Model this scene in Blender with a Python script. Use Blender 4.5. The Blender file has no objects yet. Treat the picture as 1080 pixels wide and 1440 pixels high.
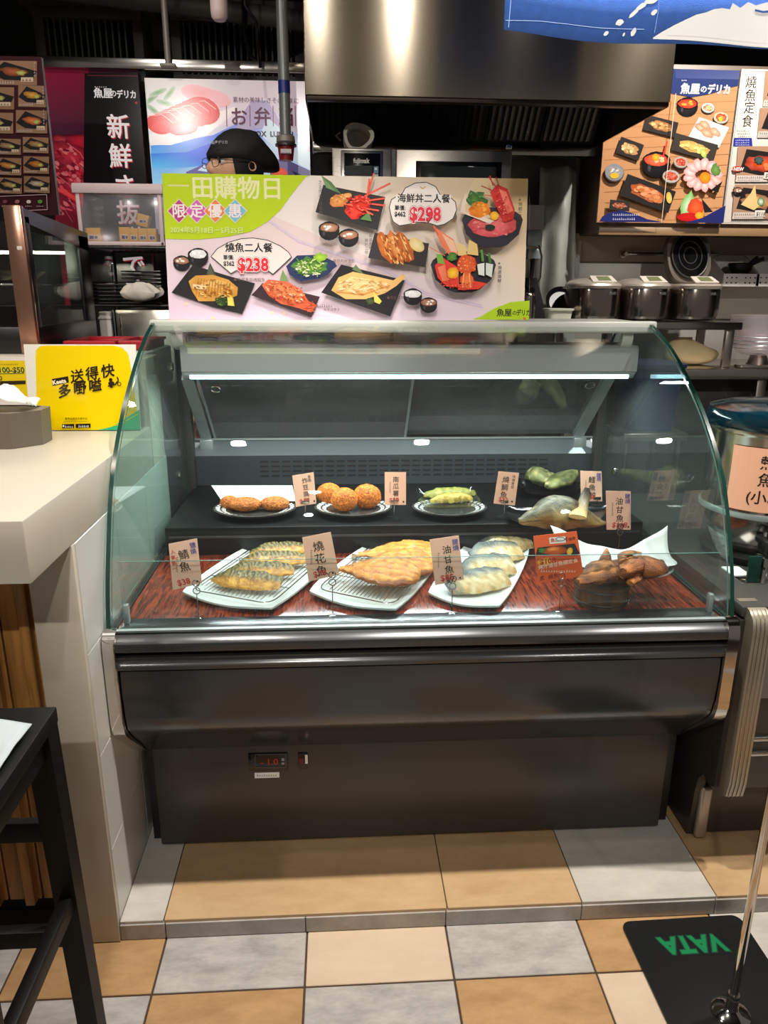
import bpy, bmesh, math, random
from mathutils import Vector, Matrix, noise
R = random.Random(7)
PI = math.pi
sc = bpy.context.scene
COL = sc.collection

# ------------------------------------------------------------------ camera
F = 1040.0
TH, PSI, ROLL, CH = math.radians(16.8), math.radians(3.5), 0.006, 1.40
fw = Vector((math.sin(PSI)*math.cos(TH), math.cos(PSI)*math.cos(TH), -math.sin(TH)))
_rt = Vector((math.cos(PSI), -math.sin(PSI), 0))
_dn = fw.cross(_rt)
RT = _rt*math.cos(ROLL) - _dn*math.sin(ROLL)
DN = _dn*math.cos(ROLL) + _rt*math.sin(ROLL)
CAM0 = Vector((0, 0, CH))
cd = bpy.data.cameras.new('camera')
cd.sensor_fit = 'VERTICAL'; cd.sensor_height = 24; cd.lens = F/1440*24
cd.clip_start = 0.02; cd.clip_end = 60
cam = bpy.data.objects.new('camera', cd); COL.objects.link(cam)
m3 = Matrix((RT, -DN, -fw)).transposed()
cam.matrix_world = Matrix.Translation(CAM0) @ m3.to_4x4()
sc.camera = cam

def ray(px, py):
    return fw + RT*((px-540)/F) + DN*((py-720)/F)
def at(px, py, x=None, y=None, z=None):
    """the point of a plane x=, y= or z= seen at a pixel (used to measure real positions)"""
    d = ray(px, py)
    if x is not None: t = (x-CAM0.x)/d.x
    elif y is not None: t = (y-CAM0.y)/d.y
    else: t = (z-CAM0.z)/d.z
    return CAM0 + d*t

# ------------------------------------------------------------------ world, lights, exposure
w = bpy.data.worlds.new('world'); sc.world = w; w.use_nodes = True
w.node_tree.nodes['Background'].inputs[0].default_value = (0.80, 0.72, 0.62, 1)
w.node_tree.nodes['Background'].inputs[1].default_value = 0.15
sc.view_settings.view_transform = 'Standard'
sc.view_settings.look = 'None'
sc.view_settings.gamma = 1
sc.view_settings.use_curve_mapping = False
sc.view_settings.exposure = 0.0
sc.cycles.transparent_max_bounces = 32
sc.cycles.max_bounces = 8
sc.cycles.sample_clamp_indirect = 6

def light(kind, name, loc, power, col=(1, .9, .78), size=.1, target=None, spot=80, blend=.4, sy=None):
    l = bpy.data.lights.new(name, kind); l.energy = power; l.color = col
    o = bpy.data.objects.new(name, l); COL.objects.link(o); o.location = loc
    if kind == 'AREA':
        l.size = size
        if sy: l.shape = 'RECTANGLE'; l.size_y = sy
    else: l.shadow_soft_size = size
    if kind == 'SPOT': l.spot_size = math.radians(spot); l.spot_blend = blend
    if target:
        o.rotation_euler = (Vector(target)-Vector(loc)).to_track_quat('-Z', 'Y').to_euler()
    return o
WARM = (1, .86, .70); NEUT = (1, .95, .88); COOL = (.93, .985, 1)
# ceiling downlights over the aisle in front of the case
light('SPOT', 'downlight', (-.49, 1.34, 3.0), 100, NEUT, .035, (-.40, 1.22, 0), 70, .6)
light('SPOT', 'downlight.001', (.40, 1.34, 3.0), 190, NEUT, .035, (.40, 1.22, 0), 78, .6)
light('SPOT', 'downlight.004', (1.62, 1.34, 3.0), 170, NEUT, .035, (1.50, 1.3, 0), 90, .6)
light('SPOT', 'downlight.002', (-.15, -.2, 3.0), 55, NEUT, .035, (.15, 1.9, 1.1), 60, 1)
light('SPOT', 'downlight.003', (-1.2, .9, 3.0), 30, WARM, .05, (-.9, 1.6, 1.0), 80, .6)
# unseen kitchen lamps as small spots; the last set for a hood streak
light('SPOT', 'kitchen_lamp', (1.55, 2.15, 2.95), 190, NEUT, .04, (1.55, 3.5, 1.3), 95, .7)
light('SPOT', 'kitchen_lamp.001', (-1.0, 2.05, 2.95), 34, NEUT, .04, (-.8, 3.2, 1.3), 100, .7)
light('SPOT', 'kitchen_lamp.002', (.87, 1.75, 3.0), 14, NEUT, .04, (.2, 2.7, 1.7), 70, .7)
# unseen spots behind the visitor, added for frontal light and hood streaks
light('SPOT', 'aisle_fill', (-.22, -1.3, 3.0), 150, NEUT, .03, (.10, 2.0, 1.35), 60, 1)
light('SPOT', 'aisle_fill.001', (1.58, -1.3, 3.0), 135, NEUT, .03, (.9, 2.2, 1.4), 50, 1)
light('SPOT', 'aisle_fill.002', (-1.5, -1.3, 3.0), 85, NEUT, .03, (-.7, 2.2, 1.4), 50, 1)
# tube inside the canopy of the case
light('AREA', 'case_tube_light', (.20, 2.06, 1.150), 9, COOL, 1.2, (.20, 1.90, .70), sy=.03)
# streaks in the hood steel come from the added spots above

# ------------------------------------------------------------------ colour and materials
def lin(c):
    c = c/255.0
    return c/12.92 if c <= .04045 else ((c+.055)/1.055)**2.4
def C(r, g=None, b=None):
    if isinstance(r, tuple): r, g, b = r
    return (lin(r), lin(g), lin(b), 1.0)
def mat(name, col=(200, 200, 200), rough=.5, metal=0, emit=0, spec=.5, vary=0, nscale=20, nstretch=(1, 1, 1), bump=0, bscale=60, coat=0, attr=False, rvary=0, emitcol=None, sss=0):
    m = bpy.data.materials.new(name); m.use_nodes = True
    nt = m.node_tree; b = nt.nodes['Principled BSDF']
    b.inputs['Base Color'].default_value = C(col)
    b.inputs['Roughness'].default_value = rough
    b.inputs['Metallic'].default_value = metal
    b.inputs['Specular IOR Level'].default_value = spec
    b.inputs['Coat Weight'].default_value = coat
    if sss: b.inputs['Subsurface Weight'].default_value = sss; b.inputs['Subsurface Radius'].default_value = (.01, .006, .004)
    L = nt.links.new
    base = None
    if attr:
        a = nt.nodes.new('ShaderNodeAttribute'); a.attribute_name = 'Col'; base = a.outputs['Color']
        L(base, b.inputs['Base Color'])
    tc = mp = None
    if vary or bump or rvary:
        tc = nt.nodes.new('ShaderNodeTexCoord'); mp = nt.nodes.new('ShaderNodeMapping')
        mp.inputs['Scale'].default_value = nstretch; L(tc.outputs['Object'], mp.inputs['Vector'])
    if vary or rvary:
        n = nt.nodes.new('ShaderNodeTexNoise'); n.inputs['Scale'].default_value = nscale; n.inputs['Detail'].default_value = 5
        L(mp.outputs[0], n.inputs['Vector'])
        if vary:
            mr = nt.nodes.new('ShaderNodeMapRange'); mr.inputs['To Min'].default_value = 1-vary; mr.inputs['To Max'].default_value = 1+vary
            mr.inputs['From Min'].default_value = .25; mr.inputs['From Max'].default_value = .75
            L(n.outputs['Fac'], mr.inputs['Value'])
            v = nt.nodes.new('ShaderNodeVectorMath'); v.operation = 'SCALE'
            if base: L(base, v.inputs[0])
            else: v.inputs[0].default_value = C(col)[:3]
            L(mr.outputs[0], v.inputs['Scale']); L(v.outputs[0], b.inputs['Base Color'])
        if rvary:
            mr = nt.nodes.new('ShaderNodeMapRange'); mr.inputs['To Min'].default_value = max(.02, rough-rvary); mr.inputs['To Max'].default_value = rough+rvary
            L(n.outputs['Fac'], mr.inputs['Value']); L(mr.outputs[0], b.inputs['Roughness'])
    if bump:
        n2 = nt.nodes.new('ShaderNodeTexNoise'); n2.inputs['Scale'].default_value = bscale; n2.inputs['Detail'].default_value = 6
        L(mp.outputs[0], n2.inputs['Vector'])
        bp = nt.nodes.new('ShaderNodeBump'); bp.inputs['Strength'].default_value = bump; bp.inputs['Distance'].default_value = .004
        L(n2.outputs['Fac'], bp.inputs['Height']); L(bp.outputs[0], b.inputs['Normal'])
    if emit:
        b.inputs['Emission Strength'].default_value = emit
        if attr: L(base, b.inputs['Emission Color'])
        else: b.inputs['Emission Color'].default_value = C(emitcol or col)
    return m
def glassmat(name, tint=(235, 245, 242), refl=1.0, haze=0.0, rough=0.0):
    """thin clear sheet: light passes straight through, the surface mirrors by Fresnel"""
    m = bpy.data.materials.new(name); m.use_nodes = True; nt = m.node_tree; L = nt.links.new
    nt.nodes.remove(nt.nodes['Principled BSDF'])
    out = nt.nodes['Material Output']
    t = nt.nodes.new('ShaderNodeBsdfTransparent'); t.inputs[0].default_value = C(tint)
    g = nt.nodes.new('ShaderNodeBsdfGlossy'); g.inputs['Roughness'].default_value = rough
    fr = nt.nodes.new('ShaderNodeFresnel'); ge = nt.nodes.new('ShaderNodeNewGeometry'); io = nt.nodes.new('ShaderNodeMapRange')   # same mirror strength on both faces
    io.inputs['To Min'].default_value = 1.45; io.inputs['To Max'].default_value = 1/1.45
    L(ge.outputs['Backfacing'], io.inputs['Value']); L(io.outputs[0], fr.inputs[0])
    mu = nt.nodes.new('ShaderNodeMath'); mu.operation = 'MULTIPLY'; mu.inputs[1].default_value = refl; mu.use_clamp = True
    L(fr.outputs[0], mu.inputs[0])
    mx = nt.nodes.new('ShaderNodeMixShader'); L(mu.outputs[0], mx.inputs[0]); L(t.outputs[0], mx.inputs[1]); L(g.outputs[0], mx.inputs[2])
    last = mx
    if haze:
        d = nt.nodes.new('ShaderNodeBsdfDiffuse'); d.inputs[0].default_value = (.8, .88, .9, 1)
        m2 = nt.nodes.new('ShaderNodeMixShader'); L(mx.outputs[0], m2.inputs[1]); L(d.outputs[0], m2.inputs[2])
        tc = nt.nodes.new('ShaderNodeTexCoord'); n = nt.nodes.new('ShaderNodeTexNoise'); n.inputs['Scale'].default_value = 3
        L(tc.outputs['Object'], n.inputs['Vector'])
        mr = nt.nodes.new('ShaderNodeMapRange'); mr.inputs['To Min'].default_value = 0; mr.inputs['To Max'].default_value = haze*2; L(n.outputs['Fac'], mr.inputs['Value'])
        L(mr.outputs[0], m2.inputs[0]); last = m2
    L(last.outputs[0], out.inputs[0])
    return m
M = {}
M['steel'] = mat('brushed_steel', (176, 168, 158), .30, 1, rvary=.08, nscale=40, nstretch=(1, 1, 30))
M['hoodsteel'] = mat('hood_steel', (184, 170, 150), .20, 1, rvary=.03, nscale=2.2, nstretch=(3, 1, .15))
def aniso(m, a, t):
    nt = m.node_tree; b = nt.nodes['Principled BSDF']; c = nt.nodes.new('ShaderNodeCombineXYZ')
    for i in range(3): c.inputs[i].default_value = t[i]
    nt.links.new(c.outputs[0], b.inputs['Tangent']); b.inputs['Anisotropic'].default_value = a
aniso(M['hoodsteel'], .88, (0, 0, 1))
M['steelv'] = mat('steel_vertical_grain', (172, 166, 158), .32, 1, rvary=.08, nscale=40, nstretch=(30, 30, 1))
M['chrome'] = mat('chrome', (215, 210, 204), .08, 1)
M['mirrorsteel'] = mat('satin_steel', (190, 185, 178), .18, 1)
M['greyplastic'] = mat('grey_paint', (118, 120, 122), .28, 0, spec=.6)
M['casegrey'] = mat('case_grey', (64, 65, 66), .20, .35, spec=.7, rvary=.04, nscale=3)
M['basegrey'] = mat('base_grey', (70, 66, 60), .32, .25, rvary=.05, nscale=3)
M['darkgrey'] = mat('dark_grey', (52, 50, 48), .4)
M['black'] = mat('black_plastic', (14, 14, 15), .35)
M['blackgloss'] = mat('black_gloss', (10, 10, 12), .12)
M['blackmatte'] = mat('black_matte', (9, 9, 9), .75)
M['tierblack'] = mat('tier_black', (11, 13, 14), .34, spec=.3)
M['white'] = mat('white_paint', (228, 222, 214), .4)
M['counterwhite'] = mat('counter_white', (190, 180, 164), .36, vary=.03, nscale=6)
M['ceramic'] = mat('white_ceramic', (212, 220, 219), .12, spec=.6)
M['porcelaindark'] = mat('dark_ceramic', (52, 50, 46), .25, vary=.3, nscale=30)
M['paper'] = mat('paper', (232, 232, 228), .8)
M['waxpaper'] = mat('wax_paper', (178, 184, 184), .6)
M['print'] = mat('print_ink', rough=.6, attr=True, spec=.2)
M['printgloss'] = mat('print_gloss', rough=.16, attr=True)
M['lit'] = mat('lit_print', rough=.16, attr=True, emit=.42)
M['litdim'] = mat('lit_print_dim', rough=.14, attr=True, emit=.30)
M['food'] = mat('food', rough=.38, attr=True, bump=.5, bscale=220, spec=.5)
M['fooddry'] = mat('food_dry', rough=.6, attr=True, bump=.9, bscale=350)
M['foodskin'] = mat('food_skin', rough=.42, attr=True, bump=.6, bscale=200, coat=.06, spec=.4)
M['skin'] = mat('skin', (222, 168, 136), .5, sss=.1)
M['red'] = mat('red_plastic', (170, 16, 34), .35)
M['tube'] = mat('tube_glow', (200, 245, 255), .5, emit=5.5, emitcol=(190, 240, 255))
M['glass'] = glassmat('front_glass', (251, 254, 253), 1.0, .004)
M['sideglass'] = glassmat('side_glass', (238, 250, 246), 1.15, .02)
M['clear'] = glassmat('clear_plastic', (246, 248, 248), 1.0)
M['clearhaze'] = glassmat('hazy_plastic', (240, 228, 228), 1.0, .14, .1)
M['glassedge'] = mat('glass_edge', (14, 50, 43), .2, spec=.6)
M['glassedge2'] = mat('glass_edge_pale', (84, 122, 116), .2, spec=.6)
M['railwhite'] = mat('rail_white', (184, 184, 176), .35)
M['alu'] = mat('aluminium', (178, 190, 190), .35, .6)

def wood(name, c1, c2, rough, scale, stretch, dist=3):
    m = mat(name, c1, rough); nt = m.node_tree; L = nt.links.new; b = nt.nodes['Principled BSDF']
    tc = nt.nodes.new('ShaderNodeTexCoord'); mp = nt.nodes.new('ShaderNodeMapping'); mp.inputs['Scale'].default_value = stretch
    n = nt.nodes.new('ShaderNodeTexNoise'); n.inputs['Scale'].default_value = scale; n.inputs['Detail'].default_value = 8; n.inputs['Distortion'].default_value = dist
    r = nt.nodes.new('ShaderNodeValToRGB'); r.color_ramp.elements[0].color = C(c1); r.color_ramp.elements[1].color = C(c2)
    r.color_ramp.elements[0].position = .38; r.color_ramp.elements[1].position = .64
    L(tc.outputs['Object'], mp.inputs[0]); L(mp.outputs[0], n.inputs['Vector']); L(n.outputs['Fac'], r.inputs[0]); L(r.outputs[0], b.inputs['Base Color'])
    return m
M['deckwood'] = wood('deck_wood', (64, 24, 15), (150, 62, 38), .16, 3.0, (60, 5, 5), .8)
M['counterwood'] = wood('counter_wood', (104, 68, 30), (186, 134, 70), .4, 2.0, (14, 14, 1), .6)
M['barrel'] = wood('barrel_wood', (58, 34, 16), (120, 78, 36), .5, 4.0, (12, 12, 1), .6)
def tilemat(name, c1, c2, sc_=7):
    m = mat(name, c1, .32, bump=.15, bscale=40); nt = m.node_tree; L = nt.links.new; b = nt.nodes['Principled BSDF']
    tc = nt.nodes.new('ShaderNodeTexCoord'); mp = nt.nodes.new('ShaderNodeMapping'); mp.inputs['Scale'].default_value = (1, 2.5, 1)
    n = nt.nodes.new('ShaderNodeTexNoise'); n.inputs['Scale'].default_value = sc_; n.inputs['Detail'].default_value = 10; n.inputs['Roughness'].default_value = .75
    r = nt.nodes.new('ShaderNodeValToRGB'); r.color_ramp.elements[0].color = C(c1); r.color_ramp.elements[1].color = C(c2)
    r.color_ramp.elements[0].position = .35; r.color_ramp.elements[1].position = .62
    L(tc.outputs['Object'], mp.inputs[0]); L(mp.outputs[0], n.inputs['Vector']); L(n.outputs['Fac'], r.inputs[0]); L(r.outputs[0], b.inputs['Base Color'])
    return m
M['tile_grey'] = tilemat('tile_grey', (150, 144, 138), (184, 178, 172), 9)
M['tile_white'] = tilemat('tile_white', (176, 170, 160), (196, 190, 180), 5)
M['tile_tan'] = tilemat('tile_tan', (160, 122, 82), (184, 146, 102), 7)
M['tile_ochre'] = tilemat('tile_ochre', (176, 142, 102), (194, 162, 122), 4)
M['tile_cream'] = tilemat('tile_cream', (196, 172, 146), (208, 186, 160), 3)
M['grout'] = mat('grout', (70, 52, 38), .9)
M['walltile'] = mat('wall_tile', (206, 204, 198), .3)

# ------------------------------------------------------------------ mesh helpers
class MB:
    def __init__(s): s.v = []; s.f = []; s.m = []; s.c = None
    def add(s, vs, fs, m=0):
        k = len(s.v); s.v += [tuple(v) for v in vs]; s.f += [tuple(i+k for i in f) for f in fs]; s.m += [m]*len(fs)
        return s
    def box(s, x0, x1, y0, y1, z0, z1, b=0, m=0, T=None, seg=2):
        bm = bmesh.new(); bmesh.ops.create_cube(bm, size=1)
        for v in bm.verts: v.co = Vector(((x0+x1)/2+v.co.x*(x1-x0), (y0+y1)/2+v.co.y*(y1-y0), (z0+z1)/2+v.co.z*(z1-z0)))
        if b: bmesh.ops.bevel(bm, geom=bm.edges[:], offset=b, segments=seg, profile=.5, affect='EDGES')
        if T is not None: bmesh.ops.transform(bm, matrix=T, verts=bm.verts)
        bm.verts.index_update()
        s.add([v.co[:] for v in bm.verts], [[v.index for v in f.verts] for f in bm.faces], m); bm.free(); return s
    def cyl(s, p0, p1, r0, r1=None, n=16, m=0, caps=True):
        return s.tube([p0, p1], [r0, r0 if r1 is None else r1], n, m, caps)
    def tube(s, pts, r, n=8, m=0, caps=True, closed=False):
        pts = [Vector(p) for p in pts]; N = len(pts)
        rs = r if isinstance(r, (list, tuple)) else [r]*N
        vs = []; up = None
        for i, p in enumerate(pts):
            if closed: t = (pts[(i+1) % N]-pts[i-1])
            else: t = pts[min(i+1, N-1)]-pts[max(i-1, 0)]
            t.normalize()
            if up is None:
                up = Vector((0, 0, 1)) if abs(t.z) < .9 else Vector((0, 1, 0))
            a = t.cross(up); a.normalize(); b = a.cross(t); up = b
            for k in range(n):
                q = 2*PI*k/n; vs.append(p+a*math.cos(q)*rs[i]+b*math.sin(q)*rs[i])
        fs = []
        for i in range(N if closed else N-1):
            j = (i+1) % N
            for k in range(n):
                l = (k+1) % n; fs.append((i*n+k, i*n+l, j*n+l, j*n+k))
        if caps and not closed: fs += [tuple(range(n))[::-1], tuple(range((N-1)*n, N*n))]
        return s.add(vs, fs, m)
    def lathe(s, prof, c=(0, 0, 0), n=32, m=0, sx=1, sy=1, T=None):
        vs = []; fs = []; c = Vector(c)
        for r, z in prof:
            for k in range(n):
                q = 2*PI*k/n; p = Vector((r*sx*math.cos(q), r*sy*math.sin(q), z))
                vs.append((T @ p if T is not None else p)+c)
        for i in range(len(prof)-1):
            for k in range(n):
                l = (k+1) % n; fs.append((i*n+k, i*n+l, (i+1)*n+l, (i+1)*n+k))
        fs.append(tuple(range(n))[::-1]); fs.append(tuple(range((len(prof)-1)*n, len(prof)*n)))
        return s.add(vs, fs, m)
    def rings(s, rows, m=0, n=36):
        """rows: (z, cx, cy, rx, ry, exponent) superellipse rings stacked upwards"""
        vs = []; fs = []
        for z, cx, cy, rx, ry, e in rows:
            for k in range(n):
                q = 2*PI*k/n; a, b = math.cos(q), math.sin(q)
                vs.append((cx+rx*math.copysign(abs(a)**(2/e), a), cy+ry*math.copysign(abs(b)**(2/e), b), z))
        for i in range(len(rows)-1):
            for k in range(n):
                l = (k+1) % n; fs.append((i*n+k, i*n+l, (i+1)*n+l, (i+1)*n+k))
        fs.append(tuple(range(n))[::-1]); fs.append(tuple(range((len(rows)-1)*n, len(rows)*n)))
        return s.add(vs, fs, m)
    def prismx(s, prof, x0, x1, m=0):
        """profile of (y, z) run from x0 to x1"""
        n = len(prof); vs = [(x0, y, z) for y, z in prof]+[(x1, y, z) for y, z in prof]
        fs = [tuple(range(n)), tuple(range(n, 2*n))[::-1]]+[((i+1) % n, i, n+i, n+(i+1) % n) for i in range(n)]
        return s.add(vs, fs, m)
    def slab(s, pts, off, m=0):
        """planar polygon of 3-D points thickened by the vector off"""
        n = len(pts); off = Vector(off); pts = [Vector(p) for p in pts]
        return s.add(pts+[p+off for p in pts], [tuple(range(n))[::-1], tuple(range(n, 2*n))]+[(i, (i+1) % n, n+(i+1) % n, n+i) for i in range(n)], m)
    def sheet(s, fn, nu, nv, m=0):
        vs = [fn(i/nu, j/nv) for j in range(nv+1) for i in range(nu+1)]
        fs = [(j*(nu+1)+i, j*(nu+1)+i+1, (j+1)*(nu+1)+i+1, (j+1)*(nu+1)+i) for j in range(nv) for i in range(nu)]
        return s.add(vs, fs, m)
    def build(s, name, mats, parent=None, colors=None, smooth=True, ang=35, solid=0, fix=True):
        me = bpy.data.meshes.new(name); me.from_pydata([tuple(v) for v in s.v], [], s.f)
        if not isinstance(mats, (list, tuple)): mats = [mats]
        for q in mats: me.materials.append(M[q] if isinstance(q, str) else q)
        me.polygons.foreach_set('material_index', s.m)
        if colors:
            a = me.color_attributes.new('Col', 'FLOAT_COLOR', 'POINT')
            a.data.foreach_set('color', [x for c in colors for x in c])
        if fix:
            bm = bmesh.new(); bm.from_mesh(me); bmesh.ops.recalc_face_normals(bm, faces=bm.faces); bm.to_mesh(me); bm.free()
        if smooth:
            me.shade_smooth(); me.set_sharp_from_angle(angle=math.radians(ang))
        me.update()
        o = bpy.data.objects.new(name, me); COL.objects.link(o)
        if solid:
            q = o.modifiers.new('thickness', 'SOLIDIFY'); q.thickness = solid; q.offset = 0
        if parent is not None: attach(o, parent)
        return o
def world_of(o):
    m = Matrix.Translation(o.location) @ o.rotation_euler.to_matrix().to_4x4()
    return (world_of(o.parent) @ o.matrix_parent_inverse @ m) if o.parent else m
def attach(o, parent):
    o.parent = parent; o.matrix_parent_inverse = world_of(parent).inverted()
def tag(o, label=None, cat=None, group=None, kind=None):
    if label: o['label'] = label
    if cat: o['category'] = cat
    if group: o['group'] = group
    if kind: o['kind'] = kind
    return o
def thing(name, label, cat, loc, group=None):
    o = bpy.data.objects.new(name, None); o.empty_display_size = .05; COL.objects.link(o); o.location = loc
    return tag(o, label, cat, group)
def copytree(o, parent=None):
    c = o.copy(); COL.objects.link(c)
    if parent is not None: c.parent = parent
    for ch in list(o.children): copytree(ch, c)
    return c

# ------------------------------------------------------------------ flat print (posters, cards, signs)
_tc = {}
_cu = bpy.data.curves.new('lettering', 'FONT'); _cu.size = 1; _cu.resolution_u = 2
_to = bpy.data.objects.new('lettering', _cu); COL.objects.link(_to)
def textmesh(t, bold=0, shear=0):
    k = (t, bold, shear)
    if k not in _tc:
        _cu.body = t; _cu.offset = bold; _cu.shear = shear; bpy.context.view_layer.update()
        e = _to.evaluated_get(bpy.context.evaluated_depsgraph_get()); me = e.to_mesh()
        _tc[k] = ([(v.co.x, v.co.y) for v in me.vertices], [tuple(p.vertices) for p in me.polygons]); e.to_mesh_clear()
    return _tc[k]
def jit(c, a, r=R):
    k = r.uniform(-a, a); return tuple(max(0, min(255, x+k)) for x in c)
class PR:
    """print on the plane through o with unit axes u (right) and v (up); photo pixels are turned into plane coordinates"""
    def __init__(s, o, u, v, eps=.00012):
        s.o = Vector(o); s.u = Vector(u).normalized(); s.v = Vector(v).normalized(); s.n = s.u.cross(s.v); s.eps = eps
        s.vs = []; s.fs = []; s.cs = []; s.L = 1; s.warp = None; s.clip = None; s.raw = False
    def px(s, x, y):
        if s.raw: return (x, y)
        d = ray(x, y); t = (s.o-CAM0).dot(s.n)/d.dot(s.n); p = CAM0+d*t-s.o
        return (p.dot(s.u), p.dot(s.v))
    def W(s, u, v, w):
        if s.clip:
            u = max(s.clip[0], min(s.clip[1], u)); v = max(s.clip[2], min(s.clip[3], v))
        if s.warp: return s.warp(u, v, w)
        return s.o+s.u*u+s.v*v+s.n*w
    def face(s, uv, cols):
        k = len(s.vs); s.vs += [s.W(a, b, s.L*s.eps) for a, b in uv]; s.cs += cols; s.fs.append(tuple(range(k, k+len(uv))))
    def poly(s, pts, col, a=0):
        s.L += 1
        uv = [s.px(*p) for p in pts]
        s.face(uv, [C(jit(col, a)) if a else C(col) for _ in uv])
    def grad(s, pts, cols):
        s.L += 1; s.face([s.px(*p) for p in pts], [C(c) for c in cols])
    def rect(s, x0, y0, x1, y1, col): s.poly([(x0, y1), (x1, y1), (x1, y0), (x0, y0)], col)
    def blob(s, cx, cy, rx, ry, c0, c1=None, rot=0, n=18, jag=.0, a=6, half=False):
        s.L += 1; c1 = c1 or c0; ca, sa = math.cos(rot), math.sin(rot)
        N = n; ks = range(N+1) if half else range(N)
        pts = []
        for k in ks:
            q = (PI*k/N if half else 2*PI*k/N); j = 1+R.uniform(-jag, jag)
            x, y = rx*math.cos(q)*j, ry*math.sin(q)*j
            pts.append((cx+x*ca-y*sa, cy+x*sa+y*ca))
        k0 = len(s.vs); uv = [s.px(cx, cy)]+[s.px(*p) for p in pts]
        s.vs += [s.W(p[0], p[1], s.L*s.eps) for p in uv]
        s.cs += [C(jit(c0, a))]+[C(jit(c1, a)) for _ in pts]
        m = len(pts)
        for k in range(m-1 if half else m): s.fs.append((k0, k0+1+(k+1) % m, k0+1+k))
    def line(s, pts, wd, col, closed=False):
        s.L += 1
        if closed: pts = list(pts)+[pts[0]]
        for (x0, y0), (x1, y1) in zip(pts, pts[1:]):
            L = math.hypot(x1-x0, y1-y0) or 1; nx, ny = -(y1-y0)/L*wd/2, (x1-x0)/L*wd/2
            s.face([s.px(x0+nx, y0+ny), s.px(x1+nx, y1+ny), s.px(x1-nx, y1-ny), s.px(x0-nx, y0-ny)], [C(col)]*4)
    def text(s, t, x, y, h, col, bold=0, rot=0, vert=False, step=1.05, wid=1.0, shear=0, mirror=False):
        """h = letter size in photo pixels (em); x, y = left end of the base line, or the top of a column"""
        s.L += 1
        u0, v0 = s.px(x, y); u1, v1 = s.px(x+h, y)
        k = math.hypot(u1-u0, v1-v0); ca, sa = math.cos(rot), math.sin(rot)
        def put(t, du, dv):
            # dense characters are made bold by small shifts (their outlines do not survive an offset)
            cjk = any(ord(ch) > 0x2E80 for ch in t)
            if cjk and bold > .004:
                for q in range(6): s.L += .22; put1(t, du+k*bold*.8*math.cos(q*PI/3), dv+k*bold*.8*math.sin(q*PI/3), 0)
            else: put1(t, du, dv, bold)
        def put1(t, du, dv, bold):
            vs, fs = textmesh(t, bold, shear); b = len(s.vs)
            for X, Y in vs:
                X = X*wid*k+du; Y = Y*k+dv
                s.vs.append(s.W(u0+X*ca-Y*sa, v0+X*sa+Y*ca, s.L*s.eps))
            s.cs += [C(col)]*len(vs); s.fs += [tuple(i+b for i in f) for f in fs]
        if vert:
            for i, ch in enumerate(t): put(ch, 0, -k*(.88+i*step))
        else: put(t, 0, 0)
    def speck(s, cx, cy, rx, ry, n, cols, rot=0, a=1.2, b=.7):
        ca, sa = math.cos(rot), math.sin(rot)
        for _ in range(n):
            q = R.uniform(0, 2*PI); r = math.sqrt(R.random()); x, y = rx*r*math.cos(q), ry*r*math.sin(q)
            s.blob(cx+x*ca-y*sa, cy+x*sa+y*ca, a*R.uniform(.6, 1.5), b*R.uniform(.6, 1.4), R.choice(cols), None, rot+R.uniform(-.5, .5), n=6, a=8); s.L -= .75
    def micro(s, x, y, wd, h, col, n=10):
        """a line of lettering too small to read: short strokes"""
        s.L += 1; st = wd/n
        for i in range(n):
            a = x+i*st; hh = h*R.uniform(.6, 1)
            s.face([s.px(a, y), s.px(a+st*.7, y), s.px(a+st*.7, y-hh*.28), s.px(a, y-hh*.28)], [C(col)]*4)
            s.face([s.px(a+st*.25, y-hh*.4), s.px(a+st*.5, y-hh*.4), s.px(a+st*.5, y-hh), s.px(a+st*.25, y-hh)], [C(col)]*4)
    def microv(s, x, y, h, wd, col, n=8):
        s.L += 1; st = h/n
        for i in range(n):
            b = y+i*st; ww = wd*R.uniform(.6, 1)
            s.face([s.px(x, b+st*.65), s.px(x+ww, b+st*.65), s.px(x+ww, b+st*.45), s.px(x, b+st*.45)], [C(col)]*4)
            s.face([s.px(x+ww*.35, b+st*.65), s.px(x+ww*.6, b+st*.65), s.px(x+ww*.6, b), s.px(x+ww*.35, b)], [C(col)]*4)
    def build(s, name, m, parent, label=None):
        me = bpy.data.meshes.new(name); me.from_pydata([tuple(v) for v in s.vs], [], s.fs); me.materials.append(M[m])
        a = me.color_attributes.new('Col', 'FLOAT_COLOR', 'POINT'); a.data.foreach_set('color', [x for c in s.cs for x in c])
        # every print face looks to the front
        bm = bmesh.new(); bm.from_mesh(me); bm.normal_update()
        if s.warp is None:
            fl = [f for f in bm.faces if f.normal.dot(s.n) < 0]
            bmesh.ops.reverse_faces(bm, faces=fl)
        bm.to_mesh(me); bm.free()
        o = bpy.data.objects.new(name, me); COL.objects.link(o)
        if parent is not None: attach(o, parent)
        if label: o['label'] = label
        return o
X3, Y3, Z3 = Vector((1, 0, 0)), Vector((0, 1, 0)), Vector((0, 0, 1))
def struct(o, name=None): o['kind'] = 'structure'; return o
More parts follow.
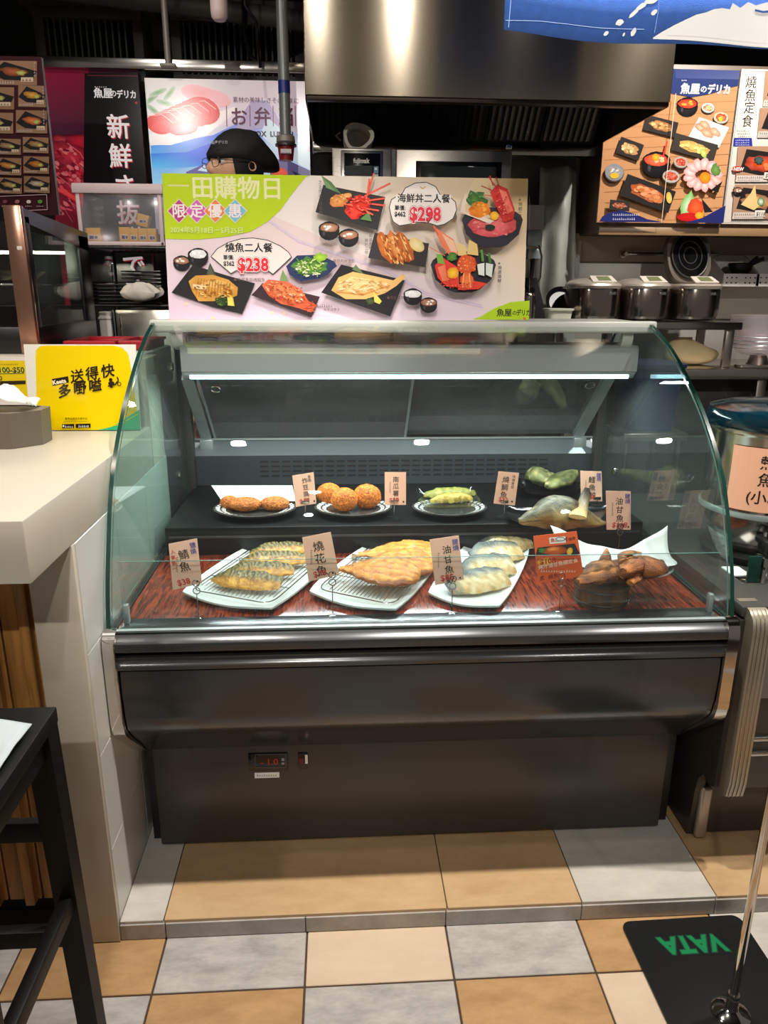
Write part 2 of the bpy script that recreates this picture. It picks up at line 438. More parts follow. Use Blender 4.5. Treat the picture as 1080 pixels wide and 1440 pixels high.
# ================================================================== THE SETTING
# floor of the aisle: grout bed with single tiles
STEPZ, STEPY = .050, 1.345
floor = struct(MB().box(-2.2, 2.4, -2.0, STEPY, -.06, -.003).build('floor', 'grout'))
xs = [-1.97, -1.657, -1.343, -1.03, -.716, -.402, -.087, .229, .535, .85, 1.165, 1.48, 1.795, 2.11]
rows = [(1.202, 1.345), (.887, 1.202), (.572, .887), (.257, .572), (-.058, .257), (-.373, -.058)]
kinds = {0: {-.716: 'tile_tan', -.402: 'tile_grey', -.087: 'tile_cream', .229: 'tile_grey', .535: 'tile_tan', .85: 'tile_white', 1.165: 'tile_grey', -1.03: 'tile_grey'},
         1: {-.716: 'tile_grey', -.402: 'tile_tan', -.087: 'tile_grey', .229: 'tile_tan', .535: 'tile_cream', .85: 'tile_grey', -1.03: 'tile_tan', 1.165: 'tile_tan'}}
cyc = ['tile_grey', 'tile_tan', 'tile_grey', 'tile_cream', 'tile_tan']
def tile(parent, x0, x1, y0, y1, z, m, g=.0022):
    o = MB().box(x0+g, x1-g, y0+g, y1-g, z-.012, z+R.uniform(-.0004, .0004), .0012, seg=1).build('tile', m, parent)
    return o
for j, (y0, y1) in enumerate(rows):
    for i in range(len(xs)-1):
        k = kinds.get(j, {}).get(xs[i]) or cyc[(i+j*2) % 5]
        tile(floor, xs[i], xs[i+1], y0, y1, 0, k)
# raised plinth the case stands on
plinth = struct(MB().box(-2.2, 2.4, STEPY+.004, 4.2, -.06, STEPZ-.003).build('trim_1', 'grout'))
sx = [(-.502, -.405, 'tile_white'), (-.405, .232, 'tile_ochre'), (.232, .545, 'tile_ochre'), (.545, .865, 'tile_white'), (.865, 1.18, 'tile_ochre'), (1.18, 1.5, 'tile_ochre'), (1.5, 1.82, 'tile_white')]
for x0, x1, k in sx:
    tile(plinth, x0, x1, STEPY-.004, 1.66, STEPZ, k, .0012)
for x0, x1 in zip([-.502, -.402, -.09, .229, .545, .862, 1.18, 1.5], [-.402, -.09, .229, .545, .862, 1.18, 1.5, 1.82]):
    MB().box(x0+.001, x1-.001, STEPY-.006, STEPY+.004, .001, STEPZ-.0085, .001, seg=1).build('riser_tile', 'tile_grey', plinth)
for i in range(12):
    for j in range(5):
        tile(plinth, -1.6+i*.315, -1.285+i*.315, 2.6+j*.315, 2.915+j*.315, STEPZ, cyc[(i+j) % 5])

M['ceil'] = mat('ceiling_black', (44, 42, 38), .8, vary=.3, nscale=2)
M['wallsteel'] = mat('wall_steel', (150, 142, 130), .38, .5, rvary=.06, nscale=8)
M['walldark'] = mat('wall_dark', (58, 54, 50), .8, vary=.2, nscale=2)
M['wallbrown'] = mat('cabinet_brown', (92, 70, 54), .45)
ceil = struct(MB().box(-2.6, 2.9, -2.2, 5.2, 3.15, 3.2).build('ceiling', 'ceil'))
wb = struct(MB().box(-2.6, 2.9, 5.1, 5.2, -.06, 3.15).build('wall_back', 'walldark'))
struct(MB().box(-2.6, -2.5, 1.345, 5.1, -.06, 3.15).build('wall_left', 'walldark'))
struct(MB().box(2.8, 2.9, 1.345, 5.1, -.06, 3.15).build('wall_right', 'walldark'))
# steel clad kitchen wall to the right of the ovens
wk = struct(MB().box(.50, 2.7, 3.60, 3.66, STEPZ, 2.27).build('wall_kitchen', 'wallsteel'))
MB().box(1.06, 2.7, 3.585, 3.599, 1.27, 1.52, .002).build('wall_panel', mat('pale_panel', (196, 190, 178), .35), wk)
MB().box(1.06, 2.7, 3.585, 3.599, .85, 1.262, .002).build('wall_panel', mat('grey_panel', (170, 165, 156), .35, .3), wk)
MB().box(1.06, 2.7, 3.585, 3.599, 1.528, 1.72, .002).build('wall_panel', mat('taupe_panel', (178, 158, 138), .45), wk)
MB().box(1.03, 1.056, 3.57, 3.6, .8, 1.9, .002).build('corner_post', 'mirrorsteel', wk)

# ------------------------------------------------ ceiling services seen above the lightboxes
M['pipe'] = mat('dusty_pipe', (140, 132, 122), .5, .3)
M['duct'] = mat('dusty_duct', (108, 104, 98), .6, .2, vary=.2, nscale=4)
def vent(x0, x1, label):
    t = thing('louvre_vent', label, 'vent', ((x0+x1)/2, 4.4, 2.60), 'dark air vents above the lit posters')
    m = MB(); z0, z1 = 2.46, 2.70
    m.box(x0, x1, 4.38, 4.62, z1, z1+.05, .004).box(x0, x1, 4.38, 4.62, z0-.04, z0, .004).box(x0, x0+.05, 4.38, 4.62, z0, z1, .004).box(x1-.05, x1, 4.38, 4.62, z0, z1, .004)
    m.build('frame', 'duct', t)
    MB().box(x0+.05, x1-.05, 4.55, 4.58, z0, z1).build('backing', 'blackmatte', t)
    n = int((x1-x0-.1)/.032)
    s0 = None
    for i in range(n):
        x = x0+.06+i*.032
        MB().box(x, x+.009, 4.40, 4.52, z0, z1).build('slat', 'duct', t)
    MB().box(x0-.05, x1+.05, 4.35, 5.09, z1+.05, z1+.09).build('duct', 'duct', t)
vent(-1.52, -.98, 'dark louvred air vent above the red and black lit poster')
vent(-.84, -.16, 'dark louvred air vent above the lit box-lunch poster')
for (a, b, r, nm, lb) in [((-2.4, 4.1, 2.83), (-.05, 4.1, 2.62), .045, 'ceiling_beam', 'thick dusty grey beam running under the black ceiling'),
                          ((-2.4, 4.25, 2.98), (-.05, 4.25, 2.80), .02, 'ceiling_conduit', 'thin grey conduit running above the thick dusty beam')]:
    tag(MB().cyl(a, b, r, n=12).build(nm, 'duct'), lb, 'beam' if 'beam' in nm else 'conduit')
p = at(237, 95, y=3.45); q = at(237, -40, y=3.45)
t = thing('support_rod', 'thin pale grey rod from the ceiling to the poster rail', 'rod', (p.x, 3.45, p.z))
MB().cyl((p.x, 3.45, p.z+.01), (p.x, 3.45, 3.14), .013).build('rod', 'pipe', t)
MB().box(p.x-.03, p.x+.03, 3.43, 3.47, p.z, p.z+.012, .002).build('foot_plate', 'pipe', t)
# grey pipe with blue band and red tag hanging before the box-lunch poster
a0 = at(402, 205, y=3.1)
t = thing('water_pipe', 'vertical grey pipe with a blue band in front of the box-lunch poster', 'pipe', a0)
zz = lambda y, Y=3.1: at(402, y, y=Y).z
MB().cyl((a0.x, 3.1, zz(190)), (a0.x, 3.1, 3.14), .021, n=20).build('pipe', mat('pipe_grey', (120, 124, 120), .35, .3), t)
MB().cyl((a0.x, 3.1, zz(132)), (a0.x, 3.1, zz(114)), .0222, n=20).build('band', mat('blue_tape', (24, 40, 120), .4), t, )
MB().lathe([(.021, zz(190)), (.034, zz(192)), (.036, zz(200)), (.03, zz(203)), (.026, zz(204))], (a0.x, 3.1, 0), 24).build('valve_collar', 'pipe', t)
MB().cyl((a0.x, 3.1, zz(206)), (a0.x, 3.1, zz(203)), .04, n=20).build('flange', 'darkgrey', t)
mm = MB().cyl((a0.x, 3.1, zz(226)), (a0.x, 3.1, zz(206)), .026, .032, n=20)
hd = mm.build('valve_handle', mat('valve_red', (140, 30, 34), .4), t)
pr = PR((a0.x-.02, 3.066, zz(218)), X3, Z3); pr.raw = True
pr.rect(.002, .0, .042, .016, (216, 206, 206)); pr.micro(.004, .003, .036, .010, (30, 30, 30), 5); pr.build('label_print', 'print', t)
# pale tube hanging from the ceiling
a1 = at(309, 30, y=3.0)
t = thing('hanging_tube', 'pale round-ended tube hanging from the dark ceiling', 'tube', a1)
T = Matrix.Rotation(math.radians(-3), 4, 'Y')
MB().lathe([(.005, -.001), (.020, .002), (.028, .012), (.030, .03), (.031, .5)], (a1.x, a1.y, a1.z), 24).build('body', mat('pale_tube', (214, 190, 184), .4), t)
MB().cyl((a1.x, 3.0, a1.z+.5), (a1.x, 3.0, 3.14), .006, n=8).build('wire', 'black', t)
tag(MB().tube([Vector((at(345, 8, y=3.2).x, 3.2, 3.14)), at(345, 8, y=3.2), at(360, 30, y=3.2), at(362, 60, y=3.2), at(366, 95, y=3.24)], .006, 8).build('hanging_cable', 'black'), 'thin black cable hanging beside the pale tube', 'cable')
tag(MB().tube([Vector((at(345, 50, y=4.0).x, 4.0, 3.14)), at(345, 50, y=4.0), at(352, 80, y=4.0), at(375, 95, y=4.0), at(392, 85, y=4.0), at(424, 70, y=4.0)], .012, 8).build('loose_cable', 'black'), 'loose black cable looping behind the grey pipe', 'cable')
# long strip trim over the lightboxes
tr = struct(MB().box(-1.28, -.10, 3.46, 3.50, at(205, 103, y=3.5).z+.005, at(205, 103, y=3.5).z+.045, .003).build('trim_2', 'mirrorsteel'))

# ================================================================== THE DISPLAY CASE
XL, XR = -.495, .865
def spline(pts, n=6):
    out = []; P = [pts[0]]+list(pts)+[pts[-1]]
    for i in range(1, len(P)-2):
        for k in range(n):
            t = k/n; a, b, c, d = P[i-1], P[i], P[i+1], P[i+2]
            out.append(tuple(.5*((2*b[j])+(-a[j]+c[j])*t+(2*a[j]-5*b[j]+4*c[j]-d[j])*t*t+(-a[j]+3*b[j]-3*c[j]+d[j])*t**3) for j in range(len(b))))
    out.append(tuple(pts[-1])); return out
GP = spline([(1.452, .703), (1.470, .775), (1.498, .85), (1.572, .995), (1.690, 1.115), (1.838, 1.215), (1.95, 1.272), (2.055, 1.310)], 5)
DZ, TZ, TY = .700, .780, 1.925       # deck, tier
case = thing('display_case', 'chilled deli display case with a curved glass front and dark grey body', 'display case', (.185, 1.9, STEPZ))
# body
MB().box(XL+.035, XR-.045, 1.57, 2.42, STEPZ+.008, .335, .003).build('base_panel', 'basegrey', case)
MB().box(XL+.01, XR-.012, 1.60, 2.40, STEPZ+.002, .60).build('body_core', 'black', case)
MB().prismx([(1.57, .335), (1.535, .375), (1.475, .435), (1.446, .470), (1.436, .51), (1.432, .575), (1.434, .618), (1.455, .622), (1.60, .60), (1.60, .335)], XL+.024, XR-.024).build('front_panel', 'casegrey', case)
rp = [(1.434+.013*(1-math.cos(a))-.004, .636+.014*math.sin(a)) for a in [(-.5+i/8)*PI for i in range(9)]]
MB().prismx([(1.50, .618), (1.440, .618), (1.428, .624), (1.425, .634), (1.429, .642), (1.436, .646), (1.436, .650), (1.50, .650)], XL+.022, XR-.022).build('lower_rail', 'casegrey', case)
MB().prismx([(1.52, .660), (1.440, .660), (1.428, .666), (1.424, .676), (1.426, .686), (1.434, .693), (1.444, .697), (1.452, .7015), (1.52, .7015)], XL+.022, XR-.022).build('upper_rail', 'casegrey', case)
MB().prismx([(1.448, .7020), (1.446, .7075), (1.452, .709), (1.458, .7075), (1.4585, .7020)], XL+.022, XR-.022).build('glass_channel', 'alu', case)
# chrome end trims
for s, nm in ((XL-.004, 0), (XR-.022, 1)):
    prof = [(1.452, .712), (1.436, .708), (1.426, .698), (1.421, .68), (1.421, .50), (1.428, .472), (1.445, .450), (1.60, .306), (1.612, .318), (1.47, .452), (1.45, .475), (1.447, .50), (1.447, .70)]
    MB().prismx(prof, s, s+.026).build('end_trim', 'chrome', case)
    MB().prismx([(1.447, .70), (1.447, .50), (1.45, .475), (1.47, .452), (1.612, .318), (2.40, .318), (2.40, .70)], s+.004, s+.020).build('end_panel', 'darkgrey', case)
# deck, tier
MB().box(XL+.012, XR-.012, 1.462, 1.93, .62, DZ, .001).build('deck', 'deckwood', case)
MB().box(XL+.020, XR-.020, TY, 2.37, DZ, TZ, .004).build('tier', 'tierblack', case)
MB().box(XL+.03, XR-.03, TY-.006, TY, DZ+.05, DZ+.056, .001).build('tier_edge', 'darkgrey', case)
# perforated return-air panel at the back of the tier
m = MB(); z0, z1 = TZ, .872
m.box(XL+.02, XR-.02, 2.372, 2.378, z0, z1)
vp = m.build('vent_panel', mat('vent_grey', (58, 64, 68), .4, .3), case)
m = MB()
for r_ in range(4):
    for i in range(27):
        x = -.26+i*.0355
        m.box(x, x+.027, 2.3705, 2.3722, z0+.028+r_*.016, z0+.034+r_*.016)
o = m.build('vent_slots', 'blackmatte', vp); o['kind'] = 'stuff'
MB().prismx([(2.372, .872), (2.366, .880), (2.405, .925), (2.43, .925), (2.43, .872)], XL+.02, XR-.02).build('rear_ledge', mat('ledge_grey', (128, 136, 140), .3, .5), case)
MB().box(XL+.02, XR-.02, 2.398, 2.404, .925, .931).build('door_track', 'alu', case)
MB().box(XL+.02, XR-.02, 2.404, 2.44, .30, .872).build('back_panel', 'black', case)
# inclined rear doors (sliding), their frames and finger rings
def door_pt(x, t, off=0):      # t 0 bottom, 1 top
    return Vector((x, 2.405+(2.165-2.405)*t+off*.72, .930+(1.150-.930)*t+off*.68))
M['doorglass'] = glassmat('door_glass', (140, 142, 144), 2.2, .10, .03)
for x0, x1, off in ((XL+.09, .215, 0), (.205, XR-.06, .012)):
    ps = [door_pt(x0, 0, off), door_pt(x1, 0, off), door_pt(x1, 1, off), door_pt(x0, 1, off)]
    d = MB().slab(ps, (0, .003, .003)).build('sliding_door', 'doorglass', case)
    for a in (x0, x1):
        MB().slab([door_pt(a-.004, 0, off-.001), door_pt(a+.004, 0, off-.001), door_pt(a+.004, 1, off-.001), door_pt(a-.004, 1, off-.001)], (0, .005, .005)).build('door_edge', 'alu', d)
    hx = x0+.045 if off == 0 else x1-.05
    c = door_pt(hx, .86, off-.004); nrm = Vector((0, -.72, -.68))
    e1 = X3; e2 = nrm.cross(X3).normalized()
    MB().tube([c+e1*.013*math.cos(q)+e2*.013*math.sin(q) for q in [2*PI*i/24 for i in range(24)]], .0022, 8, closed=True).build('finger_ring', 'chrome', d)
for x0 in (XL+.045, XR-.085):
    MB().slab([door_pt(x0, 0, -.004), door_pt(x0+.034, 0, -.004), door_pt(x0+.034, 1, -.004), door_pt(x0, 1, -.004)], (0, .014, .014)).build('door_stile', 'alu', case)
    MB().box(x0-.002, x0+.040, 2.380, 2.41, .895, .93, .003).build('stile_shoe', 'alu', case)
# canopy with light tube
cx0, cx1 = -.430, .842
MB().prismx([(2.075, 1.180), (2.075, 1.243), (2.085, 1.250), (2.24, 1.250), (2.24, 1.165), (2.165, 1.150), (2.10, 1.158)], cx0, cx1).build('canopy', mat('canopy_grey', (150, 152, 152), .4, .2), case)
MB().box(cx0+.02, cx1-.45, 2.0745, 2.0755, 1.228, 1.243).build('canopy_strip', 'railwhite', case)
MB().box(cx0+.005, cx1-.005, 2.078, 2.10, 1.1705, 1.1775, .001).build('tube_holder', 'alu', case)
MB().cyl((cx0+.02, 2.086, 1.1645), (cx1-.02, 2.086, 1.1645), .0062, n=12).build('light_tube', 'tube', case)
# top rail and roof
MB().box(XL-.006, XR+.012, 2.050, 2.085, 1.286, 1.318, .006, seg=3).build('top_rail', 'railwhite', case)
MB().box(XL+.004, XR-.004, 2.085, 2.34, 1.300, 1.314, .002).build('roof', 'railwhite', case)
for x in (XL+.045, XR-.075):
    bp = spline([(2.068, 1.29), (2.07, 1.265), (2.085, 1.245), (2.12, 1.235)], 4)
    prof = bp+[(y+.012, z+.016) for y, z in bp[::-1]]
    MB().prismx(prof, x, x+.03).build('bracket', 'railwhite', case)
# rear uprights
for x in (XL+.004, XR-.030):
    MB().box(x, x+.026, 2.34, 2.372, .70, 1.30, .003).build('rear_upright', 'darkgrey', case)
# curved front glass
n = len(GP)
def off_prof(P, d):
    o = []
    for i, (y, z) in enumerate(P):
        a = P[max(i-1, 0)]; b = P[min(i+1, len(P)-1)]; ty, tz = b[0]-a[0], b[1]-a[1]; L = math.hypot(ty, tz)
        o.append((y+tz/L*d, z-ty/L*d))
    return o
G2 = off_prof(GP, .006)
m = MB()
vs = [(x, y, z) for x in (XL+.011, XR-.011) for P in (GP, G2) for y, z in P]
fs = []
for i in range(n-1):
    fs += [(i, i+1, 2*n+i+1, 2*n+i), (n+i+1, n+i, 3*n+i, 3*n+i+1)]
m.add(vs, fs, 0)
es = [(i+1, i, n+i, n+i+1) for i in range(n-1)]+[(2*n+i, 2*n+i+1, 3*n+i+1, 3*n+i) for i in range(n-1)]
es += [(0, 2*n, 3*n, n), (n-1, 2*n-1, 4*n-1, 3*n-1)]
m.add([], [], 0); m.f += es; m.m += [1]*len(es)
m.build('front_glass', ['glass', 'glassedge2'], case, fix=False, ang=60)
# side glasses with dark green edges
for x0, x1 in ((XL, XL+.009), (XR-.009, XR)):
    pf = [(y-.004, z) for y, z in GP]+[(2.20, 1.300), (2.30, 1.290), (2.34, 1.25), (2.345, .82), (2.335, .76), (2.30, .715), (2.26, .703)]
    k = len(pf); mm = MB()
    mm.add([(x0, y, z) for y, z in pf]+[(x1, y, z) for y, z in pf], [tuple(range(k)), tuple(range(k, 2*k))[::-1]], 0)
    ed = [((i+1) % k, i, k+i, k+(i+1) % k) for i in range(k)]
    mm.f += ed; mm.m += [1]*len(ed)
    sg = mm.build('side_glass', ['sideglass', 'glassedge'], case, fix=False)
# inner splash shield and its clips
sh = MB().box(XL+.022, XR-.022, 1.500, 1.503, DZ+.001, .842).build('splash_shield', 'clear', case)
MB().box(XL+.022, XR-.022, 1.4998, 1.5032, .842, .8426).build('shield_edge', 'glassedge2', sh)
for x in (XL+.024, XR-.036):
    MB().box(x, x+.011, 1.494, 1.510, DZ, DZ+.045, .003).build('shield_clip', 'alu', case)
for x, s in ((XL+.010, 1), (XR-.010, -1)):
    for (y, z) in ((2.20, .86), (2.20, 1.18)):
        MB().cyl((x, y, z), (x+s*.006, y, z), .012, n=20).build('glass_bolt', 'chrome', case)
# controller
cy = 1.5695
p0, p1 = at(349, 1059, y=cy), at(405, 1081, y=cy)
ct = MB().box(p0.x, p1.x, cy-.004, cy+.002, p1.z, p0.z, .0015).build('temperature_controller', 'blackgloss', case)
pr = PR((p0.x, cy-.0045, p1.z), X3, Z3)
pr.raw = False
pr.text('- 1.0', 366, 1076, 14, (150, 20, 20), .01); pr.rect(396, 1066, 400, 1070, (110, 110, 110)); pr.rect(396, 1072, 400, 1075, (110, 110, 110))
pr.line([(359, 1061), (402, 1060.5), (402, 1078.5), (359, 1079)], .8, (60, 60, 60), True)
M['digits'] = mat('digits', rough=.4, attr=True, emit=.2); pr.build('display_digits', 'digits', ct)
p0, p1 = at(419, 1058, y=cy), at(433, 1079, y=cy)
sw = MB().box(p0.x, p1.x, cy-.004, cy+.002, p1.z, p0.z, .0012).build('rocker_switch', 'blackgloss', case)
q0, q1 = at(421, 1064, y=cy), at(427, 1072, y=cy)
MB().box(q0.x, q1.x, cy-.006, cy-.0035, q1.z, q0.z, .001).build('rocker', mat('rocker_red', (96, 16, 16), .3), sw)
q0, q1 = at(429, 1060, y=cy), at(433, 1072, y=cy)
MB().box(q0.x, q1.x, cy-.0055, cy-.0035, q1.z, q0.z).build('rocker_mark', 'white', sw)
p0, p1 = at(358, 1087, y=cy), at(393, 1093, y=cy)
lb = MB().box(p0.x, p1.x, cy-.001, cy+.001, p1.z, p0.z).build('sticker', 'paper', case)
pr = PR((p0.x, cy-.0012, p1.z), X3, Z3); pr.micro(361, 1091.5, 29, 3, (90, 90, 90), 9); pr.build('sticker_print', 'print', lb)

# ================================================================== NEIGHBOURING CASE (right)
nb = thing('display_case', 'second dark grey case with a ribbed pale end strip, beside the deli case', 'display case', (1.4, 1.9, STEPZ))
NX = .915
prof = [(1.50, .732), (1.445, .728), (1.425, .712), (1.418, .69), (1.414, .30), (1.420, .262), (1.444, .245), (1.452, .26), (1.452, .70), (1.50, .712)]
strip = mat('end_strip', (178, 168, 150), .34, .75)
es_ = MB().prismx(prof, NX-.020, NX+.022).build('end_strip', strip, nb)
for i in range(4):
    x = NX-.014+i*.0095
    MB().prismx([(1.446, .730), (1.424, .716), (1.4155, .69), (1.4115, .30), (1.4175, .262), (1.421, .262), (1.416, .30), (1.420, .69), (1.427, .712), (1.446, .726)], x, x+.0012).build('rib', 'mirrorsteel', es_)
MB().prismx([(1.452, .70), (1.452, .265), (1.474, .252), (1.505, .262), (1.525, .235), (1.532, .19), (1.540, .058), (2.40, .058), (2.40, .70)], NX-.032, NX-.010).build('side_panel', mat('panel_dark', (58, 54, 50), .3, .2), nb)
MB().box(NX-.018, NX+.012, 1.522, 1.542, STEPZ+.004, .205, .008, seg=3).build('foot_strip', mat('foot_pale', (170, 158, 146), .3, .5), nb)
MB().box(NX+.012, 2.3, 1.545, 2.40, STEPZ+.004, .255, .003).build('base_panel', 'basegrey', nb)
MB().box(NX-.008, 2.3, 1.462, 2.40, .25, .70, .003).build('body', 'basegrey', nb)
MB().box(NX+.022, 2.3, 1.452, 1.468, .50, .69, .004).build('front_panel', mat('front_grey', (122, 120, 116), .35, .3), nb)
for z in (.385, .345):
    MB().box(NX+.022, 2.3, 1.452, 1.466, z, z+.012, .004).build('front_rail', 'mirrorsteel', nb)
MB().box(NX-.030, 2.3, 1.455, 2.40, .705, .731, .004).build('top', mat('top_dark', (72, 72, 70), .3, .3), nb)

# ================================================================== WHITE SERVICE COUNTER (left)
CX = -.503
cnt = thing('service_counter', 'white service counter with a thick overhanging top and striped wood front', 'counter', (-1.1, 1.7, 0))
prof = [(-2.1, 1.148), (CX, 1.148)]
MB().box(-2.1, CX, 1.148, 1.985, .937, 1.045, .003, seg=2).build('worktop', 'counterwhite', cnt)
MB().box(-.590, CX+.001, 1.335, 1.350, .002, .937, .001).build('corner_post', 'counterwhite', cnt)
MB().box(-.590, CX-.004, 1.350, 2.13, .002, .937).build('post_core', 'white', cnt)
# tiled flank beside the case
for j in range(4):
    for i in range(3):
        y0 = 1.352+i*.26; z0 = .004+j*.2335
        MB().box(CX-.004, CX+.001, y0, y0+.258, z0, z0+.2315, .0008, seg=1).build('tile', 'walltile', cnt)
MB().box(-2.1, CX, 1.990, 2.125, .004, 1.222, .003).build('raised_back', 'counterwhite', cnt)
MB().box(-2.1, -.84, 2.125, 2.76, 1.10, 1.216, .003).build('rear_shelf', 'white', cnt)
MB().box(-.84, -.56, 2.125, 2.56, 1.10, 1.216, .003).build('rear_shelf', 'white', cnt)
MB().box(-2.1, -.600, 1.40, 1.42, .002, .937).build('front_backing', 'black', cnt)
x = -.600
while x > -2.0:
    MB().box(x-.072, x-.002, 1.375, 1.402, .09, .936, .002, seg=1).build('board', 'counterwood', cnt)
    MB().box(x-.030, x-.010, 1.355, 1.376, .09, .936, .002, seg=1).build('batten', 'counterwood', cnt)
    x -= .074
MB().box(-2.0, -.60, 1.39, 1.405, .002, .085).build('kickboard', 'blackmatte', cnt)
# ================================================================== FOOD, DISHES AND PRICE CARDS
def N3(p, s, seed=0): return noise.noise(Vector(p)*s+Vector((seed*7.3, seed*3.1, seed)))
def mixc(a, b, t): t = max(0, min(1, t)); return tuple(a[i]+(b[i]-a[i])*t for i in range(3))
def fillet(name, p0, p1, wid, hgt, colf, wprof, seed=0, bend=0, m='food', sag=0, nu=46, nv=18, rough=.0012, tilt=0, groove=0):
    """a fish fillet lying from p0 to p1: rounded top, flat below"""
    p0, p1 = Vector(p0), Vector(p1); d = p1-p0; L = d.length; d.normalize(); side = Vector((0, 0, 1)).cross(d).normalized()
    up = d.cross(side)*-1 if d.cross(side).z < 0 else d.cross(side)
    vs = []; cs = []; fs = []
    for i in range(nu+1):
        s = i/nu; w_ = wid*wprof(s)
        cen = p0+d*(L*s)+side*(bend*math.sin(PI*s))
        for j in range(nv):
            q = 2*PI*j/nv; a, b = math.cos(q), math.sin(q)
            top = b > 0
            x = a*w_/2; z = (b**.8*hgt if top else b*hgt*.12)*min(1, (w_/wid)*1.15)
            P = cen+side*x+up*(z+tilt*x+abs(tilt)*w_/2)
            nn = (groove*abs(math.sin(a*8+1.5*s)) if groove else 0)+N3((s*4, a*2, 0), 2.2, seed)*rough*2+N3((s*14, a*5, 0), 2.0, seed)*rough
            P += up*(nn if top else 0)+side*nn
            vs.append(P); cs.append(C(tuple(max(0, min(255, c)) for c in colf(s, a, b, seed))))
    for i in range(nu):
        for j in range(nv):
            l = (j+1) % nv; fs.append((i*nv+j, i*nv+l, (i+1)*nv+l, (i+1)*nv+j))
    fs += [tuple(range(nv))[::-1], tuple(range(nu*nv, (nu+1)*nv))]
    mb = MB(); mb.add(vs, fs)
    return mb, cs
def loft(spine, rad, colf, seed=0, n=26, amp=.003, nfreq=30, sub=4, flat=1.0):
    """closed lump: spine points with (side, up) radii, smoothed, with noise relief"""
    S = spline([tuple(p)+tuple(r) for p, r in zip(spine, rad)], sub)
    vs = []; cs = []; fs = []
    for i, q5 in enumerate(S):
        p = Vector(q5[:3]); a = Vector(S[max(0, i-1)][:3]); b = Vector(S[min(len(S)-1, i+1)][:3]); d = (b-a).normalized()
        side = Vector((0, 0, 1)).cross(d); side = side.normalized() if side.length > .01 else Vector((1, 0, 0)); up = d.cross(side)
        for k in range(n):
            q = 2*PI*k/n; ca, sb = math.cos(q), math.sin(q)
            P = p+side*ca*q5[3]+up*sb*q5[4]*(1 if sb > 0 else flat)
            dd = (P-p); L = dd.length or 1
            P = P+dd/L*(N3(P, nfreq, seed)*amp+N3(P, nfreq*3, seed)*amp*.4)
            vs.append(P); cs.append(C(tuple(max(0, min(255, c)) for c in colf(i/(len(S)-1), ca, sb, P, seed))))
    for i in range(len(S)-1):
        for k in range(n):
            l = (k+1) % n; fs.append((i*n+k, i*n+l, (i+1)*n+l, (i+1)*n+k))
    fs += [tuple(range(n))[::-1], tuple(range((len(S)-1)*n, len(S)*n))]
    mb = MB(); mb.add(vs, fs); return mb, cs
def grow(vs_parts, name, m, parent=None):
    """join (MB, colours) pairs into one body"""
    mb = MB(); cs = []
    for b_, c_ in vs_parts: mb.add(b_.v, b_.f); cs += c_
    return mb.build(name, m, parent, colors=cs, ang=60)

# ---- dishes
def quad_plate(name, label, group, corners, z, lip, m, thick=.008, parent=None, wave=.004, rnd=.12, cat='plate'):
    """four-cornered dish with raised, gently wavy corners; corners in the order left, back, right, front (world x, y)"""
    c = [Vector((p[0], p[1], 0)) for p in corners]; N = 20
    cen = sum(c, Vector())/4
    def f(u, v, dz=0):
        # squircle-soften the unit square
        a, b = 2*u-1, 2*v-1
        k = 1-rnd*(abs(a)*abs(b))**2.2
        a, b = a*k, b*k; u2, v2 = (a+1)/2, (b+1)/2
        p = c[0]*(1-u2)*(1-v2)+c[1]*(1-u2)*v2+c[2]*u2*v2+c[3]*u2*(1-v2)
        e = max(abs(a), abs(b)); r = max(0, (e-.68)/.32)
        h = lip*(r**1.6)+lip*1.1*(abs(a)*abs(b))**3+wave*math.sin(3*PI*u)*r*.4
        return Vector((p.x, p.y, z+thick*.6+h+dz))
    vs = [f(i/N, j/N) for j in range(N+1) for i in range(N+1)]+[f(i/N, j/N, -thick*.55) for j in range(N+1) for i in range(N+1)]
    K = (N+1)**2; fs = []
    for j in range(N):
        for i in range(N):
            q = (j*(N+1)+i, j*(N+1)+i+1, (j+1)*(N+1)+i+1, (j+1)*(N+1)+i); fs += [q, tuple(x+K for x in q[::-1])]
    for i in range(N):
        for a, b in ((i, i+1), ((N)*(N+1)+i+1, N*(N+1)+i), ((i+1)*(N+1), i*(N+1)), (i*(N+1)+N, (i+1)*(N+1)+N)):
            fs.append((b, a, a+K, b+K))
    mb = MB(); mb.add(vs, fs); mb2 = MB(); mb2.add([Vector((cen.x, cen.y, z))+(Vector((p.x, p.y, 0))-cen)*.55 for p in c]+[Vector((cen.x, cen.y, z+thick*.1+.001))+(Vector((p.x, p.y, 0))-cen)*.6 for p in c], [(0, 1, 2, 3), (4, 5, 6, 7), (0, 1, 5, 4), (1, 2, 6, 5), (2, 3, 7, 6), (3, 0, 4, 7)])
    t = thing(name, label, cat, (cen.x, cen.y, z), group)
    mb.build('dish', m, t, ang=60); mb2.build('foot', m, t)
    return t, f
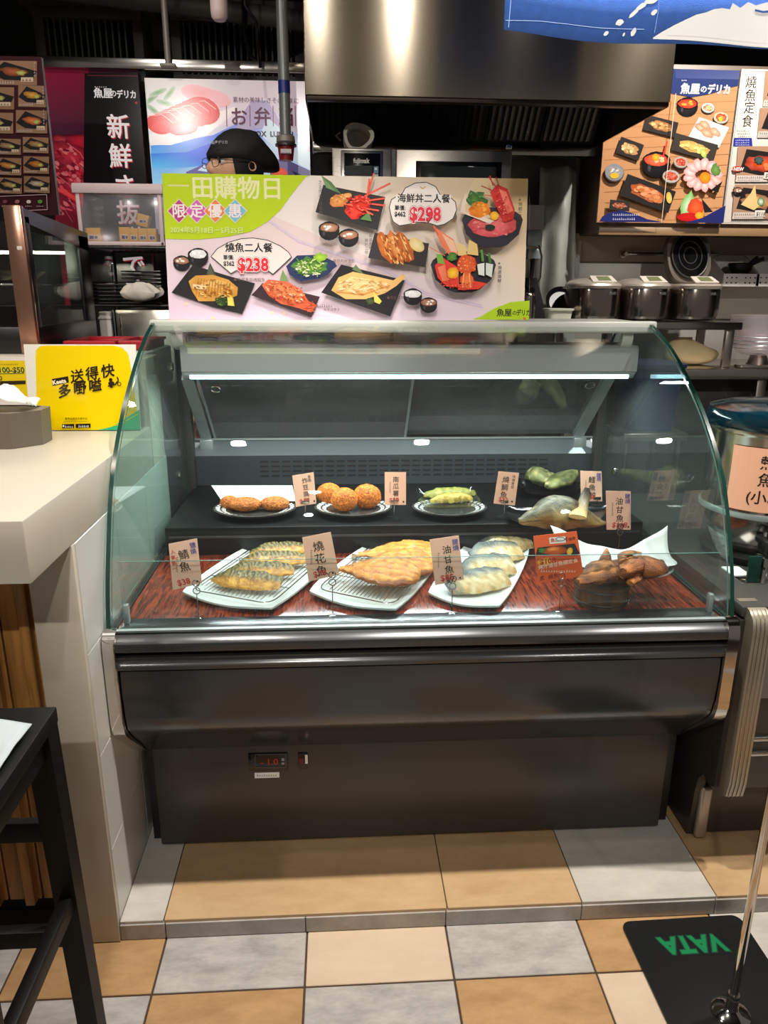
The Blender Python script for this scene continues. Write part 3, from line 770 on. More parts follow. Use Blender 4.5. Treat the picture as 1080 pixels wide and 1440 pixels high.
def quad_rack(label, corners, z, inset, group, nb=20):
    c = [Vector((p[0], p[1], z)) for p in corners]; cen = sum(c, Vector())/4; c = [cen+(p-cen)*inset for p in c]
    t = thing('wire_rack', label, 'rack', (cen.x, cen.y, z), group)
    ring = []
    for i in range(4):
        a, b, d = c[i-1], c[i], c[(i+1) % 4]
        for k in range(5):
            s = k/4; r = .14
            p = b+(a-b)*r*(1-s)**2+(d-b)*r*s**2
            ring.append(p)
    MB().tube(ring, .0016, 6, closed=True).build('rim', 'mirrorsteel', t)
    m = MB()
    for i in range(1, nb):
        s = i/nb; e = .03 if .1 < s < .9 else .1
        m.tube([c[0].lerp(c[1], e).lerp(c[3].lerp(c[2], e), s), c[0].lerp(c[1], 1-e).lerp(c[3].lerp(c[2], 1-e), s)], .0009, 5)
    w1 = m.build('wires', 'mirrorsteel', t); w1['kind'] = 'stuff'
    m = MB()
    for s in (.3, .7): m.tube([c[0].lerp(c[1], s)-Z3*.0018, c[3].lerp(c[2], s)-Z3*.0018], .0012, 6)
    m.build('cross_wires', 'mirrorsteel', t)
    m = MB()
    for s, q in ((.2, .2), (.8, .2), (.2, .8), (.8, .8)):
        p = c[0].lerp(c[1], s).lerp(c[3].lerp(c[2], s), q); m.cyl(p-Z3*.0075, p-Z3*.001, .0016, n=6)
    m.build('feet', 'mirrorsteel', t)
    return t
def xy(px, py, z=.715): p = at(px, py, z=z); return (p.x, p.y)
cA = [xy(240, 837), xy(357, 760), xy(481, 776), xy(384, 864)]
cB = [xy(420, 836), xy(521, 759), xy(632, 773), xy(560, 866)]
cC = [xy(590, 838), xy(667, 750), xy(752, 766), xy(706, 860)]
gp = 'large white fish plates on the wood deck'
DZ0 = DZ; DZ = DZ0+.0006; TZ = TZ+.0006
quad_plate('square_plate', 'white wavy plate under the mackerel, first along the wood deck', gp, cA, DZ, .012, 'ceramic')
quad_plate('square_plate', 'white wavy plate under the orange-brown opened fish', gp, cB, DZ, .012, 'ceramic')
quad_plate('square_plate', 'pale bluish plate without rack under the silver yellowtail cuts', gp, cC, DZ, .010, 'ceramic')
gr = 'wire racks on the white plates'
quad_rack('wire rack holding the four mackerel fillets', cA, DZ+.0165, .80, gr)
quad_rack('wire rack holding the orange-brown opened fish', cB, DZ+.0165, .80, gr)
# slanting white base row of the plates: mackerel
def mack(s, a, b, sd):
    gold = mixc((204, 150, 54), (128, 78, 20), .5+1.2*N3((s*7, a*2, b), 2, sd))
    if a > -.40:      # skin side, dark tiger bands
        st = math.sin(s*95+5*a+6*N3((s*4, a, 0), 2, sd))+.6*N3((s*20, a*6, 0), 2, sd); t = (a+.40)/.55
        return mixc(gold, (44, 48, 34) if st > .0 else (122, 112, 60), min(1, t)*.94)
    return mixc(gold, (222, 182, 96), .35*max(0, N3((s*9, a*3, 1), 2, sd+4))+.25)
wm = lambda s: (min(1, s/.28)**.7)*(1 if s < .72 else 1-(s-.72)/.28*.45)*.98+.02
for i, ((x0, y0), (x1, y1), wd, lab) in enumerate([
        ((296, 815), (396, 825), .058, 'golden mackerel fillet nearest the front rim of its plate'),
        ((314, 806), (414, 805), .054, 'golden mackerel fillet second from the front of its plate'),
        ((336, 791), (432, 789), .054, 'golden mackerel fillet with dark bands, third from the front of its plate'),
        ((351, 779), (434, 773), .050, 'darker-striped mackerel fillet at the back of its plate')]):
    z = DZ+.0185
    a_, b_ = at(x0, y0, z=z), at(x1, y1, z=z)
    mb, cs = fillet('mackerel_fillet', a_, b_, wd*1.12, .009, mack, wm, seed=i+1, bend=-.006, tilt=.32, nu=110, nv=26)
    o = mb.build('mackerel_fillet', 'foodskin', None, colors=cs, ang=70)
    tag(o, lab, 'fish', 'grilled mackerel fillets')
# opened grilled fish, stacked
def hok(s, a, b, sd):
    r = 1.4*abs(math.sin(a*8+1.5*s))-.9+.7*N3((s*9, a*3, 0), 2, sd)
    c = mixc((142, 76, 12), (226, 158, 54), .5+.5*r+.5*N3((s*6, a*3, 0), 2, sd))
    if abs(a) > .86: c = mixc(c, (120, 62, 22), .8)
    return mixc(c, (236, 186, 96), max(0, .5*N3((s*3, a*2, 5), 2, sd)))
wh = lambda s: .10+.90*(math.sin(min(1, s/.62)*PI/2)**1.5)*(1 if s < .62 else math.cos((s-.62)/.38*PI/2)**.42) if s < .995 else .1
for i, ((x0, y0), (x1, y1), wd, z, lab) in enumerate([
        ((503, 782), (622, 783), .115, DZ+.0185, 'orange-brown opened fish at the back of the stack of three'),
        ((504, 794), (612, 800), .125, DZ+.0275, 'orange-brown opened fish in the middle of the stack of three'),
        ((477, 802), (590, 815), .135, DZ+.038, 'orange-brown opened fish on top, nearest the front of its plate')]):
    a_, b_ = at(x0, y0, z=z), at(x1, y1, z=z)
    mb, cs = fillet('opened_fish', a_, b_, wd, .013, hok, wh, seed=i+11, rough=.0022, tilt=.16, groove=.004, nu=60, nv=48)
    t = mb.build('opened_fish', 'foodskin', None, colors=cs, ang=70)
    tag(t, lab, 'fish', 'opened grilled fish')
    tl = (b_-a_).normalized(); sd_ = Z3.cross(tl)
    mt, ct_ = fillet('tail', a_-tl*.016, a_+tl*.008, .026, .004, lambda s, a, b, sd: (112, 84, 50), lambda s: 1.25-.9*s, seed=3, nu=8, nv=10)
    mt.build('tail', 'foodskin', t, colors=ct_)
# yellowtail cuts
def yel(s, a, b, sd):
    cream = mixc((208, 196, 158), (160, 138, 84), .5+1.1*N3((s*5, a*3, 0), 2, sd))
    sk = mixc((104, 110, 104), (48, 58, 60), .5+1.1*N3((s*3, a*4, 0), 2, sd))
    t = (a-.0)/.35+.5*N3((s*4, a, 3), 2, sd)
    c = mixc(cream, sk, t)
    if s < .2: c = mixc((88, 96, 98), c, s/.2)
    if a < -.5 and N3((s*6, a, 0), 2, sd) > .1: c = mixc(c, (214, 160, 100), .45)
    return c
wy = lambda s: .35+.65*math.sin(min(1, (s+.05)/.4)*PI/2)*(1 if s < .75 else 1-(s-.75)*1.4)
for i, ((x0, y0), (x1, y1), wd, z, lab) in enumerate([
        ((679, 771), (742, 764), .085, DZ+.0145, 'silver-skinned yellowtail cut at the back of the pale plate'),
        ((662, 788), (730, 780), .075, DZ+.0145, 'yellowtail cut with an orange patch, third from the front of the pale plate'),
        ((650, 806), (720, 800), .075, DZ+.0145, 'grey and cream yellowtail cut, second from the front of the pale plate'),
        ((630, 832), (710, 817), .070, DZ+.0145, 'yellowtail cut with a dark back edge nearest the front of the pale plate')]):
    a_, b_ = at(x0, y0, z=z), at(x1, y1, z=z)
    mb, cs = fillet('yellowtail_cut', a_, b_, wd*1.1, .013, yel, wy, seed=i+21, rough=.0016, tilt=.34)
    o = mb.build('yellowtail_cut', 'foodskin', None, colors=cs, ang=70); tag(o, lab, 'fish', 'yellowtail cuts')
# ---- wooden stand with the dish of dark grilled fish heads
bc = Vector((at(843, 850, y=1.57).x, 1.570, DZ))
t = thing('wooden_stand', 'round dark wooden tub standing on the deck under the grilled heads', 'stand', bc)
MB().lathe([(.060, DZ+.0003), (.062, DZ+.03), (.064, DZ+.052), (.058, DZ+.052)], (bc.x, bc.y, 0), 28).build('tub', 'barrel', t)
for z in (DZ+.012, DZ+.042):
    MB().tube([(bc.x+.0635*math.cos(q), bc.y+.0635*math.sin(q), z) for q in [2*PI*i/32 for i in range(32)]], .0016, 6, closed=True).build('hoop', 'darkgrey', t)
dz = DZ+.0525; dc = Vector((at(868, 800, y=1.62).x, bc.y+.035, dz))
t = thing('oval_dish', 'grey oval dish on the wooden tub under white paper', 'dish', dc)
MB().lathe([(.05, dz), (.055, dz+.003), (.105, dz+.014), (.125, dz+.022), (.123, dz+.024), (.10, dz+.017), (.05, dz+.006), (.001, dz+.006)], (dc.x, dc.y, 0), 36, sx=1.0, sy=.72).build('bowl', mat('dish_grey', (150, 156, 156), .12, .3), t)
cpp = [at(775, 735, y=dc.y+.06), at(945, 735, y=dc.y+.05)]
def paper(u, v):
    x = dc.x-.128+u*.262; y = dc.y-.066+v*.150
    e = max(abs(2*u-1), abs(2*v-1))
    z = dz+.026+.018*max(0, e-.6)
    k = (abs(2*u-1)*abs(2*v-1))**(1.3 if u < .5 and v > .5 else 2.5)
    if v > .5: z += .062*k*(1.0 if u > .5 else 1.0); y += .005*k; x += (-.02 if u < .5 else .012)*k
    else: z += .006*k; x += (.035 if u < .5 else -.05)*k; y += .015*k
    z += .004*math.sin(u*17)*v
    return (x, y, z)
o = MB().sheet(paper, 26, 18).build('paper_sheet', 'waxpaper', None, solid=.0006); tag(o, 'crumpled white paper sheet with raised corners on the oval dish', 'paper')
def brown(s, a, b, P, sd):
    t = .5+1.0*N3(P, 60, sd)+.3*N3(P, 200, sd)
    c = mixc((92, 54, 32), (172, 108, 50), t)
    if s > .82 or N3(P, 35, sd+2) > .28: c = mixc(c, (208, 140, 66), .6)
    return mixc(c, (58, 32, 22), max(0, -N3(P, 90, sd+5))*1.3)
pz = dz+.024
def lump(pts, rad, seed, **k):
    return loft([at(x, y, z=pz+h) for x, y, h in pts], rad, brown, seed, **k)
a1 = lump([(812, 818, .008), (830, 812, .010), (850, 803, .016), (872, 804, .016), (890, 806, .016), (900, 808, .010)], [(.008, .006), (.026, .014), (.036, .026), (.034, .022), (.030, .018), (.012, .008)], 1, amp=.007, nfreq=75)
fin1 = loft([at(848, 803, z=pz+.02), at(850, 792, z=pz+.034), at(852, 780, z=pz+.050), at(853, 771, z=pz+.060)], [(.020, .008), (.016, .006), (.010, .005), (.002, .002)], brown, 3, n=12, amp=.002)
o = grow([a1, fin1], 'grilled_fish', 'fooddry'); tag(o, 'dark grilled fish head with a pointed fin, on white paper', 'fish', 'grilled fish heads')
a1 = lump([(876, 806, .034), (892, 796, .036), (910, 797, .034), (926, 797, .030), (938, 797, .026)], [(.010, .010), (.030, .022), (.036, .022), (.026, .016), (.003, .003)], 6, amp=.007, nfreq=70)
fin1 = loft([at(903, 803, z=pz+.02), at(893, 812, z=pz+.016), at(886, 820, z=pz+.010)], [(.016, .014), (.018, .010), (.008, .006)], brown, 8, n=14, amp=.003)
fin2 = loft([at(878, 790, z=pz+.048), at(874, 781, z=pz+.056), at(888, 777, z=pz+.062), at(902, 778, z=pz+.060)], [(.012, .008), (.010, .006), (.010, .005), (.004, .003)], brown, 9, n=12, amp=.002)
o = grow([a1, fin1, fin2], 'grilled_fish', 'fooddry'); tag(o, 'dark grilled fish head leaning over the other, with an amber pointed edge', 'fish', 'grilled fish heads')

# ---- rear tier: two striped round dishes with croquettes
def stripe_dish(px, py, rx, label):
    p = at(px, py, z=TZ+.012); r = rx
    t = thing('striped_dish', label, 'dish', (p.x, p.y, TZ), 'striped dark dishes on the black tier')
    sy = .80
    MB().lathe([(r*.5, TZ), (r*.55, TZ+.002), (r*.97, TZ+.015), (r, TZ+.020), (r*.97, TZ+.021), (r*.55, TZ+.009), (.001, TZ+.008)], (p.x, p.y, 0), 40, sx=1, sy=sy).build('bowl', 'porcelaindark', t)
    # chopped white band pattern glazed on the inside rim
    pr = PR((p.x, p.y, 0), X3, Y3)
    pr.raw = True
    def wp(u, v, w_):
        rr = math.hypot(u, v/sy)/r; z = TZ+.0095+max(0, (rr-.55))/.42*.0122
        return Vector((p.x+u, p.y+v, z+.0006))
    pr.warp = wp
    k = 34
    for i in range(k):
        a_ = 2*PI*i/k
        for r0, r1, dd in ((.70, .80, .0), (.84, .94, .09)):
            q = []
            for rr, da in ((r0, 0), (r0, .11), ((r0+r1)/2, .17), (r1, .16), (r1, .05), ((r0+r1)/2, .04)):
                q.append((r*rr*math.cos(a_+da+dd), r*rr*sy*math.sin(a_+da+dd)))
            pr.face(q, [C(206, 208, 204)]*len(q))
    pr.build('glaze_pattern', 'printgloss', t)
    return p, t
dishA, _ = stripe_dish(359, 717, .118, 'dark dish with white strokes under the tofu cakes and paper tent')
dishB, _ = stripe_dish(497, 716, .112, 'dark dish with white strokes under the three round croquettes')
dishC, _ = stripe_dish(632, 716, .108, 'dark dish with white strokes under the clear tray of greenish fillets')
def crumb(name, label, group, c, rx, ry, rz_, c0, c1, seed):
    bm = bmesh.new(); bmesh.ops.create_icosphere(bm, subdivisions=5, radius=1)
    vs = []; cs = []
    bm.verts.index_update()
    for v in bm.verts:
        d = v.co.normalized(); k = 1+.03*N3(d, 2.2, seed)+.035*N3(d, 9, seed)+.028*N3(d, 26, seed)
        vs.append((c[0]+d.x*rx*k, c[1]+d.y*ry*k, c[2]+d.z*rz_*k))
        t = .5+.7*N3(d, 8, seed+1)+.6*N3(d, 24, seed+2); cs.append(C(tuple(max(0, min(255, q)) for q in mixc(c0, c1, t))))
    mb = MB(); mb.add(vs, [[v.index for v in f.verts] for f in bm.faces]); bm.free()
    o = mb.build(name, 'fooddry', None, colors=cs, ang=180); return tag(o, label, 'croquette', group)
g = 'round croquettes on their striped dish'
c0, c1 = (142, 62, 8), (244, 150, 36)
for px, py, y, rr, lab, sd in ((463, 699, 2.100, .037, 'orange crumbed croquette half hidden behind the front one', 1), (484, 704, 2.030, .039, 'orange crumbed croquette at the front of the trio', 2), (516, 699, 2.055, .041, 'orange crumbed croquette standing beside the price card', 3)):
    p = at(px, py, y=y); z = max(p.z, TZ+.010+rr*.93)
    crumb('croquette', lab, g, (p.x, y, TZ+.009+rr*.88), rr, rr*.62 if sd != 1 else rr*.6, rr*.9, c0, c1, sd)
g = 'tofu cakes on their striped dish'
for px, rr, y, lab, sd in ((345, .046, 2.045, 'browned tofu cake in front under the paper tent', 4), (386, .042, 2.048, 'browned tofu cake beside the price card under the paper tent', 5), (322, .028, 2.062, 'small piece of tofu cake at the outer end under the paper tent', 6)):
    p = at(px, 714, z=TZ+.02); crumb('tofu_cake', lab, g, (p.x, y, TZ+.012+.017), rr, rr*.60, .021, (100, 44, 10), (232, 142, 44), sd)
# paper tent
q = [at(297, 683, y=2.19), at(411, 683, y=2.19), at(416, 705, y=2.076), at(312, 705, y=2.076)]
o = MB().slab([q[0], q[3], q[2], q[1]], (0, 0, .0012)).build('paper_cover', 'waxpaper'); tag(o, 'white paper sheet propped over the tofu cakes', 'paper')
MBq = None
# ---- square clear trays with fish
def clear_tray(name, label, px, py, y, wx, wy, z, m, lift=.022, group=None):
    c = at(px, py, z=z+.01); c = Vector((c.x, y, z))
    cs_ = [(c.x-wx, c.y-wy), (c.x-wx*.96, c.y+wy), (c.x+wx*.96, c.y+wy), (c.x+wx, c.y-wy)]
    return quad_plate(name, label, group, cs_, z, lift, m, thick=.004, rnd=.02, wave=0, cat='tray')[0], c
clear_tray('glass_tray', 'clear square tray with greenish fillets resting on the striped dish', 632, 708, 2.055, .092, .075, TZ+.0215, 'clear', .016)
def green(s, a, b, sd):
    c = mixc((104, 112, 46), (160, 156, 78), .5+.8*N3((s*6, a*3, 0), 2, sd))
    if a > -.1: c = mixc(c, (92, 110, 56) if N3((s*16, a*4, 0), 2, sd) > 0 else (150, 156, 110), min(1, (a+.1)*1.6))
    return c
wl = lambda s: .15+.85*math.sin(PI*min(1, max(0, s*.96+.02)))**.7
for i, ((x0, y0), (x1, y1), wd, lab) in enumerate([((596, 698), (668, 694), .055, 'greenish white fillet at the back of the clear tray'), ((606, 706), (664, 702), .036, 'yellow-green slim fillet at the front of the clear tray')]):
    z = TZ+.028
    mb, cs = fillet('white_fillet', at(x0, y0, z=z), at(x1, y1, z=z), wd, .022, green if i == 0 else (lambda s, a, b, sd: mixc((146, 130, 48), (184, 164, 84), .5+N3((s*6, a*3, 0), 2, sd))), wl, seed=31+i, rough=.002)
    tag(mb.build('white_fillet', 'foodskin', None, colors=cs, ang=70), lab, 'fish', 'greenish fillets in the clear tray')
# raised black tray with cod, rear
rz = TZ+.012
c = at(773, 686, z=rz+.01)
tc_ = [(c.x-.10, c.y-.055), (c.x-.10, c.y+.085), (c.x+.10, c.y+.085), (c.x+.10, c.y-.055)]
t, _ = quad_plate('black_tray', 'dark tray at the back of the tier holding the olive cod pieces', 'black fish trays on the tier', tc_, TZ, .022, 'blackgloss', thick=.005, rnd=.04, wave=.004, cat='tray')
def cod(s, a, b, P, sd):
    t = .5+1.1*N3(P, 40, sd)
    c = mixc((74, 84, 48), (150, 152, 92), t)
    return mixc(c, (206, 198, 140), max(0, N3(P, 70, sd+3))*1.4)
zz_ = TZ+.034
for pts, rad, sd, lab in (([(742, 672, .0), (752, 668, .006), (766, 672, .006), (776, 678, 0)], [(.012, .010), (.034, .026), (.036, .024), (.014, .010)], 2, 'dark olive cod piece with an amber edge in the rear tray'),
                          ([(768, 684, -.004), (782, 678, .002), (796, 672, .004), (808, 664, .004)], [(.012, .008), (.030, .020), (.030, .022), (.014, .012)], 5, 'paler olive cod piece in front in the rear tray')):
    mb, cs = loft([at(x, y, z=zz_+h) for x, y, h in pts], rad, cod, sd, amp=.007, nfreq=42)
    tag(mb.build('cod_piece', 'foodskin', None, colors=cs, ang=70), lab, 'fish', 'cod pieces in the rear tray')
# long black tray with the big fish head
c = at(792, 726, z=TZ+.01)
tc_ = [(c.x-.165, c.y-.055), (c.x-.150, c.y+.075), (c.x+.165, c.y+.075), (c.x+.150, c.y-.075)]
quad_plate('black_tray', 'long black tray under the big yellowtail head', 'black fish trays on the tier', tc_, TZ, .010, 'blackgloss', thick=.006, rnd=.04, wave=0, cat='tray')
def head(s, a, b, P, sd):
    t = .5+.9*N3(P, 35, sd)
    up = max(0, b)
    c = mixc((186, 164, 108), (120, 84, 34), t)
    gr = mixc((58, 62, 48), (140, 136, 104), .5+N3(P, 120, sd))
    c = mixc(c, gr, min(1, up*1.9-.25) if s < .62 else max(0, up-.5))
    if .50 < s < .60: c = mixc(c, (176, 116, 50), .6)
    if abs(s-.49-.05*b) < .012 or (s < .20 and abs(b-.05) < .10): c = mixc(c, (40, 34, 24), .75)
    c = mixc(c, (70, 66, 48), max(0, N3(P, 160, 3))*.9)
    return c
Z = TZ+.010
pts = [(730, 733, .012), (752, 727, .022), (775, 722, .030), (797, 722, .032), (818, 727, .022), (838, 734, .010), (851, 736, .006)]
a1 = loft([at(x, y, z=Z+h) for x, y, h in pts], [(.010, .008), (.034, .026), (.048, .044), (.050, .044), (.042, .028), (.026, .012), (.006, .004)], head, 4, amp=.006, nfreq=32, n=32)
fin = loft([at(812, 727, z=Z+.045), at(819, 712, z=Z+.058), at(824, 697, z=Z+.078), at(826, 686, z=Z+.098)], [(.024, .007), (.016, .006), (.014, .005), (.007, .003)], lambda s, a, b, P, sd: mixc((200, 176, 110), (64, 58, 44), s*1.3), 5, n=14, amp=.002)
o = grow([a1, fin], 'roasted_fish', 'foodskin'); tag(o, 'big cream and grey yellowtail head with a raised tail-like fin on a black tray', 'fish')
e = at(757, 722, z=Z+.034)
bm_ = MB().lathe([(.001, .0), (.006, .001), (.007, .003), (.004, .005), (.001, .0055)], (0, 0, 0), 16, T=Matrix.Rotation(math.radians(70), 4, 'X')); bm_.v = [(x+e.x, y+e.y-.012, z+e.z) for x, y, z in bm_.v]
bm_.build('eye', mat('fish_eye', (206, 204, 196), .2), o)

# ---- price cards
CARD = (248, 200, 174)
def price_card(quad, y, lines, label, group, base=None, ring=True, stem=None, col=CARD, art=None):
    """quad: photo corners of the card (tl, tr, br, bl); card plane leans slightly back; stand is a clip on a wire or clear stem"""
    tl, tr, br, bl = quad
    P = [at(q[0], q[1], y=y) for q in quad]
    u = (P[1]-P[0]+P[2]-P[3]).normalized(); v = (P[0]-P[3]+P[1]-P[2]).normalized(); v = (v-u*v.dot(u)).normalized()
    n_ = u.cross(v)
    foot = stem or ((bl[0]+br[0])/2, (bl[1]+br[1])/2+30)
    fz = TZ if base == 'clear' else DZ
    f = at(foot[0], foot[1], y=y-.004)
    t = thing('price_card', label, 'price card', (f.x, y, fz), group)
    cd_ = MB().slab([P[3], P[2], P[1], P[0]], -n_*.0008).build('card', mat('card_'+str(len(bpy.data.materials)), col, .6), t)
    pr = PR(P[3]+n_*.0001, u, v, .00006); lines(pr, quad); pr.build('card_print', 'print', cd_)
    # clip: two wire rings and a stem
    w_ = 'mirrorsteel'
    rc = Vector((f.x, y-.006, at(foot[0], (bl[1]+br[1])/2-4, y=y).z))
    for dz_ in ((.004, -.014) if ring else ()):
        MB().tube([rc+Vector((.0075*math.cos(q), 0, dz_+.0075*math.sin(q))) for q in [2*PI*i/20 for i in range(20)]], .0011, 6, closed=True).build('clip_ring', w_, t)
    if not ring:
        MB().box(rc.x-.011, rc.x+.011, y-.005, y+.002, rc.z-.002, rc.z+.006, .001).build('clip', w_, t)
    MB().cyl((f.x, y-.006, fz+.002), (f.x, y-.006, rc.z-(.020 if ring else 0)), .0011, n=8).build('stem', w_, t)
    bs = MB().box(f.x-.020, f.x+.020, y-.022, y+.014, fz, fz+.003, .001) if base == 'clear' else MB().lathe([(.013, fz+.0002), (.013, fz+.0015), (.003, fz+.003)], (f.x, y-.006, 0), 20)
    bs.build('base', 'clear' if base == 'clear' else 'clear', t)
    return t
INK, REDI, BLUE = (62, 48, 36), (206, 62, 58), (70, 70, 160)
def L_of(main, price, side=None, blue=None, red=None, x0=.5, big=None, note=True, ang=0):
    def f(pr, q):
        tl, tr, br, bl = q
        W_ = math.hypot(tr[0]-tl[0], tr[1]-tl[1]); H_ = math.hypot(bl[0]-tl[0], bl[1]-tl[1])
        def P_(a, b): # fraction across, down
            return (tl[0]+(tr[0]-tl[0])*a+(bl[0]-tl[0])*b, tl[1]+(tr[1]-tl[1])*a+(bl[1]-tl[1])*b)
        hh = big or min(W_*.38, H_*.66/len(main))
        for i, ch in enumerate(main):
            x, y = P_(x0-.5*hh/W_, .10+(i+.92)*(hh*1.08)/H_ if not blue else .14+(i+.92)*(hh*1.08)/H_); pr.text(ch, x, y, hh, INK, .012)
        if blue:
            for i, ch in enumerate(blue):
                x, y = P_(.74, .06+(i+.9)*.13); pr.text(ch, x, y, W_*.22, BLUE, .01)
        if red:
            for i, ch in enumerate(red):
                x, y = P_(.05, .12+(i+.9)*.12); pr.text(ch, x, y, W_*.18, REDI, .01)
        if side:
            for i, ch in enumerate(side):
                x, y = P_(.70 if not blue else .16, .06+(i+.9)*.11); pr.text(ch, x, y, W_*.16, INK, .0)
        if note:
            x, y = P_(.22, .30); pr.microv(x, y, H_*.34, W_*.08, (120, 90, 70), 8)
        x, y = P_(.20, .93 if H_ > 50 else .92); pr.text(price, x, y, W_*.30, REDI, .02)
        x, y = P_(.84, .93); pr.rect(x, y-2.4, x+2.2, y, INK)
    return f
gf, gb = 'price cards on the wood deck', 'price cards on the black tier'
price_card([(237, 765), (277, 757), (284, 820), (243, 830)], 1.530, L_of('鯖魚', '$38', blue='鹽燒', red='人氣第一', x0=.52), 'salmon-pink price card tilted before the mackerel plate, with blue and red lettering', gf, stem=(279, 862))
price_card([(425, 756), (465, 748), (477, 808), (434, 818)], 1.530, L_of('燒花魚', '$78', x0=.52, big=16), 'salmon-pink price card tilted between the mackerel and the opened fish', gf, stem=(468, 862))
price_card([(604, 759), (645, 753), (652, 815), (612, 823)], 1.530, L_of('油甘魚鮫', '$88', blue='鹽燒', x0=.54, big=13), 'salmon-pink price card before the silver yellowtail cuts', gf, stem=(635, 862))
def promo(pr, q):
    pr.poly([(772, 756), (795, 754), (796, 763), (773, 765)], (244, 236, 226)); pr.text('魚屋', 774, 762.5, 6.5, (200, 40, 40), .02)
    pr.blob(787, 758, 7, 3, (240, 240, 240), (240, 240, 240)); pr.line([(781, 758), (785, 755.5), (791, 755.5), (795, 758), (791, 760.5), (785, 760.5)], .8, (40, 50, 90), True)
    pr.line([(795, 758), (797, 755), (797, 761), (795, 758)], .8, (40, 50, 90))
    pr.text('塩', 799, 760, 5, (70, 20, 10), .01); pr.text('焼', 804, 759, 5, (70, 20, 10), .01)
    pr.poly([(753, 781), (756, 770), (808, 764), (815, 778), (812, 781)], (38, 34, 34))
    pr.blob(781, 774, 17, 6.5, (222, 110, 40), (150, 60, 24), -.08, jag=.08, a=14); pr.blob(778, 772, 9, 3, (240, 170, 80), (210, 100, 40), -.1, a=12)
    pr.blob(762, 774, 5, 3.5, (90, 150, 50), (50, 100, 40), jag=.3); pr.blob(801, 775, 4, 5.5, (240, 200, 60), (214, 160, 40), .4)
    pr.blob(768, 790, 13, 5.5, (244, 200, 70), (240, 170, 60), -.08); pr.text('$108', 759, 794, 11, (196, 40, 30), .03)
    pr.text('烤汁油甘魚頭定食', 757, 800.5, 7, (250, 226, 200), .02, rot=.06); pr.text('炙  燒魚', 759, 816, 7.5, (140, 40, 20), .01, rot=.05)
    pr.micro(760, 804, 50, 3, (250, 220, 196), 14)
price_card([(750, 754), (811, 747), (821, 810), (757, 820)], 1.527, promo, 'orange promotional card with a picture of a grilled fish head', gf, stem=(785, 866), col=(238, 98, 40))
price_card([(411, 669), (441, 664), (445, 708), (416, 713)], 1.985, L_of('炸豆腐餅', '$10', side='香脆', x0=.56, big=8.6, note=False), 'salmon-pink price card on a clear foot beside the tofu cakes', gb, 'clear', False, (430, 738))
price_card([(541, 664), (571, 664), (571, 710), (541, 710)], 1.985, L_of('南瓜薯餅', '$10', x0=.52, big=9), 'salmon-pink price card on a clear foot between croquettes and clear tray', gb, 'clear', False, (554, 734))
price_card([(701, 663), (730, 665), (724, 711), (694, 708)], 1.985, L_of('燒鯛魚', '$32', side='味增黑蒜', x0=.42, big=10), 'salmon-pink price card on a clear foot before the cod tray', gb, 'clear', False, (708, 736))
price_card([(816, 662), (846, 663), (847, 705), (817, 705)], 2.10, L_of('鱈魚鮫', '$88', blue='鹽燒', x0=.52, big=10), 'salmon-pink price card standing behind the raised fin of the yellowtail head', gb, 'clear', False, (838, 724))
price_card([(852, 690), (887, 691), (887, 745), (853, 745)], 1.88, L_of('油甘魚頭', '$118', blue='鹽燒', x0=.52, big=11), 'salmon-pink price card at the end of the tier before the green side glass', gb, None, True, (869, 775))
# ================================================================== PRINTED BOARDS AND POSTERS
def board(name, label, cat, quad, y, lean=0, thick=.008, m='paper', art=None, pm='print', yaw=0, frame=None, group=None, kind=None, uv=None):
    """upright printed panel: quad of photo corners measured on the plane through its bottom edge"""
    c0 = at(quad[3][0], quad[3][1], y=y)
    u = Vector((math.cos(yaw), math.sin(yaw), 0)); v = Vector((0, 0, 1))
    v = (Matrix.Rotation(-lean, 3, u) @ v).normalized()
    pr = PR(c0, u, v)
    us = [pr.px(*q) for q in quad]
    u0 = (us[0][0]+us[3][0])/2; u1 = (us[1][0]+us[2][0])/2; v0 = (us[2][1]+us[3][1])/2; v1 = (us[0][1]+us[1][1])/2
    o = c0+u*u0+v*v0; W_, H_ = u1-u0, v1-v0
    n_ = u.cross(v)
    t = thing(name, label, cat, o+u*W_/2, group)
    MB().slab([o, o+u*W_, o+u*W_+v*H_, o+v*H_], -n_*thick).build('panel', m, t)
    pr = PR(o, u, v); pr.clip = (0, W_, 0, H_)
    art(pr); pr.build('artwork', pm, t)
    return t, o, u, v, W_, H_
BLK, CREAM = (34, 32, 34), (228, 214, 202)
def bowl(pr, x, y, r, food, n=16, deep=1.15):
    pr.blob(x, y+r*.30, r, r*deep*.8, (40, 36, 40), (26, 24, 28), n=n); pr.blob(x, y, r, r*.55, (30, 28, 30), (30, 28, 30), n=n)
    pr.blob(x, y, r*.86, r*.42, food[0], food[1], n=14, jag=.08, a=12); pr.blob(x-r*.5, y+r*.55, r*.14, r*.3, (84, 80, 84), (44, 40, 44), n=8)
    for i in range(5): pr.blob(x+R.uniform(-.5, .5)*r, y+R.uniform(-.22, .22)*r, r*.16, r*.11, food[2], n=7, a=20)
SOUP = ((196, 150, 120), (150, 96, 70), (240, 236, 230)); RICE = ((238, 236, 234), (216, 214, 214), (250, 250, 250))
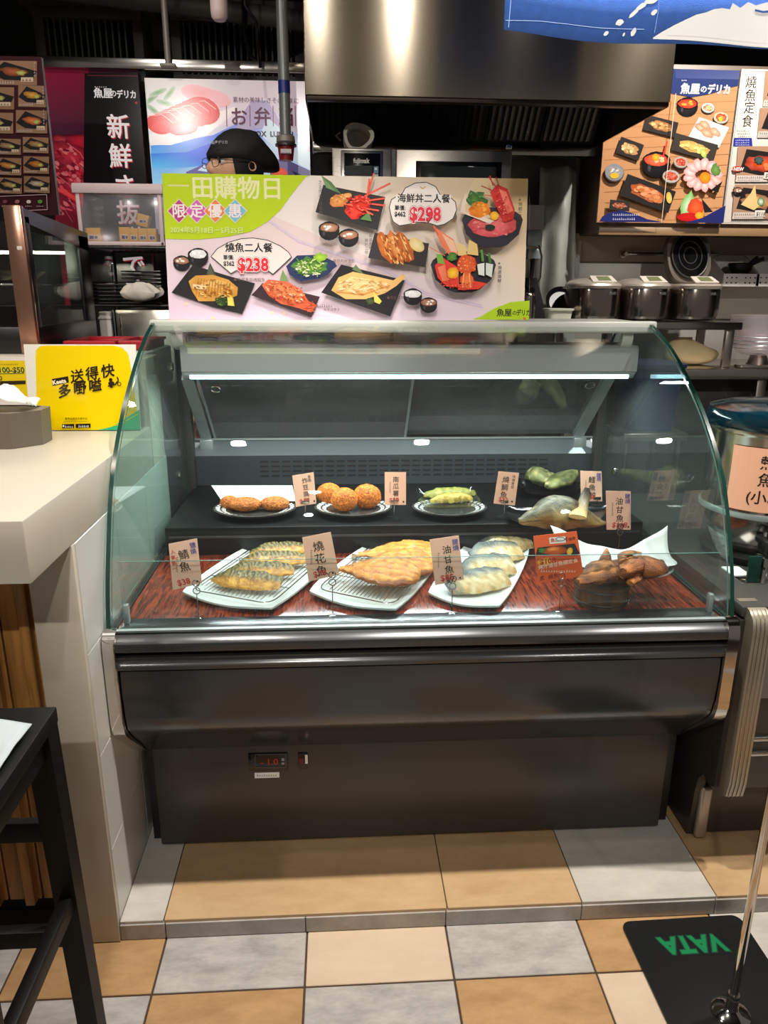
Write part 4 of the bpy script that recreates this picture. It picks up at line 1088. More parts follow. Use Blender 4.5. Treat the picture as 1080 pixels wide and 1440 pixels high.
def art_board(pr):
    pr.grad([(228, 455), (745, 455), (745, 240), (228, 240)], [(226, 200, 222), (232, 214, 226), (226, 204, 172), (226, 212, 206)])
    pr.grad([(376, 300), (490, 350), (700, 430), (745, 432), (745, 250), (400, 245)], [(232, 222, 214), (232, 220, 214), (234, 216, 212), (230, 212, 194), (218, 190, 140), (230, 220, 214)])
    for k, c in ((0, (214, 196, 216)), (3, (200, 180, 206))):
        pr.line([(376, 308+k), (420, 338+k), (480, 358+k), (540, 378+k), (600, 412+k), (680, 430+k), (690, 438+k)], 2.2 if not k else 1, c)
    pr.grad([(690, 455), (745, 455), (742, 250), (668, 251), (640, 300), (660, 400)], [(232, 214, 214), (230, 214, 206), (222, 186, 122), (226, 204, 160), (232, 216, 200), (232, 214, 212)])
    for x, y in ((262, 427), (383, 440), (400, 441), (300, 447)): pr.blob(x, y, 3.2, 2.4, (240, 214, 180), n=7, jag=.3)
    # lime corner
    pr.poly([(226, 336), (226, 240), (436, 240), (430, 249), (412, 271), (394, 296), (376, 312), (352, 326), (320, 333), (280, 337)], (182, 206, 24))
    pr.text('一', 236, 274, 32, (214, 214, 150), -.005); pr.text('田購物日', 269, 276, 32, (226, 226, 168), .03, wid=1.02)
    for x, c in ((252, (182, 60, 116)), (277, (206, 96, 176)), (303, (232, 128, 70)), (331, (120, 184, 208))):
        y = 297
        pr.poly([(x-17, y), (x, y+17.5), (x+17, y), (x, y-17.5)], (228, 206, 200)); pr.poly([(x-15.4, y), (x, y+16), (x+15.4, y), (x, y-16)], c)
    for ch, x in zip('限定優惠', (242, 267, 293, 321)): pr.text(ch, x, 304.5, 20, (238, 226, 224), .03)
    pr.text('2024年5月18日－5月25日', 240, 327, 9.4, (214, 226, 140), .03)
    # fan caption
    fan = [(297, 361), (306, 350), (322, 341), (340, 336), (356, 335), (376, 338), (394, 346), (406, 355), (410, 362), (384, 386), (376, 380), (352, 375), (334, 380), (325, 385)]
    pr.poly(fan, (232, 220, 214)); pr.line(fan, 1.1, (60, 54, 56), True)
    pr.text('燒魚二人餐', 317, 353.5, 13.4, BLK, .025)
    pr.text('單價:', 314, 365, 7, BLK, .02); pr.text('$362', 314.5, 374, 8.4, BLK, .03, wid=.9)
    for b_, c in ((.09, (150, 40, 50)), (.07, (244, 240, 238)), (.035, (222, 44, 58))): pr.text('$238', 334.5, 381, 24.5, c, b_, wid=.87)
    # bowls on the lime side
    bowl(pr, 256, 367, 12, SOUP); bowl(pr, 279, 358, 14.5, RICE)
    # grilled fish 1 on a black slate
    pr.poly([(242, 412), (272, 373), (300, 382), (327, 390), (359, 399), (341, 442), (300, 432)], (38, 36, 38))
    pr.poly([(291, 386), (296, 370), (306, 390)], (60, 70, 56)); pr.poly([(292, 386), (296, 372), (302, 389)], (84, 92, 70))
    pr.poly([(266, 396), (276, 388), (300, 387), (322, 394), (335, 405), (334, 416), (322, 421), (300, 424), (280, 424), (271, 410)], (206, 150, 66), 16)
    pr.poly([(280, 402), (300, 393), (318, 397), (330, 406), (318, 408), (296, 404)], (226, 180, 104), 14)
    for i in range(12): pr.line([(280+i*4, 392+i*.6), (276+i*4.3, 418-i*.3)], 1.0, (176, 112, 40))
    pr.poly([(272, 400), (292, 403), (290, 408), (272, 406)], (236, 206, 160)); pr.blob(313, 424, 9, 8, (70, 92, 50), (40, 56, 34), jag=.25, n=14)
    pr.poly([(320, 408), (328, 420), (330, 431), (321, 430)], (236, 206, 100)); pr.line([(320, 408), (328, 420), (330, 431)], 1.4, (226, 170, 40))
    pr.text('●味噌黑蒜烤鯛魚', 329, 396, 5.6, (96, 74, 70), .0)
    pr.speck(302, 407, 28, 13, 70, [(236, 196, 120), (176, 106, 36), (226, 170, 84), (150, 86, 30)], .1, 2.2, .8); pr.speck(313, 424, 8, 7, 26, [(96, 130, 60), (40, 60, 30)])
    # red grilled fish
    pr.poly([(354, 416), (370, 399), (450, 418), (438, 447)], (58, 40, 46)); pr.poly([(393, 398), (398, 380), (406, 396)], (120, 150, 96))
    pr.poly([(369, 402), (378, 394), (404, 397), (424, 408), (434, 424), (446, 430), (438, 440), (420, 434), (396, 428), (378, 416)], (212, 98, 60), 18)
    pr.poly([(380, 402), (400, 400), (420, 412), (428, 424), (404, 422), (386, 412)], (236, 150, 96), 16)
    for i in range(18): pr.blob(384+R.uniform(0, 42), 403+R.uniform(0, 22), 1.2, .9, (150, 50, 34), n=6)
    pr.micro(446, 433, 22, 4, (110, 90, 90), 7); pr.text('太平洋帶子', 455, 438, 4.6, (90, 70, 70))
    pr.speck(402, 413, 30, 12, 90, [(240, 160, 110), (196, 76, 44), (228, 120, 70), (170, 60, 40), (244, 190, 150)], .35, 2, 1); pr.speck(437, 433, 9, 9, 22, [(236, 110, 80), (180, 50, 30)])
    # salad
    pr.poly([(403, 376), (418, 361), (448, 360), (470, 369), (474, 376), (450, 393), (424, 397), (408, 388)], (40, 52, 92))
    pr.blob(438, 378, 30, 15, (60, 80, 110), (36, 48, 84)); pr.blob(436, 376, 23, 13, (130, 170, 70), (70, 120, 50), jag=.2, a=18)
    for i in range(24): x, y = 436+R.uniform(-17, 17), 375+R.uniform(-11, 13); pr.line([(x, y), (x+R.uniform(-7, 7), y+R.uniform(-7, 7))], 1.3, R.choice([(228, 222, 190), (90, 140, 50), (190, 216, 110), (50, 90, 50)]))
    pr.blob(450, 364, 9, 6, (172, 206, 60), (120, 170, 50), jag=.3); pr.text('鹽昆布拌菠菜', 468, 371, 5.2, (110, 84, 80))
    pr.speck(436, 378, 22, 12, 60, [(60, 110, 40), (200, 216, 150), (150, 186, 80), (232, 226, 200)], 0, 2.4, .8)
    # split fish on slate
    pr.poly([(452, 413), (480, 374), (568, 396), (548, 446)], (34, 32, 34)); pr.poly([(495, 381), (500, 374), (512, 388)], (100, 120, 84))
    pr.poly([(466, 410), (476, 392), (496, 384), (530, 391), (552, 396), (566, 387), (569, 392), (556, 404), (540, 414), (514, 422), (486, 422)], (222, 170, 102), 14)
    pr.poly([(474, 404), (494, 391), (526, 396), (546, 400), (520, 408), (492, 412)], (236, 196, 136), 12); pr.line([(472, 412), (510, 416), (548, 403)], 1.6, (190, 126, 60))
    pr.blob(520, 425, 6, 5, (76, 96, 56), (50, 60, 36), jag=.3); pr.poly([(524, 410), (536, 425), (533, 429), (526, 426)], (228, 196, 90)); pr.text('●季節花魚干', 543, 422, 5, (96, 74, 70))
    pr.speck(510, 404, 36, 11, 80, [(240, 206, 150), (206, 150, 84), (196, 136, 70), (246, 220, 176)], .02, 3, .8); bowl(pr, 579, 415, 13, RICE); bowl(pr, 601, 427, 12, SOUP)
    # upper row: lobster slate
    pr.poly([(444, 302), (455, 264), (541, 281), (530, 327)], (46, 46, 46)); pr.poly([(452, 251), (459, 268), (480, 277), (466, 260)], (90, 120, 80)); pr.poly([(452, 251), (459, 268), (472, 273)], (116, 146, 100))
    pr.blob(477, 286, 14, 9, (232, 168, 92), (206, 120, 60), -.3, jag=.12, a=12); pr.blob(486, 281, 9, 5, (240, 190, 120), (214, 140, 70), -.4)
    pr.blob(504, 292, 17, 12, (226, 60, 40), (204, 36, 34), -.6, jag=.14, a=16); pr.blob(496, 303, 12, 8, (238, 84, 60), (214, 44, 40), .5, jag=.12)
    for a, b in (((514, 284), (525, 245)), ((512, 280), (548, 262)), ((516, 290), (541, 293)), ((518, 286), (540, 283)), ((508, 296), (532, 300)), ((516, 278), (519, 256)), ((510, 298), (524, 306))): pr.line([a, b], 2.6, (222, 56, 42)); pr.line([a, b], 1.0, (240, 120, 96))
    pr.poly([(506, 312), (518, 301), (522, 315)], (96, 130, 76)); pr.text('芝士焗波士頓龍蝦', 448, 258, 5.4, (96, 84, 80), 0, vert=True)
    pr.speck(503, 293, 18, 14, 60, [(244, 110, 84), (190, 30, 26), (232, 70, 50)], .3, 2.2, 1); pr.speck(478, 285, 12, 8, 24, [(246, 200, 130), (210, 140, 70)])
    bowl(pr, 463, 324, 14.5, SOUP); bowl(pr, 490, 334, 14, SOUP)
    # chicken strips
    pr.poly([(517, 366), (526, 331), (601, 346), (596, 379)], (52, 48, 50))
    for x, c in ((541, (216, 130, 60)), (556, (230, 156, 84)), (568, (206, 118, 50))): pr.blob(x, 351, 9, 23, c, (176, 86, 34), -.42, jag=.1, a=18); pr.line([(x-6, 336), (x+8, 368)], 1.6, (242, 190, 120))
    pr.blob(584, 348, 12, 8, (240, 226, 180), (226, 196, 120), .7); pr.text('和風香燒', 518, 333, 5, (90, 80, 76), 0, vert=True); pr.text('雞扒二份', 512, 339, 5, (90, 80, 76), 0, vert=True)
    pr.speck(556, 351, 24, 18, 80, [(242, 186, 112), (180, 96, 36), (230, 150, 76), (150, 74, 30)], 1.1, 3, .9)
    # cloud caption
    cl = [(548, 306), (546, 296), (549, 286), (557, 281), (562, 281), (568, 270), (582, 263), (597, 262), (610, 268), (616, 279), (628, 281), (637, 289), (639, 300), (634, 312), (622, 320), (612, 322), (600, 318), (585, 317), (572, 320), (560, 322), (551, 316)]
    pr.poly(cl, (232, 222, 216)); pr.line(cl, 1.1, (60, 54, 56), True)
    pr.poly([(555, 279), (631, 279), (631, 288), (555, 288)], (232, 222, 216)); pr.text('海鮮丼二人餐', 557, 288.5, 12.2, BLK, .025)
    pr.text('單價:', 553, 300, 7, BLK, .02); pr.text('$462', 553, 309, 8.4, BLK, .03, wid=.9)
    for b_, c in ((.09, (150, 40, 50)), (.07, (244, 240, 238)), (.035, (226, 56, 74))): pr.text('$298', 573.5, 314.5, 24.5, c, b_, wid=.87)
    pr.line([(588, 268), (592, 271), (596, 268)], 1, (200, 160, 70))
    # two seafood bowls
    for (x, y, r) in ((688, 322, 42), (648, 384, 45)):
        pr.poly([(x-r, y-8), (x-r*.86, y+12), (x-r*.5, y+26), (x-r*.25, y+30), (x+r*.25, y+30), (x+r*.5, y+26), (x+r*.86, y+12), (x+r, y-8)], (44, 40, 50))
        pr.blob(x, y-8, r, r*.42, (30, 28, 34), (54, 48, 58))
    pr.blob(688, 321, 33, 16, (226, 110, 108), (206, 76, 80), jag=.06, a=14)
    for i in range(34): pr.blob(688+R.uniform(-27, 27), 323+R.uniform(-10, 12), 2.2, 1.5, R.choice([(240, 140, 130), (214, 84, 84), (232, 120, 118)]), n=6)
    pr.blob(664, 287, 15, 12, (80, 126, 58), (54, 92, 44), jag=.28, n=16); pr.poly([(643, 304), (650, 276), (653, 300), (690, 316), (684, 320)], (226, 206, 186)); pr.poly([(650, 292), (674, 300), (690, 314), (650, 304)], (216, 190, 160))
    pr.blob(670, 300, 15, 11, (240, 150, 40), (222, 116, 24), jag=.14, a=16)
    for i in range(12): pr.blob(670+R.uniform(-11, 11), 300+R.uniform(-7, 7), 2.4, 1.6, R.choice([(246, 176, 70), (226, 120, 30)]), n=6)
    pr.blob(690, 309, 6, 6, (244, 200, 50), (230, 160, 30)); pr.poly([(684, 277), (694, 266), (708, 272), (718, 300), (716, 314), (704, 318), (692, 296)], (200, 50, 44), 14); pr.poly([(696, 272), (706, 276), (716, 302), (708, 306)], (232, 116, 96), 10)
    for a, b in (((694, 272), (682, 256)), ((697, 270), (692, 256)), ((690, 276), (672, 268)), ((690, 282), (676, 281)), ((688, 268), (684, 254))): pr.line([a, b], 1.4, (190, 60, 50))
    pr.blob(684, 325, 7, 4, (36, 60, 40), (24, 40, 28)); pr.text('※燒蝦二份', 723, 284, 5.6, (70, 60, 60), .01, vert=True)
    for pts, c in (([(608, 378), (618, 366), (640, 380), (642, 408), (624, 406), (612, 394)], (222, 60, 48)), ([(640, 404), (660, 398), (680, 402), (668, 410), (640, 411)], (228, 70, 50)), ([(612, 380), (622, 376), (626, 400), (618, 398)], (240, 130, 96))): pr.poly(pts, c, 18)
    pr.poly([(606, 324), (616, 330), (634, 342), (640, 362), (630, 366), (616, 348)], (232, 130, 96), 14); pr.poly([(618, 334), (634, 344), (639, 360), (630, 358)], (238, 186, 156)); pr.line([(606, 323), (613, 336)], 2, (230, 90, 70)); pr.line([(600, 352), (622, 364)], 1.2, (226, 120, 90))
    pr.poly([(610, 362), (618, 362), (622, 376), (612, 374)], (120, 170, 70)); pr.blob(632, 366, 7, 6, (100, 150, 60), (60, 110, 46), jag=.25)
    pr.poly([(638, 346), (650, 350), (652, 364), (640, 364)], (226, 196, 130)); pr.poly([(655, 342), (666, 348), (668, 364), (652, 362)], (222, 190, 120))
    pr.blob(652, 376, 14, 13, (236, 112, 60), (214, 80, 36), jag=.12, a=14); pr.blob(652, 398, 9, 12, (240, 130, 70), (220, 90, 40), jag=.12); pr.line([(648, 388), (646, 408)], 1.4, (246, 170, 110)); pr.line([(655, 388), (657, 408)], 1.4, (246, 170, 110))
    pr.blob(633, 388, 8, 8, (246, 200, 50), (232, 150, 30), jag=.08)
    pr.poly([(666, 376), (676, 374), (676, 392), (668, 390)], (226, 228, 220)); pr.poly([(678, 374), (688, 376), (686, 394), (678, 390)], (214, 220, 212)); pr.line([(672, 356), (674, 372)], 3.4, (84, 140, 60)); pr.line([(682, 360), (684, 374)], 3.4, (70, 120, 56))
    pr.speck(652, 378, 14, 12, 40, [(246, 140, 84), (216, 84, 40), (250, 176, 120)]); pr.speck(640, 402, 26, 7, 40, [(236, 80, 60), (190, 40, 36), (244, 120, 90)]); pr.speck(702, 296, 9, 20, 40, [(226, 90, 70), (170, 36, 36), (240, 150, 130)], -.3); pr.speck(664, 287, 13, 10, 30, [(60, 110, 46), (110, 160, 80)])
    pr.text('※燒選海鮮', 694, 372, 5.4, (70, 60, 60), .01, vert=True)
    for k in range(2): pr.blob(646+k*3, 410, 3, 2, (200, 60, 40), n=6)
    pr.poly([(658, 460), (670, 448), (690, 436), (712, 428), (745, 426), (745, 460)], (176, 208, 34)); pr.text('魚屋', 692, 446.5, 10.5, (40, 52, 20), .03); pr.text('の', 713, 445.5, 7, (40, 52, 20), .02); pr.text('デリカ', 719, 446, 9, (40, 52, 20), .03, wid=.72)
    pr.rect(728.5, 449, 732, 452.5, (210, 110, 60)); pr.microv(736.2, 282, 140, 1.8, (110, 96, 84), 56)
board('promotion_board', 'wide cream and lilac promotional board with a lime corner standing on the deli case', 'sign', [(229, 243), (741.5, 252), (737.5, 453), (237, 449.5)], 2.13, math.radians(7), .006, 'paper', art_board, 'print')

# ---- lit posters on the back, left
LY = 3.50
def art_fresh(pr):
    pr.rect(60, 88, 230, 480, (70, 28, 48))
    pr.grad([(60, 480), (230, 480), (230, 190), (60, 190)], [(150, 20, 40), (120, 14, 30), (70, 16, 36), (110, 26, 50)])
    for i in range(15):
        x, y = 60+R.uniform(0, 90), 195+R.uniform(0, 120); pr.blob(x, y, R.uniform(16, 34), R.uniform(8, 18), R.choice([(196, 46, 66), (214, 70, 84), (160, 30, 50)]), (120, 16, 36), R.uniform(.2, .9), jag=.12, a=14)
    pr.speck(92, 255, 40, 50, 170, [(206, 76, 88), (150, 24, 44), (190, 44, 60), (216, 110, 116), (120, 14, 30)], .6, 4, 2.2)
    for i in range(12):
        x = 72+R.uniform(0, 60); y = 200+R.uniform(0, 90); pr.line([(x, y), (x+18, y+14), (x+30, y+34)], R.uniform(.6, 1.4), (206, 90, 104))
    for i in range(9): pr.line([(70+i*9, 262+i*2), (110+i*9, 284+i*3), (140+i*8, 300+i*4)], 4, R.choice([(206, 30, 40), (230, 70, 72), (180, 20, 32)]))
    pr.grad([(60, 190), (125, 190), (125, 88), (60, 88)], [(70, 30, 54), (60, 26, 46), (120, 20, 44), (130, 26, 50)])
    pr.poly([(122, 480), (120, 104), (232, 104), (232, 480)], (16, 14, 15))
    pr.line([(124, 107), (203, 108)], .8, (120, 30, 44)); pr.line([(203, 108), (213, 255)], 1, (150, 30, 46))
    pr.text('魚屋', 133, 137, 13.5, (232, 226, 226), .035); pr.text('の', 156, 136, 9.5, (232, 226, 226), .03); pr.text('デリカ', 165, 138, 11.5, (232, 226, 226), .04, wid=.82)
    pr.micro(134, 124, 18, 2, (210, 200, 200), 6); pr.rect(191, 144, 194, 147, (190, 40, 50))
    for ch, x, y in (('新', 152, 192), ('鮮', 155, 233), ('さ', 161, 275), ('抜', 166, 312), ('群', 170, 348), ('で', 174, 386), ('す', 178, 420)):
        pr.text(ch, x+1.3, y+1.3, 33, (176, 40, 56), .03); pr.text(ch, x, y, 33, (240, 232, 232), .022)
def art_lunch(pr):
    pr.grad([(200, 470), (460, 470), (460, 105), (200, 105)], [(190, 200, 226), (214, 190, 206), (206, 190, 200), (214, 206, 200)])
    pr.grad([(205, 200), (300, 180), (430, 150), (435, 108), (205, 104)], [(226, 222, 226), (224, 206, 216), (200, 176, 190), (204, 186, 192), (222, 216, 208)])
    pr.grad([(212, 205), (300, 190), (350, 165), (432, 190), (434, 260), (212, 260)], [(50, 150, 232), (30, 84, 214), (190, 180, 226), (200, 206, 220), (180, 200, 226), (150, 206, 240)])
    pr.grad([(212, 216), (262, 214), (300, 200), (296, 232), (240, 238), (214, 236)], [(10, 120, 224), (0, 90, 220), (30, 60, 206), (80, 120, 226), (120, 190, 236), (90, 190, 238)])
    pr.grad([(207, 190), (240, 178), (300, 160), (330, 150), (332, 158), (290, 190), (240, 204), (212, 204)], [(240, 232, 226), (246, 238, 230), (246, 236, 228), (244, 228, 224), (236, 214, 220), (246, 232, 226), (248, 240, 232), (240, 230, 230)])
    for x, y in ((212, 140), (222, 130), (232, 145), (216, 155), (238, 132)): pr.blob(x, y, 14, 4, (110, 160, 100), (190, 200, 180), R.uniform(-1, 1), n=12, a=8)
    for i in range(6): pr.blob(300+i*3-i*7, 138-i*1.2, 26, 12, (238, 150, 150), (236, 180, 184), .25, a=5)
    for i in range(7):
        x = 284-i*10; y = 156+i*3.2; pr.blob(x, y, 26-i*1.2, 19-i, (234, 92-i*6, 88-i*8), (214, 44-i*4, 50-i*5), .35, n=22, a=4); pr.line([(x-16, y-12), (x+4, y-14), (x+20, y-2)], 1.2, (246, 180, 170))
    pr.blob(228, 178, 16, 7, (240, 40, 50), (232, 60, 60), -.2); pr.blob(258, 182, 20, 8, (244, 110, 130), (238, 70, 80), -.12)
    pr.poly([(330, 185), (344, 156), (354, 142), (376, 141), (400, 180), (420, 210), (400, 215), (372, 180)], (176, 160, 190)); pr.poly([(376, 165), (410, 195), (436, 215), (436, 240), (396, 215), (366, 190)], (206, 222, 232))
    pr.poly([(262, 242), (296, 227), (310, 228), (310, 262), (262, 262)], (96, 92, 150)); pr.poly([(380, 222), (410, 228), (436, 240), (436, 262), (380, 262)], (92, 84, 130))
    pr.blob(392, 242, 13, 7, (226, 70, 40), (206, 46, 34), .2, jag=.15); pr.poly([(278, 240), (288, 232), (292, 242)], (200, 220, 240)); pr.poly([(410, 240), (424, 246), (420, 252)], (40, 44, 70))
    pr.text('素材の美味しさそのままに', 327.5, 143.5, 7.8, (90, 60, 76), .005)
    for x in (318.5, 351.5, 384, 415): pr.line([(x, 149), (x+.5, 178)], 1, (120, 50, 76))
    for ch, x in (('お', 324), ('弁', 357), ('当', 390)): pr.text(ch, x, 174.5, 25, (84, 30, 54), .02)
    pr.text('BOX  LUNCH', 354.5, 192, 9.6, (44, 36, 60), .035)
board('lit_poster', 'glossy red and black backlit poster with large white vertical characters', 'poster', [(67, 92), (204, 107), (212, 430), (80, 430)], LY, 0, .05, 'steel', art_fresh, 'litdim')
board('lit_poster', 'bright backlit box-lunch poster with pink sashimi on blue', 'poster', [(205, 107), (432, 117), (440, 330), (218, 330)], LY, 0, .05, 'steel', art_lunch, 'lit')
# ---- dark red menu board far left
def menu_dish(pr, x0, y0, x1, y1, c):
    w_, h_ = x1-x0, y1-y0
    pr.poly([(x0, y1), (x1, y1+1), (x1, y0+1), (x0, y0)], (150, 112, 84), 10)
    pr.poly([(x0, y0+h_*.55), (x0+w_*.3, y0+h_*.05), (x1, y0+h_*.45), (x1-w_*.1, y0+h_*.85), (x0+w_*.3, y0+h_*.8)], (28, 26, 28))
    pr.blob((x0+x1)/2, (y0+y1)/2-h_*.04, w_*.30, h_*.17, c, mixc(c, (90, 40, 20), .6), .15, jag=.18, a=20); pr.blob(x0+w_*.66, y0+h_*.52, w_*.10, h_*.09, (206, 200, 120), (150, 160, 70), jag=.2)
    pr.poly([(x1-w_*.34, y1-h_*.12), (x1-w_*.08, y1-h_*.12), (x1-w_*.08, y1-h_*.30), (x1-w_*.34, y1-h_*.30)], (214, 190, 160)); pr.micro(x1-w_*.32, y1-h_*.15, w_*.22, h_*.1, (90, 40, 40), 3)
    pr.micro(x0+2, y1-1.5, w_*.5, h_*.12, (200, 190, 190), 9)
def art_menu(pr):
    pr.rect(-40, 70, 90, 310, (58, 8, 20))
    for x0, y0, x1, y1, c in ((-14, 85, 52, 119, (176, 90, 50)), (-40, 122, 20, 153, (150, 140, 110)), (26, 120, 65, 150, (222, 158, 50)), (-40, 158, 19, 187, (190, 160, 130)), (23, 155, 67, 187, (220, 110, 50)),
                              (-8, 195, 30, 217, (170, 150, 110)), (33, 193, 69, 215, (190, 150, 100)), (-6, 222, 31, 246, (216, 140, 60)), (34, 220, 70, 244, (222, 140, 50)), (-4, 250, 32, 272, (180, 150, 90)), (35, 248, 71, 271, (206, 196, 176))):
        menu_dish(pr, x0, y0, x1, y1, c)
    for x, y in ((49, 88), (61, 122), (62, 155)): pr.microv(x, y, 22, 3, (200, 170, 170), 5)
    pr.line([(-10, 277), (67, 274), (68, 295), (-10, 299)], 1, (190, 160, 160), True)
    for i, x in enumerate((9, 26, 42, 58)): pr.blob(x, 284, 3.4, 2.6, [(120, 60, 66), (160, 110, 110), (220, 206, 200), (90, 150, 60)][i], n=9, jag=.1); pr.micro(x-5, 291, 10, 2, (200, 180, 180), 4)
board('menu_board', 'dark red menu board with a grid of small dish pictures', 'menu board', [(-36, 76), (66.5, 82), (74, 297), (-34, 306)], 2.95, 0, .02, 'railwhite', art_menu, 'print')

# ---- posters on the right wall box
bx = thing('wall_cabinet', 'brown wall cabinet carrying the two dish posters', 'cabinet', (1.9, 3.45, 1.66))
lx = at(848, 313, y=3.25).x; bz = at(900, 318, y=3.25).z; tz_ = at(1000, 92, y=3.25).z
MB().box(lx-.012, 2.75, 3.262, 3.585, bz-.02, tz_+.005, .003).build('body', 'wallbrown', bx)
MB().box(lx-.012, 2.75, 3.255, 3.275, bz-.035, bz-.004, .003).build('bottom_rail', mat('rail_brown', (150, 118, 84), .35), bx)
def plate(pr, x, y, rx, ry, base, food, rot=.1):
    pr.blob(x, y+1, rx*1.05, ry*1.08, (60, 50, 46), (70, 58, 50), rot); pr.blob(x, y, rx, ry, base, base, rot); pr.blob(x, y, rx*.72, ry*.68, food, mixc(food, (110, 50, 30), .35), rot, jag=.15, a=20)
    for i in range(7): pr.blob(x+R.uniform(-.45, .45)*rx, y+R.uniform(-.4, .4)*ry, rx*.16, ry*.14, jit(mixc(food, (250, 220, 180), .4), 25), n=7)
    pr.speck(x, y, rx*.6, ry*.5, 16, [mixc(food, (60, 30, 20), .4), mixc(food, (250, 230, 200), .4), food], rot, 1, .7)
def slate(pr, cx, cy, w_, h_, col, food, rot=.3, dots=8):
    ca, sa = math.cos(rot), math.sin(rot)
    def q(a, b): return (cx+a*w_/2*ca-b*h_/2*sa, cy+a*w_/2*sa+b*h_/2*ca)
    pr.poly([q(-1, 1), q(1, 1), q(1, -1), q(-1, -1)], col); x, y = q(0, 0)
    pr.blob(x, y, w_*.36, h_*.30, food, mixc(food, (120, 60, 30), .4), rot, jag=.15, a=20)
    pr.speck(x, y, w_*.33, h_*.27, 26, [mixc(food, (60, 30, 20), .5), mixc(food, (250, 230, 190), .45), food], rot, 1.3, .7)
    for i in range(dots): a, b = q(R.uniform(-.6, .6), R.uniform(-.35, .35)); pr.blob(a, b, w_*.07, h_*.10, jit(mixc(food, (240, 210, 160), .3), 30), n=7)
def art_deli(pr):
    pr.grad([(835, 320), (1020, 320), (1050, 90), (840, 90)], [(188, 136, 92), (206, 150, 104), (190, 138, 96), (180, 130, 92)])
    for i in range(14): pr.line([(850, 120+i*15), (1040, 112+i*15)], .7, (170, 118, 78))
    pr.poly([(838, 88), (1050, 88), (1050, 121), (1024, 124), (1000, 132), (972, 137), (945, 132), (920, 120), (860, 110)], (44, 56, 104))
    pr.grad([(950, 110), (1044, 112), (1046, 92), (950, 90)], [(60, 70, 120), (80, 88, 132), (70, 78, 122), (56, 66, 112)])
    pr.text('魚屋', 956, 130.5, 13.8, (240, 236, 232), .04); pr.text('の', 984, 129.5, 9.5, (240, 236, 232), .03); pr.text('デリカ', 993.5, 131, 12.8, (240, 236, 232), .05, wid=.86); pr.micro(958, 114, 8, 2, (220, 220, 220), 4)
    bowl(pr, 966, 146, 15, ((226, 80, 44), (200, 50, 34), (240, 160, 60))); plate(pr, 995, 152, 9, 7, (190, 192, 190), (220, 190, 140)); plate(pr, 1013, 166, 10.5, 8, (196, 180, 160), (224, 90, 50)); pr.blob(1012, 168, 3, 3, (240, 190, 60))
    pr.poly([(965, 196), (982, 165), (1024, 180), (1010, 208)], (206, 206, 206)); 
    for x, y in ((984, 180), (993, 188), (1004, 186), (990, 176)): pr.blob(x, y, 9, 5, (222, 190, 160), (190, 130, 100), .6, jag=.15)
    slate(pr, 928, 178, 46, 22, (54, 48, 46), (190, 140, 86), .25); slate(pr, 975, 208, 62, 25, (60, 54, 50), (232, 196, 110), .28); pr.blob(987, 216, 4, 7, (206, 216, 120), (160, 180, 90), -.4)
    slate(pr, 884, 210, 34, 24, (50, 44, 44), (206, 170, 110), .35); bowl(pr, 921, 226, 20, ((232, 110, 70), (206, 70, 44), (240, 190, 150))); pr.blob(920, 222, 5, 5, (240, 180, 50), (230, 140, 30)); pr.line([(936, 200), (930, 222)], 2, (226, 60, 44))
    plate(pr, 862, 243, 13, 12, (130, 136, 140), (160, 170, 176)); pr.blob(862, 248, 6, 4, (230, 170, 50)); plate(pr, 955, 229, 10, 8, (170, 160, 150), (226, 70, 50)); plate(pr, 941, 249, 12, 9, (176, 170, 160), (220, 80, 60))
    for k in range(13):
        a = k/13*2*PI; pr.blob(985+19*math.cos(a), 247+15*math.sin(a), 9, 6, (240, 214, 206), (214, 150, 150), a, n=12, jag=.1, a=8)
    pr.poly([(996, 268), (1012, 256), (1006, 272)], (34, 32, 32)); pr.blob(988, 251, 8, 8, (240, 160, 40), (226, 120, 30)); pr.blob(1003, 240, 6, 8, (120, 160, 80), (80, 120, 60), jag=.25)
    slate(pr, 908, 273, 72, 32, (44, 40, 40), (196, 96, 50), .35, 22); pr.blob(937, 279, 4, 8, (230, 200, 110), (206, 170, 80), -.1)
    slate(pr, 868, 290, 28, 14, (50, 48, 46), (170, 80, 60), .1, 5); pr.blob(962, 290, 8, 20, (206, 226, 190), (120, 180, 90), .35, jag=.15); pr.blob(974, 293, 12, 12, (232, 100, 50), (214, 60, 36), jag=.12); pr.blob(964, 306, 16, 6, (214, 40, 36), (190, 24, 30)); pr.poly([(982, 280), (998, 299), (986, 300)], (36, 34, 36))
    pr.blob(979, 304, 6, 5, (240, 180, 50), (230, 150, 40))
    pr.poly([(835, 320), (844, 305), (856, 299), (872, 297), (890, 302), (906, 309), (930, 314), (960, 314), (984, 307), (1000, 298), (1016, 290), (1016, 322)], (36, 44, 104))
    pr.micro(858, 304, 38, 3, (200, 200, 216), 13); pr.micro(858, 310, 32, 3, (200, 200, 216), 11)
    pr.line([(946, 134), (926, 316)], .8, (226, 200, 170))
